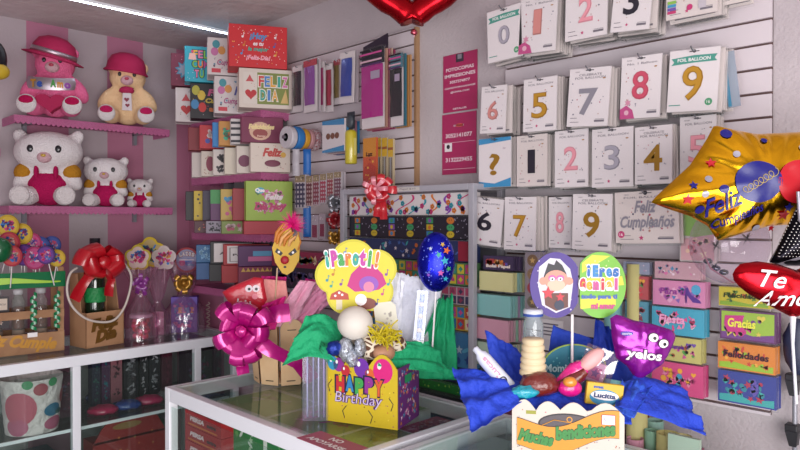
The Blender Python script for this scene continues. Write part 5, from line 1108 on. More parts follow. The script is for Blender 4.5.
# red sweet bag on top of the bow
root = thing('sweet_bag', 'red triangular sweet bag with cartoon eyes above the magenta bow', 'bag', T(246, 294, 2.36), FACE_C)
s = 2.36 / 670; P = [(-24, 2), (-14, 8), (8, 17), (17, 16), (21, -6), (14, -17), (-10, -17), (-18, -8)]
def pillow(P, H, m_, seed=0, k=4, wrinkle=.12, sc=1, cen=(0, 0), rings=14, seg=72, crimp=22, back=True):
    """inflated foil outline: P polygon (x,z); returns MB and height function"""
    cx, cz = cen
    def R(th):
        dx, dz = cos(th), sin(th); best = 1e-3
        for i in range(len(P)):
            x1, z1 = P[i][0] - cx, P[i][1] - cz; x2, z2 = P[(i + 1) % len(P)][0] - cx, P[(i + 1) % len(P)][1] - cz
            ex, ez = x2 - x1, z2 - z1; den = dx * ez - dz * ex
            if abs(den) < 1e-9: continue
            t = (x1 * ez - z1 * ex) / den; u = (x1 * dz - z1 * dx) / den
            if t > 0 and -1e-6 <= u <= 1 + 1e-6: best = max(best, t)
        return best
    def hgt(x, z):
        x -= cx; z -= cz; th = atan2(z, x); r = sqrt(x * x + z * z); rr = min(1, r / R(th)); base = max(0, 1 - rr ** k) ** .55
        return H * base * (1 + wrinkle * 1.5 * (rr ** 6) * sin(th * crimp + 2 * noise.noise(Vector((cos(th) * 3, sin(th) * 3, seed)))) + .35 * wrinkle * noise.noise(Vector((x / H * 1.5, z / H * 1.5, seed))))
    Rs = [R(2 * pi * i / seg) for i in range(seg)]
    mb = MB(); 
    for sg in ((-1, 1) if back else (-1,)):
        vs = [(cx * sc, sg * hgt(cx, cz) * sc, cz * sc)]; fs = []
        for j in range(1, rings + 1):
            q = (j / rings) ** .8
            for i in range(seg):
                th = 2 * pi * i / seg; r = Rs[i] * q; x = cx + r * cos(th); z = cz + r * sin(th)
                vs.append((x * sc, sg * (hgt(x, z) if j < rings else 0) * sc, z * sc))
        for i in range(seg): fs.append((0, 1 + i, 1 + (i + 1) % seg))
        for j in range(rings - 1):
            a = 1 + j * seg; b = a + seg
            for i in range(seg): fs.append((a + i, b + i, b + (i + 1) % seg, a + (i + 1) % seg))
        if sg > 0: fs = [f[::-1] for f in fs]
        mb.add(vs, fs, m_, True)
    return mb, (lambda p, e=.003: Vector((p.x, -hgt(p.x / sc, p.z / sc) * sc - e + p.y, p.z)))
mb, wf = pillow(P, 4.5, gloss('#b8182e'), 3, sc=s); mb.build('bag_body', root)
m = MB(); m.warp = wf
for x in (4, 11): m.ringdisc(x * s, 6 * s, 3.6 * s, 0, flat('#d8c8d0'), 2, 12); m.ringdisc((x + .4) * s, 5.5 * s, 1.5 * s, -.0006, K_, 1, 8)
m.text('loki', -1 * s, -8 * s, 0, flat('#d8c8d0'), w=14 * s, h=6 * s, bold=.04, rot=-.2); m.ringdisc(10 * s, -2 * s, 3 * s, 0, flat('#d87a8a'), 1, 8)
m.build('printed_motif', root)
# clown face sign with feather
ro = T(286, 252, 2.42); s = 2.42 / 670
root = thing('clown_lollipop', 'yellow pointed clown face sign with orange swirl hair and pink feather', 'lollipop sign', ro, FACE_C)
m = MB(); m.prism([(-14 * s, 4 * s), (-11 * s, -10 * s), (-4 * s, -21 * s), (1 * s, -23 * s), (7 * s, -19 * s), (13 * s, -8 * s), (14 * s, 8 * s), (13 * s, 20 * s), (8 * s, 10 * s), (4 * s, 28 * s), (-2 * s, 30 * s), (-8 * s, 24 * s), (-11 * s, 12 * s)], 0, .006, flat('#d0a628')); m.build('face_board', root)
m = MB(); OR = flat('#c87a2c'); OR2 = flat('#dfa668')
for k, (x0, z0, x1, z1, b) in enumerate(((-9, 8, 2, 26, 3), (-6, 6, 5, 22, 3), (-2, 6, 8, 20, 3), (3, 6, 10, 16, 2), (-11, 10, -2, 29, 2))):
    m.tube([(x0 * s, -.004, z0 * s), ((x0 + x1) / 2 * s - b * s, -.008, (z0 + z1) / 2 * s), (x1 * s, -.004, z1 * s)], [.004, .0075, .003], OR if k % 2 == 0 else OR2, 8)
m.tube([(8 * s, -.003, 12 * s), (12 * s, -.004, 20 * s), (15 * s, -.003, 10 * s), (12 * s, -.003, 2 * s)], .0028, OR, 6); m.build('swirl_hair', root)
m = MB(); m.poly([(-9 * s, 4 * s), (-3 * s, -1 * s), (-5 * s, -4 * s), (-11 * s, 0)], -.001, K_); m.poly([(9 * s, 4 * s), (2 * s, -2 * s), (5 * s, -4 * s), (11 * s, 0)], -.001, K_); m.disc(-7 * s, 0, 1.3 * s, -.0016, W_, 8); m.disc(7 * s, -.5 * s, 1.3 * s, -.0016, W_, 8)
m.disc(-1 * s, -15 * s, 1.6 * s, -.001, K_, 8, rz=1.2 * s); m.build('printed_face', root)
MB().ell((-1 * s, -.006, -8 * s), (4.2 * s, .008, 4.2 * s), flat('#a8182a')).build('round_nose', root)
R9 = random.Random(9); m = MB(); FE = flat('#e0187e')
for i in range(240):
    an = R9.uniform(0, 2 * pi); el = R9.uniform(-.6, 1.4); L = R9.uniform(.03, .062); d = Vector((cos(an) * cos(el), sin(an) * cos(el) * .6, sin(el))); c0 = Vector((6 * s, .004, 26 * s)); sd = d.cross(Vector((.3, 1, .2))).normalized() * .0022
    m.add([c0 - sd, c0 + sd, c0 + d * L + Vector((0, 0, .004))], [(0, 1, 2)], FE)
m.build('feather_plume', root)
MB().tube([(-9 * s, .006, -16 * s), (-13 * s, .008, -72 * s)], .0028, flat('#d0b090'), 8).build('stick', root)

# ---------------------------------------------------------------- birthday box
a, b, wb, ab = frm(327, 420, 398, 430)
# the panel's near face, box behind it
root = thing('birthday_box', 'yellow Happy Birthday gift box with purple confetti side', 'gift box', a, ab)
s = wb / 71; Hp = 60 * s; D = .155
arcs = []
def bump_(x0, x1, zb, hh, n=8): return [(x0 + (x1 - x0) * i / n, zb + hh * sin(pi * i / n)) for i in range(n + 1)]
top = bump_(0, 17 * s, Hp * .84, .030) + bump_(17 * s, 42 * s, Hp * .86, .032)[1:] + bump_(42 * s, wb, Hp * .86, .042)[1:]
m = MB(); m.prism([(0, 0), (wb, 0)] + top[::-1], -.004, 0, flat('#c9ae1c')); m.build('front_panel', root)
m = MB()
for x, z, r, q in ((7, 53, 5.5, '#2a8ab0'), (13, 52, 5.5, '#8a2a8a'), (20, 47, 4.5, '#b82430'), (36, 51, 7.5, '#6a2a9a'), (44, 46, 4.5, '#d0602a'), (57, 50, 9.5, '#d01c78')):
    m.disc(x * s, z * s, r * s, -.0046, flat(q), 22, rz=r * s * 1.15); m.disc((x - r * .35) * s, (z + r * .45) * s, r * s * .22, -.0052, W_, 10, rz=r * s * .32)
m.build('printed_balloons', root)
m = MB(); m.ctext('HAPPY', 34 * s, 35.5 * s, -.0056, [flat(q) for q in ('#b82430', '#2a7ab0', '#3a9a4a', '#8a2a8a', '#d0582a')], 48 * s, 14.5 * s, bold=.07, outline=flat('#1c1a3a'), jig=.8 * s)
m.text('Birthday', 33 * s, 22 * s, -.0056, flat('#4a1a6a'), w=48 * s, h=12.5 * s, bold=.05, shear=.15); m.text('Birthday', 33 * s, 22 * s, -.0064, flat('#c8b8d8'), w=47 * s, h=12 * s, bold=-.005, shear=.15)
for x, z, fl in ((7, 33, 1), (62, 22, -1), (22, 11, 1), (42, 9, -1)): m.tube([((x - 3 * fl) * s, -.005, (z - 6) * s), ((x - 5 * fl) * s, -.005, z * s), ((x - 1 * fl) * s, -.005, (z + 5) * s)], .0012, K_, 5)
m.scatter(.004, .004, wb - .004, Hp * .84, -.0043, 60, [flat('#b84a2a'), flat('#8a2a6a'), flat('#6a4a1a'), flat('#e0c84a')], .003, 'd', 5); m.build('printed_lettering', root)
PUR = flat('#5e1f6a')
for nm, x in (('side_panel', wb - .003), ('side_panel', 0)):
    m = MB(); m.box((x + .0015, D / 2, Hp * .44), (.003, D, Hp * .88), PUR); m.M = Matrix.Translation((x + .003, 0, 0)) @ Matrix.Rotation(pi / 2, 4, 'Z') if x else Matrix()
    if x: m.scatter(.004, .004, D - .004, Hp * .86, -.0005, 90, [flat('#c8882a'), flat('#3a8ab0'), flat('#c84a8a'), flat('#d0b0c0')], .008, 't', 6); m.rect(D * .3, Hp * .62, D * .62, Hp * .74, -.001, flat('#1c8a58'))
    m.build(nm, root)
MB().box((wb / 2, D, Hp * .44), (wb, .003, Hp * .88), PUR).build('back_panel', root); MB().box((wb / 2, D / 2, .002), (wb - .006, D - .006, .003), PUR).build('bottom_panel', root)
t0 = 2.0
GT = '#12a06a'
tissue('green tissue wing pointing left over the birthday box', [T(336, 362, 1.99), T(345, 328, 2.06), T(306, 316, 2.05), T(282, 366, 1.95)], GT, 3, fold=.010, nf=1.6, jag=.05, bulge=(0, 0, .035))
tissue('green tissue fold hanging between wing and birthday panel', [T(330, 366, 2.0), T(338, 350, 2.02), T(322, 338, 2.0), T(318, 352, 1.99)], '#0c7a50', 5, fold=.006)
tissue('tall green tissue sheet behind the birthday box, right of the white one', [T(408, 378, 2.12), T(458, 380, 2.16), T(452, 296, 2.16), T(436, 300, 2.14)], GT, 8, fold=.011, nf=3, jag=.08)
tissue('green tissue wing spreading right of the birthday box', [T(378, 366, 1.92), T(380, 346, 2.0), T(430, 340, 2.05), T(456, 378, 2.08)], '#12a06a', 9, fold=.008, nf=2, bulge=(0, 0, .01))
tissue('white tissue sheet standing behind the birthday goods', [T(372, 352, 2.1), T(428, 356, 2.14), T(444, 284, 2.16), T(388, 270, 2.14)], '#e4e6f2', 10, fold=.012, nf=3, jag=.06)
tissue('white tissue point rising beside the yellow sign', [T(380, 330, 2.08), T(400, 330, 2.1), T(405, 282, 2.1), T(386, 262, 2.1)], '#e8eaf4', 12, fold=.008, nf=2)
# blue oval balloon
s = 2.06 / 670; root = thing('balloon', 'deep blue oval foil balloon with coloured stars above the white tissue', 'balloon', T(436, 262, 2.06), FACE_C)
P = [(19 * cos(2 * pi * i / 40), 30 * sin(2 * pi * i / 40)) for i in range(40)]
mb, wf = pillow(P, 13, foil('#1c22b8', .25), 5, k=2.2, sc=s, wrinkle=.10, crimp=17); mb.build('foil_skin', root)
m = MB(); m.warp = wf; R3 = random.Random(3)
for i in range(60): m.ringdisc(R3.uniform(-14, 14) * s, R3.uniform(-23, 23) * s, R3.uniform(.4, .9) * s, 0, flat('#5a6ad0'), 1, 7)
for x, z, r, q in ((10, 12, 4, '#c8602a'), (2, 8, 3.5, '#2a9a8a'), (8, 2, 4.5, '#2aa0b8'), (12, -6, 3, '#3a9a5a'), (4, -10, 3.5, '#b84a9a'), (9, -16, 3, '#2aa0b8'), (-6, 14, 2, '#b8c0d8'), (6, 18, 2.6, '#c8a03a'), (-8, -12, 2, '#8a4ac0')): m.star(x * s, z * s, r * s, -.0006, flat(q), rot=x)
m.build('printed_stars', root)
MB().tube([(0, 0, -29 * s), (-4 * s, .01, -95 * s)], .003, W_, 6).build('stick', root)
# blue printed tube in clear sleeve
root = thing('printed_tube_pack', 'blue and white printed tube in a clear sleeve before the white tissue', 'tube pack', T(420, 322, 2.05), rot=(0, .09, FACE_C)); s = 2.05 / 670
MB().box((0, 0, 0), (11 * s, .016, 64 * s), clear('sleeve_shiny', '#f0f4ff', .18, .08, 1.5)).build('clear_sleeve', root)
m = MB(); m.tube([(0, 0, -29 * s), (0, 0, 28 * s)], 2.6 * s, gloss('#1f6fc0'), 12)
for z in (-20, -8, 6, 18): m.ell((0, -2 * s, z * s), (2.4 * s, 1.4 * s, 2.6 * s), W_)
m.build('blue_tube', root)
# flower sign with the greeting
s = 2.0 / 670; root = thing('star_sign', 'yellow five-lobed sign with green and white greeting letters', 'lollipop sign', T(357, 278, 2.03), FACE_C)
def lobes(r, q=.2): return [(r * (1 - q + q * abs(cos(2.5 * (t - 1.75))) ** .8) * cos(t), r * .92 * (1 - q + q * abs(cos(2.5 * (t - 1.75))) ** .8) * sin(t)) for t in (2 * pi * i / 80 for i in range(80))]
m = MB(); m.prism(lobes(43 * s), 0, .006, flat('#c0b81c')); m.poly(lobes(40.5 * s), -.0006, flat('#d2c62c')); m.build('sign_board', root)
m = MB(); m.ctext('¡Paroti!', -5 * s, 18 * s, -.0022, [flat('#2a9a8a'), flat('#b8389a'), flat('#3a9a4a'), flat('#c8702a')], 58 * s, 17 * s, bold=.07, outline=W_, arc=3 * s); m.build('greeting_lettering', root)
m = MB()
m.poly([(-10 * s, -8 * s), (-6 * s, 4 * s), (4 * s, 14 * s), (16 * s, 14 * s), (26 * s, 4 * s), (30 * s, -6 * s), (22 * s, -12 * s), (-2 * s, -14 * s)], -.0012, flat('#b81c78'))
m.disc(12 * s, -6 * s, 10 * s, -.0018, flat('#8a4ab0'), 18, rz=8 * s); m.disc(12 * s, -9 * s, 5.5 * s, -.0024, flat('#d07a9a'), 14)
m.disc(10 * s, -26 * s, 10 * s, -.0016, flat('#7a3a2c'), 16, rz=6 * s); m.disc(4 * s, -22 * s, 6 * s, -.002, W_, 12)
m.poly([(-28 * s, -22 * s), (-26 * s, -16 * s), (-18 * s, -12 * s), (-9 * s, -16 * s), (-8 * s, -22 * s)], -.0014, flat('#b04030')); m.rect(-21 * s, -32 * s, -15 * s, -22 * s, -.0014, flat('#d8cdb0'))
for x, z in ((-22, -18), (-15, -17), (-18, -15)): m.disc(x * s, z * s, 1.3 * s, -.002, W_, 8)
for x, z, q in ((-28, 0, '#2a8a9a'), (-22, 6, '#b8702a'), (-10, 28, '#3a6ab0'), (32, 6, '#7a3a9a'), (-24, -6, '#3a9a8a'), (28, -14, '#b83a7a'), (-14, -4, '#7a3a9a'), (22, -24, '#3a3a8a'), (34, -4, '#2a9a9a')): m.scatter(x * s - .008, z * s - .008, x * s + .01, z * s + .01, -.0016, 1, [flat(q)], 6 * s, 'n', 2)
m.build('printed_motif', root)
MB().tube([(2 * s, .008, -36 * s), (4 * s, .010, -78 * s)], .003, W_, 6).build('stick', root)
# contents
one(MB().ell((0, 0, 0), (.054, .052, .050), mat('white_ball', '#d6cfc6', .6)), 'ball', 'round white ball resting on the goods in the birthday box', 'ball', T(355, 323, 1.97))
M_gir = bpy.data.materials.new('giraffe_spots'); M_gir.use_nodes = True; nt = M_gir.node_tree
vo = nt.nodes.new('ShaderNodeTexVoronoi'); vo.feature = 'DISTANCE_TO_EDGE'; vo.inputs['Scale'].default_value = 42
tcn = nt.nodes.new('ShaderNodeTexCoord'); nt.links.new(tcn.outputs['Object'], vo.inputs['Vector']); rp = nt.nodes.new('ShaderNodeValToRGB'); rp.color_ramp.interpolation = 'CONSTANT'
rp.color_ramp.elements[0].color = rgb('#d8ccb8'); rp.color_ramp.elements[1].color = rgb('#5c3a2a'); rp.color_ramp.elements[1].position = .12
nt.links.new(vo.outputs['Distance'], rp.inputs['Fac']); nt.links.new(rp.outputs['Color'], nt.nodes['Principled BSDF'].inputs['Base Color']); nt.nodes['Principled BSDF'].inputs['Roughness'].default_value = .9
m = MB()
for px, py, t_, r in ((334, 350, 2.03, .03), (372, 345, 2.0, .05), (396, 345, 2.02, .035), (350, 348, 2.06, .04), (385, 362, 2.02, .05), (362, 362, 2.03, .05)): m.ell(T(px, py, t_) - T(365, 352, 2.0), (r, r * .9, r * .9), M_gir)
one(m, 'plush_giraffe', 'brown and white spotted plush lying in the birthday box', 'plush toy', T(365, 352, 2.0), remesh=.006)
m = MB(); RR = random.Random(17)
for i in range(90):
    p0 = Vector((RR.uniform(-.035, .035), RR.uniform(-.025, .025), RR.uniform(-.01, .025))); d = Vector((RR.uniform(-1, 1), RR.uniform(-1, 1), RR.uniform(-.5, 1))) * .02
    m.tube([p0, p0 + d + Vector((0, 0, .008)), p0 + d * 2], .0022, flat('#d0be20'), 4, smooth=False)
one(m, 'shredded_paper', 'tangle of yellow shredded paper in the birthday box', 'filler paper', T(385, 341, 1.96), kind='stuff')
one(MB().ell((0, 0, 0), (.036, .03, .026), flat('#b58468'), jit=.1), 'cookie', 'round tan biscuit ball at the birthday box rim', 'biscuit', T(384, 353, 1.97))
one(MB().ell((0, 0, 0), (.03, .02, .022), mat('blue_wrap', '#15308a', .25, metal=.5, bump=(60, .8, .01)), jit=.3), 'sweet', 'dark blue wrapped sweet at the birthday panel', 'sweet', T(336, 348, 1.95))
M_si = mat('silver_wrap', '#b9bfca', .25, metal=.7, bump=(70, .9, .01))
for px, py, r, lab in ((346, 354, .034, 'tall silver wrapped sweet beside the dark blue one'), (360, 352, .026, 'small silver wrapped sweet in the middle of the box'), (352, 362, .026, 'silver wrapped sweet just behind the birthday panel')):
    one(MB().ell((0, 0, 0), (r * .7, r * .6, r), M_si, jit=.4), 'sweet', lab, 'sweet', T(px, py - 4, 1.95))
root = thing('gift_card', 'white tag with pale print leaning behind the yellow shreds', 'card', T(386, 318, 2.03), rot=(0, -.12, FACE_C)); s = 2.03 / 670
m = MB(); m.prism([(-11 * s, -16 * s), (11 * s, -16 * s), (11 * s, 12 * s), (7 * s, 16 * s), (-7 * s, 16 * s), (-11 * s, 12 * s)], 0, .002, flat('#d4d0c0')); m.scatter(-8 * s, -12 * s, 8 * s, 8 * s, -.0006, 14, [flat('#a8a890'), flat('#b0a8a0')], 2 * s, 'd', 2); m.build('card', root)
# clear striped box standing in for a reflection of the counter's inner frame
c0 = onC(314, 424) + FW * .05; root = thing('reflection_box', 'clear striped box standing in for a counter frame reflection, left of the birthday box', 'reflection stand-in', (c0.x, c0.y, .9), FACE_C)
m = MB(); m.box((0, 0, .10), (.075, .05, .20), clear('acrylic', '#e8e8f4', .10, .05, 1.5)); m.build('clear_box', root)
for i, x in enumerate((-.026, -.008, .008, .024)): MB().box((x, .0, .098), (.004, .01, .185), foil(('#9a9cb0', '#7a7c92', '#a8a8b8', '#8a7ca0')[i], .3)).build('reflection_strip', root)

# NO APOYARSE card on the glass
cc_ = onC(330, 443); root = thing('counter_sign', 'pink card reading NO APOYARSE lying on the counter glass', 'sign', (cc_.x + .005, cc_.y, .899), rot=(-pi / 2, 0, FACE_B))
m = MB(); m.box((0, .0006, 0), (.20, .0012, .085), flat('#a85068')); m.build('card', root)
m = MB(); m.text('NO', 0, .019, -.0008, W_, w=.05, h=.022, bold=.04); m.text('APOYARSE', -.005, -.016, -.0008, W_, w=.15, h=.022, bold=.04); m.build('white_lettering', root)
# ---------------------------------------------------------------- blue tissue basket
tb = 1.52
a = onZ(512, 486, .899); b = onZ(624, 494, .899); wb = (b - a).length; ab = atan2(b.y - a.y, b.x - a.x)
root = thing('gift_basket_box', 'gift box with white scalloped Muchas bendiciones panel and blue tissue', 'gift box', a, ab); s = wb / 110
Hp = a.z; Hs = 90 * s
top = bump_(0, 24 * s, Hs * .88, .024) + bump_(24 * s, 48 * s, Hs * .90, .018)[1:] + bump_(48 * s, 74 * s, Hs * .90, .018)[1:] + bump_(74 * s, wb, Hs * .86, .028)[1:]
MB().prism([(0, 0), (wb, 0)] + top[::-1], -.004, 0, flat('#c2b8ae')).build('front_panel', root)
m = MB(); OG = flat('#c8861c')
m.scatter(.006, Hs * .1, wb - .006, Hs * .90, -.0043, 120, [flat('#3a3a3a'), flat('#a05a3a'), flat('#7a6a8a'), flat('#b83a5a')], .0022, 'dt', 5)
EL = [(55 * s + 29 * s * cos(t), 67 * s + 11 * s * sin(t)) for t in (2 * pi * i / 30 for i in range(30))]
m.poly(EL, -.0046, K_); m.poly([((x - 55 * s) * .94 + 55 * s, (z - 67 * s) * .88 + 67 * s) for x, z in EL], -.005, flat('#4a4248')); m.tube([(30 * s, -.006, 65 * s), (42 * s, -.006, 71 * s), (58 * s, -.006, 69 * s), (70 * s, -.006, 65 * s), (80 * s, -.006, 69 * s)], .0009, OG, 5); m.disc(57 * s, 72 * s, 3 * s, -.0054, OG, 12); m.disc(57 * s, 72 * s, 2 * s, -.0058, flat('#4a4248'), 12)
def ribn(u): return 57 * s + (u - .5) * 4 * s + 7 * s * sin((u - .12) * 6.0) * -1 + 6 * s * u
PT = [(5 * s + 100 * s * u, ribn(u) + 12 * s) for u in (i / 16 for i in range(17))]; PB = [(5 * s + 100 * s * u, ribn(u) - 15 * s) for u in (i / 16 for i in range(17))]
m.poly([(x, z + .0012) for x, z in PT] + [(x, z - .0012) for x, z in PB[::-1]], -.0060, flat('#3a1c18')); m.poly(PT + PB[::-1], -.0065, OG)
m.build('printed_banner', root)
m = MB(); GRN = flat('#2f7a34'); m.text('Muchas', 24 * s, ribn(.22) - 1 * s, -.0072, flat('#1c4a20'), w=36 * s, h=14 * s, bold=.10, shear=.2, rot=-.15); m.text('Muchas', 24 * s, ribn(.22) - 1 * s, -.0078, GRN, w=35 * s, h=13 * s, bold=.06, shear=.2, rot=-.15)
m.text('bendiciones', 72 * s, ribn(.7) - 3 * s, -.0072, flat('#1c4a20'), w=60 * s, h=15 * s, bold=.10, shear=.2, rot=.14); m.text('bendiciones', 72 * s, ribn(.7) - 3 * s, -.0078, GRN, w=59 * s, h=14 * s, bold=.06, shear=.2, rot=.14); m.build('green_lettering', root)
m = MB(); m.rect(88 * s, 69 * s, 101 * s, 79 * s, -.0082, flat('#b0306a')); m.rect(88.5 * s, 69.5 * s, 100.5 * s, 78.5 * s, -.0086, W_); m.text('$230', 94.5 * s, 74 * s, -.009, flat('#8a7ab0'), w=9 * s, h=4 * s); m.build('price_tag', root)
m = MB(); m.rect(14 * s, Hs * .84, 24 * s, Hs * .88, -.0046, flat('#8a8a2a')); m.rect(18 * s, 0, 92 * s, 26 * s, -.0046, flat('#3a2c2c')); m.rect(20 * s, 0, 90 * s, 24 * s, -.005, flat('#3a8ab0')); m.heart(10 * s, 22 * s, 6 * s, -.005, flat('#5aa0b0')); m.heart(100 * s, 22 * s, 6 * s, -.005, flat('#5aa0b0')); m.build('printed_border', root)
D = .16
for x in (.002, wb - .002): MB().box((x, D / 2, Hs * .42), (.004, D, Hs * .84), flat('#1c7fa8')).build('side_panel', root)
MB().box((wb / 2, D, Hs * .42), (wb, .004, Hs * .84), flat('#1c7fa8')).build('back_panel', root); MB().box((wb / 2, D / 2, .003), (wb - .01, D - .01, .004), flat('#1c7fa8')).build('bottom_panel', root)
BT = '#1a3cb8'
TT = lambda *q: [T(*p) for p in q]
tissue('blue tissue wing flaring left of the basket', TT((522, 402, 1.50), (500, 372, 1.58), (452, 366, 1.60), (472, 432, 1.44)), BT, 3, fold=.011, nf=2.5, jag=.04, n=(40, 34))
tissue('blue tissue band running along the top of the white panel', TT((500, 404, 1.52), (632, 424, 1.50), (628, 396, 1.60), (496, 380, 1.60)), '#1c40bc', 5, fold=.006, nf=3, n=(44, 20), bulge=(0, 0, .012))
tissue('blue tissue point standing behind the white spray tube', TT((494, 384, 1.66), (548, 384, 1.68), (516, 348, 1.70), (485, 330, 1.70)), '#1c3eb8', 6, fold=.007, nf=1.5)
tissue('blue tissue peak behind the jar and the round signs', TT((545, 372, 1.74), (600, 368, 1.76), (612, 346, 1.78), (553, 325, 1.78)), '#2044bc', 9, fold=.006, nf=1.5)
tissue('blue tissue behind the purple bag', TT((590, 376, 1.72), (640, 384, 1.70), (612, 330, 1.74), (596, 318, 1.76)), '#1a3cb0', 10, fold=.008, nf=2)
tissue('blue tissue wing spreading right under the purple bag', TT((618, 406, 1.50), (634, 374, 1.62), (682, 386, 1.64), (708, 434, 1.54)), BT, 14, fold=.007, nf=2.0, jag=.04, n=(40, 34), bulge=(0, 0, .006))
tissue('blue tissue crumple where the right wing meets the panel', TT((614, 412, 1.49), (634, 418, 1.49), (652, 386, 1.58), (622, 378, 1.60)), '#2450c0', 16, fold=.007, nf=1.5)
# jar with coiled cream cord below
p = T(533, 352, 1.66); s = 1.66 / 670
root = thing('glass_jar', 'empty glass jar with a blue-rimmed lid behind the cream spindle', 'jar', p, 0)
MB().lathe([(9 * s, -14 * s), (10 * s, -10 * s), (10 * s, 28 * s), (8 * s, 33 * s), (8 * s, 38 * s)], (0, 0, 0), clear('jar_thick', '#e4ecf0', .2, .04, 1.5), 24).build('jar_body', root)
MB().lathe([(9.5 * s, 36 * s), (9.8 * s, 37 * s), (9.8 * s, 41 * s), (9 * s, 43 * s), (0, 43 * s)], (0, 0, 0), flat('#c4c8d4', .3), 24).build('jar_lid', root)
MB().lathe([(9.9 * s, 36.2 * s), (10.1 * s, 36.6 * s), (10.1 * s, 38.4 * s), (9.9 * s, 38.8 * s)], (0, 0, 0), flat('#2c4a9a'), 24).build('lid_band', root)
p = T(533, 375, 1.58); s = 1.58 / 670
pr_ = []
for i in range(6):
    z = i * 6.2; w_ = 13.4 - .5 * i; pr_ += [(w_ * .90 * s, z * s), (w_ * s, (z + 1.5) * s), (w_ * s, (z + 4.4) * s), (w_ * .90 * s, (z + 5.9) * s)]
root = thing('cord_spindle', 'stack of cream rope-like rings standing in the blue basket', 'rope stack', p, 0)
MB().lathe([(0, 0)] + pr_ + [(0, 37.3 * s)], (0, 0, 0), mat('cream_wax', '#d2bf9c', .55), 24).build('ring_stack', root)
# sweets in the basket
M_br = mat('tamarind', '#6a1c14', .3, coat=.6, bump=(50, .8, .01))
one(MB().ell((0, 0, 0), (.046, .03, .028), M_br, jit=.2), 'candy_roll', 'dark red brown tamarind roll wrapped in film below the cream rings', 'sweet', T(540, 384, 1.55), FACE_C)
m = MB(); m.tube([(-.03, 0, -.012), (0, 0, .0), (.02, 0, .012), (.045, 0, .03)], [.008, .016, .016, .010], M_br, 14)
one(m, 'candy_roll', 'slanting brown sweet strip between the dark roll and the pink wrapper', 'sweet', T(566, 384, 1.56), FACE_C)
root = thing('wrapped_sweet', 'hot pink wrapper with a pale pink marshmallow top', 'sweet', T(571, 377, 1.57), rot=(0, .85, FACE_C))
MB().ell((0, 0, 0), (.024, .016, .056), mat('hot_pink_wrap', '#d0187e', .25, coat=.7, bump=(40, .8, .01)), jit=.2).build('wrapper', root)
MB().ell((.0, -.003, .062), (.018, .016, .036), mat('marshmallow', '#d8a0a0', .5), jit=.1).build('marshmallow', root)
one(MB().ell((0, 0, 0), (.028, .018, .02), mat('hot_pink_wrap', '#d0187e')), 'wrapped_sweet', 'hot pink sweet lying in front of the orange one', 'sweet', T(570, 388, 1.545), FACE_C)
one(MB().ell((0, 0, 0), (.016, .012, .012), mat('orange_sweet', '#d0822c', .3, coat=.5)), 'wrapped_sweet', 'small orange sweet on the hot pink wrapper', 'sweet', T(570, 382, 1.515), FACE_C)
one(MB().ell((0, 0, 0), (.034, .02, .014), mat('teal_wrap', '#1c9ab0', .3, coat=.6, bump=(60, .8, .01)), jit=.4), 'wrapped_sweet', 'crumpled teal wrapper beside the white tube', 'sweet', T(525, 392, 1.53), FACE_C)
root = thing('sweet_cube_pack', 'clear bag holding a white printed sweet cube', 'bag', T(594, 369, 1.64), rot=(0, .35, FACE_C)); s = 1.64 / 670
m = MB().box((0, 0, -2 * s), (22 * s, .03, 20 * s), flat('#d0ccd4')); m.rect(-6 * s, -9 * s, 6 * s, 3 * s, -.0156, flat('#b86a9a')); m.star(0, -3 * s, 5 * s, -.0162, flat('#5a3a8a')); m.build('white_cube', root, bevel=.003)
MB().grid(lambda u, v: ((u - .5) * 34 * s, -.018 + .006 * noise.noise(Vector((u * 3, v * 3, 3))), (v - .45) * 42 * s), 16, 16, M_cello).build('clear_bag', root)
# teal oval sign board behind
root = thing('oval_sign', 'teal oval board with a green rim and white letters behind the sweets', 'sign', T(574, 370, 1.68), FACE_C); s = 1.68 / 670
m = MB(); E = lambda k: [(33 * k * s * cos(t), 26 * k * s * sin(t)) for t in (2 * pi * i / 40 for i in range(40))]
m.prism(E(1), 0, .005, flat('#8aa63a')); m.poly(E(.955), -.0006, flat('#0f6f86')); m.build('board', root)
m = MB().text('Momito', -14 * s, 2 * s, -.0012, flat('#b8d8dc'), w=30 * s, h=8 * s, bold=.03); m.scatter(-25 * s, -18 * s, 25 * s, 18 * s, -.001, 20, [flat('#5aa8b0')], 1.4 * s, 'd', 3); m.build('pale_lettering', root)
# yellow pack with teal print
root = thing('sweet_pack', 'yellow pack with a white and teal label at the right of the white panel', 'pack', T(604, 394, 1.54), rot=(0, .12, FACE_C)); s = 1.54 / 670
m = MB().box((0, 0, 0), (37 * s, .012, 22 * s), flat('#c8a428')); m.build('pack_body', root, bevel=.002)
m = MB(); m.disc(0, -3 * s, 15 * s, -.0066, flat('#3a8ab0'), 20, rz=8 * s); m.disc(0, -1 * s, 14 * s, -.007, W_, 20, rz=4.5 * s); m.text('Lucitta', 0, -1 * s, -.0076, flat('#2a3a6a'), w=22 * s, h=5 * s, bold=.05); m.text('sweet', -7 * s, 7 * s, -.0066, flat('#2a4a9a'), w=10 * s, h=3 * s, bold=.05); m.build('printed_label', root)
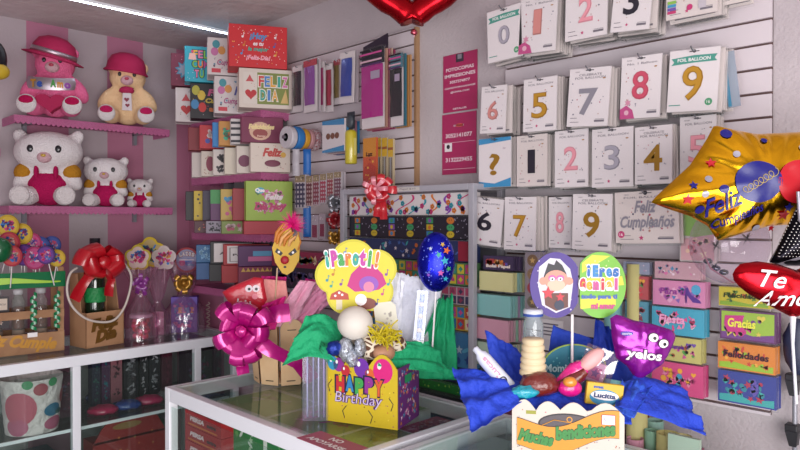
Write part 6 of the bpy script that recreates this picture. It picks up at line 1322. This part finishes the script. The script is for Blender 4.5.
# white tube left
root = thing('lotion_tube', 'white slanting bottle with pink print and a black round mark', 'bottle', T(494, 370, 1.58), rot=(0, -.72, FACE_C)); s = 1.58 / 670
MB().lathe([(0, -30 * s), (6.5 * s, -29 * s), (7.5 * s, -26 * s), (7.2 * s, 14 * s), (6 * s, 20 * s), (3.5 * s, 23 * s), (3.2 * s, 29 * s), (0, 30 * s)], (0, 0, 0), mat('white_plastic', '#c9cddd', .3, coat=.5), 20).build('bottle_body', root)
m = MB(); m.warp = lambda p: Vector((p.x, -sqrt(max(0, (7.6 * s) ** 2 - p.x ** 2)) + p.y, p.z))
m.ringdisc(0, -12 * s, 4.4 * s, 0, K_, 3, 16); m.ringdisc(0, -12 * s, 3 * s, -.0006, W_, 2, 14); m.ringdisc(0, -12 * s, 2 * s, -.001, K_, 2, 10); m.text('Lucas', 0, 6 * s, 0, flat('#b87a98'), w=24 * s, h=5 * s, bold=.03, rot=pi / 2); m.build('printed_label', root)
# purple bag
root = thing('sweet_bag', 'purple foil sweet bag with white letters and cartoon eyes', 'bag', T(643, 346, 1.62), FACE_C); s = 1.62 / 670
P = [(-33, 28), (-26, 32), (-10, 26), (10, 22), (30, 16), (33, 10), (29, -2), (20, -18), (6, -28), (-2, -34), (-8, -32), (-16, -20), (-27, -12), (-31, 8)]
mb, wf = pillow(P, 9, mat('purple_foil', '#8a1290', .22, metal=.55, coat=.3), 7, sc=s, wrinkle=.22, crimp=13, k=3); mb.build('bag_body', root)
m = MB(); m.warp = wf
m.text('yelos', -2 * s, -8 * s, 0, flat('#4a0a52'), w=36 * s, h=13 * s, bold=.10, rot=-.12); m.text('yelos', -2 * s, -8 * s, -.001, W_, w=35 * s, h=12 * s, bold=.03, rot=-.12)
for x, z in ((7, 10), (17, 4)): m.ringdisc(x * s, z * s, 5.5 * s, 0, K_, 3, 16, rz=4.8 * s); m.ringdisc(x * s, z * s, 4.8 * s, -.0006, W_, 3, 16, rz=4.1 * s); m.ringdisc((x + 1) * s, (z - .5) * s, 1.8 * s, -.0012, K_, 1, 10)
m.ringdisc(-19 * s, 14 * s, 6 * s, 0, flat('#3a2a9a'), 3, 16, rz=2.4 * s); m.text('sonrics', -19 * s, 14 * s, -.0008, W_, w=9 * s, h=2.5 * s); m.build('printed_motif', root)
# round signs on one stick
s = 1.66 / 670; root = thing('round_sign', 'purple round sign with white dots and a dressed cartoon figure', 'lollipop sign', T(556, 285, 1.66), FACE_C)
m = MB(); Pd = [(26 * s * cos(t), 33 * s * sin(t)) for t in (2 * pi * i / 44 for i in range(44))]; m.prism([(x if x < 22 * s else 22 * s, z) for x, z in Pd], 0, .005, flat('#3c1f7c')); m.scatter(-20 * s, -26 * s, 17 * s, 26 * s, -.0006, 46, [flat('#b8b0c8')], 1.3 * s, 'd', 5); m.build('sign_board', root)
m = MB(); F = [(-3, 3)]
def blob(pts, y, c): m.poly([(x * s, z * s) for x, z in pts], y, flat(c))
blob([(-14, -20), (-18, 0), (-17, 18), (-6, 27), (4, 26), (14, 16), (17, 2), (14, -22), (0, -28)], -.001, '#c8c4d0')
blob([(-12, 10), (-8, 22), (-2, 20), (0, 25), (6, 20), (10, 12), (12, 4), (-13, 4)], -.0016, '#1c1a24'); m.disc(0, 5 * s, 12 * s, -.002, flat('#c88a78'), 22, rz=10 * s); m.disc(-13 * s, 4 * s, 4 * s, -.0018, flat('#c88a78'), 12); m.disc(13 * s, 4 * s, 4 * s, -.0018, flat('#c88a78'), 12)
m.disc(0, 0, 9 * s, -.0024, flat('#dcae98'), 18, rz=6 * s)
for x in (-4, 4): m.disc(x * s, 7 * s, 4 * s, -.0028, flat('#b85a9a'), 14, rz=3.2 * s); m.disc(x * s, 6 * s, 2.6 * s, -.0032, W_, 12, rz=2 * s); m.disc(x * s, 6 * s, 1 * s, -.0036, K_, 8)
blob([(-12, -8), (12, -8), (12, -22), (0, -26), (-11, -20)], -.0022, '#5a2c24'); m.star(-8 * s, -8 * s, 7 * s, -.003, flat('#b8283a')); m.star(4 * s, -12 * s, 5 * s, -.003, flat('#b8283a')); m.disc(3 * s, -20 * s, 5 * s, -.003, flat('#1c2440'), 12); m.build('printed_figure', root)
MB().tube([(17 * s, .007, -30 * s), (17 * s, .007, -78 * s)], .0035, W_, 8).build('stick', root)
root = thing('round_sign', 'green and yellow round sign with outlined greeting letters', 'lollipop sign', T(600, 285, 1.655), FACE_C)
m = MB(); Pd = [(26 * s * cos(t), 33 * s * sin(t)) for t in (2 * pi * i / 44 for i in range(44))]; Pc = [(max(x, -20 * s), z) for x, z in Pd]
m.prism(Pc, 0, .005, flat('#6fae3a')); YE = flat('#c9c43a')
for z0, z1, z2 in ((-4, 6, 0), (-24, -14, -20)): m.poly([(-19.5 * s, z0 * s), (24 * s * (1 if z0 > -10 else .66), (z0 + 4) * s), (22 * s * (1 if z0 > -10 else .7), (z1 + 3) * s), (-19.5 * s, z1 * s)], -.0006, YE)
m.poly([(-18 * s, 12 * s), (10 * s, 29 * s), (-8 * s, 30 * s), (-18 * s, 22 * s)], -.0006, YE); m.scatter(-16 * s, 2 * s, 20 * s, 26 * s, -.0009, 20, [flat('#d0d890')], 1.2 * s, 'd', 5); m.build('sign_board', root)
m = MB(); m.ctext('¡Eres', 2 * s, 14 * s, -.002, [flat('#1f5fa8'), flat('#2a7ab8')], 34 * s, 12 * s, bold=.08, outline=W_); m.ctext('Genial', -1 * s, 1 * s, -.003, [flat('#b8283a'), flat('#c8a02a'), flat('#b84a8a')], 40 * s, 12 * s, bold=.08, outline=W_)
m.text('todo para ti', -1 * s, -12 * s, -.002, flat('#3a5aa8'), w=36 * s, h=6 * s, bold=.06); m.text('mi amor', 3 * s, -21 * s, -.002, flat('#b83a7a'), w=24 * s, h=6 * s, bold=.06); m.build('greeting_lettering', root)

# paper rolls behind the basket, in a tall carton
root = thing('roll_carton', 'tall carton holding the pastel paper rolls against the right wall', 'carton', (1.825, 1.03, 0), 0)
for x in (-.098, .098): MB().box((x, 0, .43), (.004, .62, .86), flat('#a8627c')).build('side_panel', root)
for y in (-.308, .308): MB().box((0, y, .43), (.196, .004, .86), flat('#a8627c')).build('end_panel', root)
MB().box((0, 0, .004), (.19, .61, .006), flat('#8a5a6a')).build('bottom_panel', root)
def roll(px, py, X, r, col, label):
    p = onX(px, py, X); root = thing('paper_roll', label, 'paper roll', (p.x, p.y, .009), RND.uniform(0, 6), 'pastel paper rolls in the carton'); h = p.z - .009
    m = MB()
    def f(u, v): an = u * 2 * pi * 2.2; rr = r * (1 - .10 * u); return (rr * cos(an), rr * sin(an), v * h)
    m.grid(f, 60, 2, flat(col)); m.build('rolled_sheet', root, solid=.0008)
for a_ in ((637, 402, 1.79, .029, '#c6bf82', 'thick pale yellow roll standing tallest in front'), (634, 264, 1.86, .020, '#c9c284', 'very tall pale yellow roll behind the green round sign'), (613, 284, 1.86, .026, '#7fb6bc', 'tall pale teal roll behind the round signs'), (635, 438, 1.75, .023, '#c48a9c', 'pale pink roll low beside the white panel'),
           (655, 420, 1.84, .024, '#8fb8ac', 'pale teal green roll behind the yellow ones'), (652, 430, 1.78, .020, '#8ab69a', 'pale green roll beside the thick yellow one'), (668, 433, 1.765, .030, '#c8c07e', 'pale yellow roll in the middle of the carton'), (681, 436, 1.83, .030, '#c9c08a', 'cream yellow roll next to the carton end'), (645, 416, 1.88, .012, '#b0203a', 'thin red roll at the back of the carton')):
    roll(*a_)
p = onX(692, 432, 1.76)
one(MB().box((0, 0, -.16), (.08, .012, .32), flat('#a3b8a6')), 'paper_pack', 'pale green paper pad standing at the carton front corner', 'paper pad', (1.712, p.y, p.z), FACE_B)

# ---------------------------------------------------------------- balloons on the right
tS = 1.45; s = tS / 670; cen = (757, 182)
O = [(650, 202), (690, 165), (706, 140), (714, 125), (735, 130), (757, 134), (800, 132), (828, 124), (858, 112), (850, 150), (842, 178), (868, 206), (884, 236), (840, 232), (800, 224), (770, 226), (745, 233), (718, 241), (708, 226), (690, 216), (668, 209)]
P = [(x - cen[0], cen[1] - y) for x, y in O]
root = thing('balloon', 'large gold star foil balloon with Feliz Cumpleaños and printed balloons', 'balloon', T(cen[0], cen[1], tS), FACE_C)
MG = mat('gold_foil', '#e2a81e', .18, metal=1)
mb, wf = pillow(P, 26, MG, 3, k=1.9, sc=s, wrinkle=.16, crimp=22, rings=22, seg=132); mb.build('foil_skin', root)
BL = flat('#15156c', .3); RD = flat('#b01824', .3)
m = MB(); m.warp = wf
m.ringdisc(-12 * s, -1 * s, 22 * s, 0, BL, 8, 34, rz=20 * s); m.ringdisc(27 * s, -1 * s, 21 * s, 0, RD, 8, 34, rz=21 * s)
CU = [((-26 + 30 * i / 80) * s + 3.4 * s * cos(i * .5), -.001, (-10 + 19 * i / 80) * s + 3.4 * s * sin(i * .5)) for i in range(80)]
m.warp = None; m.tube([wf(Vector(p)) for p in CU], .0007, flat('#b8a05a'), 4); m.warp = wf
for x, y, r in ((720, 135, 5), (713, 190, 4.6), (694, 210, 4.2), (756, 142, 2.6)): m.ringdisc((x - cen[0]) * s, (cen[1] - y) * s, r * s, 0, BL, 3, 16, rz=r * s * .9)
for x, y, r, q in ((681, 200, 6, RD), (704, 164, 5, RD), (774, 215, 6, RD), (770, 228, 4, RD)): m.star((x - cen[0]) * s, (cen[1] - y) * s, r * s, -.0012, q)
for x, y, r in ((686, 186, 4.5), (776, 208, 5)): m.star((x - cen[0]) * s, (cen[1] - y) * s, r * s, -.0012, BL)
for x, y in ((726, 156), (696, 195), (751, 228), (700, 180), (790, 150)): m.ringdisc((x - cen[0]) * s, (cen[1] - y) * s, 3.2 * s, 0, mat('silver_print', '#94909c'), 2, 12)
m.build('printed_balloons', root)
m = MB(); m.warp = wf; m.text('Feliz', -43 * s, -21 * s, 0, BL, w=36 * s, h=17 * s, bold=.015, shear=.35, rot=.42, res=5); m.text('Cumpleaños', -27 * s, -35 * s, 0, BL, w=46 * s, h=12 * s, bold=.01, shear=.35, rot=.42, res=5); m.build('blue_lettering', root)
# red heart
cen = (800, 284); tH = 1.28; s = tH / 670
def heartP(w, h, n=48): 
    return [(w * sin(t) ** 3, h * (13 * cos(t) - 5 * cos(2 * t) - 2 * cos(3 * t) - cos(4 * t)) / 15) for t in (2 * pi * i / n for i in range(n))]
P = [(-7, -34), (-30, -22), (-52, -10), (-66, 2), (-68, 12), (-60, 20), (-44, 23), (-22, 20), (-4, 14), (14, 20), (40, 24), (60, 18), (66, 6), (56, -8), (30, -22)]
root = thing('balloon', 'red heart foil balloon reading Te Amo', 'balloon', T(cen[0], cen[1], tH), FACE_C)
mb, wf = pillow(P, 14, foil('#a80c1a', .22), 5, k=2.6, sc=s, cen=(0, -2), wrinkle=.14, crimp=18); mb.build('foil_skin', root)
m = MB(); m.warp = wf; WW = flat('#d8d0d4', .3); m.text('Te', -34 * s, 6 * s, 0, WW, w=24 * s, h=17 * s, bold=.01, shear=.35, rot=-.1, res=5); m.text('Amo', -24 * s, -13 * s, 0, WW, w=48 * s, h=16 * s, bold=.01, shear=.35, rot=.05, res=5); m.build('white_lettering', root)
MB().tube([(-7 * s, 0, -31 * s), (-7 * s, .0, -60 * s), (-3 * s, .0, -120 * s)], [.006, .003, .003], flat('#c8c8d0'), 8).build('balloon_stem', root)
# black polka dot balloon
cen = (806, 232); tP = 1.36; s = tP / 670
P = [(-38, -30), (-32, -24), (-22, -2), (-10, 22), (0, 42), (14, 52), (34, 40), (46, 10), (40, -26), (10, -34), (-20, -34)]
root = thing('balloon', 'black foil balloon with white pin dots and a silver band', 'balloon', T(cen[0], cen[1], tP), FACE_C)
mb, wf = pillow(P, 12, foil('#14121a', .3), 8, k=2.4, sc=s, wrinkle=.1); mb.build('foil_skin', root)
m = MB(); m.warp = wf
for i in range(-14, 16):
    for j in range(-10, 17):
        x = i * 3.1 + (j % 2) * 1.5; z = j * 3.0
        if x > -24 - (z < 0) * 8 + max(0, z) * .45 and x < 34 and -25 < z < 40 - abs(x) * .2 and x > -22 + z * .5: m.disc(x * s, z * s, .45 * s, 0, W_, 6)
m.build('pin_dots', root)
m = MB(); m.warp = wf; m.poly([(x * s, z * s) for x, z in ((-34, -33), (-12, -24), (20, -24), (30, -33), (-10, -34))], -.001, mat('silver_print', '#94909c'))
m.warp = None; m.tube([(Vector((x * s, -.02, z * s))) for x, z in ((-14, 40), (-12, 12), (-6, 4), (6, 10), (12, 30))], .0035, mat('silver_print', '#94909c'), 8); m.build('silver_band', root)
# clear bubble balloon
p = T(729, 244, 1.60); s = 1.60 / 670
root = thing('balloon', 'clear bubble balloon with black feather bits and silver balls inside', 'balloon', p, FACE_C)
MB().ell((0, 0, 0), (37 * s, 37 * s, 40 * s), clear('bubble_skin', '#f0eaf0', .05, .04, 1.35), nu=36, nv=22).build('bubble_skin', root)
RR = random.Random(8)
for cx, cz, r in ((-15, -2, 8), (16, 6, 9), (-16, -22, 6)):
    m = MB()
    for i in range(26):
        an = RR.uniform(0, 6.28); L = r * s * RR.uniform(.5, 1); m.add([(cx * s - .002, -.01, cz * s), (cx * s + .002, -.008, cz * s), (cx * s + L * cos(an), -.01 + .01 * sin(an * 3), cz * s + L * sin(an))], [(0, 1, 2)], K_)
    m.build('black_feather', root)
for cx, cz in ((-14, -24), (-6, -28), (-22, -17)): MB().ell((cx * s, -.005, cz * s), (4.5 * s, 4.5 * s, 3 * s), foil('#7a8088', .15), nu=14, nv=8).build('silver_ball', root)
MB().tube([(-30 * s, -.01, -4 * s), (-22 * s, -.02, -24 * s), (0, -.02, -38 * s), (22 * s, -.02, -34 * s)], .002, mat('pink_tint_edge', '#a06a78', .3), 6).build('bubble_seam', root)
# red open heart at the top
s = 2.36 / 670; p = T(412, 25, 2.30); root = thing('balloon', 'red heart-outline foil balloon hanging near the ceiling, cut by the photo top', 'balloon', p, FACE_C)
pts = []
for i in range(41):
    t = pi + 2 * pi * i / 40; pts.append((44 * s * sin(t) ** 3, 0, (30 * (13 * cos(t) - 5 * cos(2 * t) - 2 * cos(3 * t) - cos(4 * t)) / 15 + 38) * s))
m = MB(); m.tube(pts, [12 * s * (1 + .05 * sin(i * 2.3)) * (.55 if i in (0, 40) else 1) for i in range(41)], foil('#b00e1c', .25), 18); m.build('foil_tube', root)
MB().ell((2 * s, 0, -7 * s), (3.5 * s, 3 * s, 3 * s), foil('#c05a6a', .3), nu=10, nv=6, jit=.4).build('tied_neck', root)
MB().tube([(2 * s, 0, -8 * s), (2 * s, .0, -12 * s)], .002, flat('#c8a0a8'), 5).build('string_stub', root)

# ---------------------------------------------------------------- goods inside the near counters
Z6 = .6045
def persa(m, w, h): m.text('PERSA', -w * .15, h * .55, -.001, flat('#e0c8cc'), w=w * .4, h=h * .32, bold=.06, shear=.2); m.rect(-w * .4, h * .12, w * .4, h * .2, -.001, flat('#c8782a')); m.text('extra', w * .25, h * .5, -.001, flat('#2a1c24'), w=w * .25, h=h * .25, bold=.05)
for k in range(4):
    m = MB(); m.box((0, .05, .026), (.25, .10, .052), flat('#a01822')); persa(m, .25, .052)
    one(m, 'red_box', 'flat red box with pale PERSA lettering, %s of its stack' % ('lowest', 'second', 'third', 'topmost')[k], 'box', (1.155, 2.125, Z6 + .0535 * k), FACE_B, 'red boxes stacked in the counter')
def gpack(label, x, y, z, w, l, h, c1, art, sd):
    m = MB(); m.box((0, 0, h / 2), (w, l, h), flat('#d8dcd4'))
    m.M = Matrix.Translation((0, 0, h)) @ Matrix.Rotation(-pi / 2, 4, 'X')
    m.rect(-w * .465, -l * .475, w * .465, l * .475, -.0008, flat(c1)); m.scatter(-w * .4, -l * .4, w * .4, l * .4, -.0014, 12, [flat(q) for q in art], .03, 'oods', sd)
    m.M = Matrix.Translation((-w / 2, 0, 0)) @ Matrix.Rotation(-pi / 2, 4, 'Z'); m.rect(-l * .47, h * .06, l * .47, h * .92, -.0008, flat('#2f7a44')); m.scatter(-l * .4, h * .1, l * .4, h * .88, -.0014, 16, [flat('#a8c0a0'), flat('#5a9a5a'), flat('#c8d0c8')], .02, 'oods', sd)
    one(m, 'sock_pack', label, 'pack', (x, y, z), 0, 'green printed packs in the counter')
for i, (x, y, c1, art, lab) in enumerate(((1.315, 1.96, '#8fae78', ('#8a9a7a', '#b0b4a8'), 'green pack with grey prints nearest the picket box'), (1.315, 1.66, '#86ac76', ('#b84a9a', '#a8b0a0'), 'green pack with a pink shape, middle of the front row'), (1.315, 1.41, '#80a672', ('#a8b0a8', '#7a9a6a'), 'green pack with white prints behind the clear striped box'), (1.545, 1.96, '#98b488', ('#a0a8a0', '#7a8a70'), 'green pack with pale prints, far row by the crate'), (1.545, 1.66, '#8cae7a', ('#c05aa0', '#b0b8a8'), 'green pack with pink and white prints, far row'))):
    gpack(lab, x, y, Z6, .224, .296 if y > 1.5 else .19, .262, c1, art, i)
    one(MB().box((0, 0, .0025), (.20, .006, .005), flat('#c8ccc8')), 'divider_strip', 'white divider strip lying on the ' + lab.split(',')[0].split(' nearest')[0].split(' behind')[0] + ' at place ' + ('one', 'two', 'three', 'four', 'five')[i], 'strip', (x, y + .088, Z6 + .2005), 0) if False else None
gr = [flat(q) for q in ('#b03a48', '#c8707a', '#8a1c2c', '#d09aa0')]
m = MB().box((0, 0, .12), (.20, .18, .24), flat('#a83444')); m.M = Matrix.Translation((0, 0, .24)) @ Matrix.Rotation(-pi / 2, 4, 'X'); m.scatter(-.095, -.085, .095, .085, -.001, 160, gr, .012, 'dsh', 3)
one(m, 'sweet_tray', 'red and pink printed tray under the glass right of the birthday box', 'tray', (1.56, 1.40, Z6), 0)
for i, (x, y, w, l, h, c, lab) in enumerate(((1.30, 1.13, .20, .12, .24, '#a01c2c', 'red box under the glass of the nearest counter'), (1.50, 1.12, .16, .14, .26, '#9098a8', 'pale grey pack beside the red box, nearest counter'), (1.60, .94, .12, .16, .24, '#5a6a80', 'blue grey pack under the blue tissue basket'), (1.40, .94, .16, .16, .2, '#7a8490', 'grey pack with white marks under the white panel'))):
    m = MB().box((0, 0, h / 2), (w, l, h), flat(c)); m.M = Matrix.Translation((-w / 2, 0, 0)) @ Matrix.Rotation(-pi / 2, 4, 'Z'); m.scatter(-l * .45, h * .1, l * .45, h * .9, -.001, 12, [flat('#b8b0b8'), flat('#3a4a6a'), flat('#c05a6a')], .014, 'dst', i)
    one(m, 'goods_box', lab, 'box', (x, y, Z6), 0, 'boxes in the nearest counter')
p = onY(-6, 60, 3.25)
one(MB().ell((0, 0, 0), (.05, .05, .085), mat('dark_yellow_toy', '#14121a', .4)).ell((.01, -.02, -.05), (.045, .04, .035), flat('#c8a82a')), 'hanging_ornament', 'black and yellow ornament just poking in at the upper photo edge', 'ornament', p, 0)
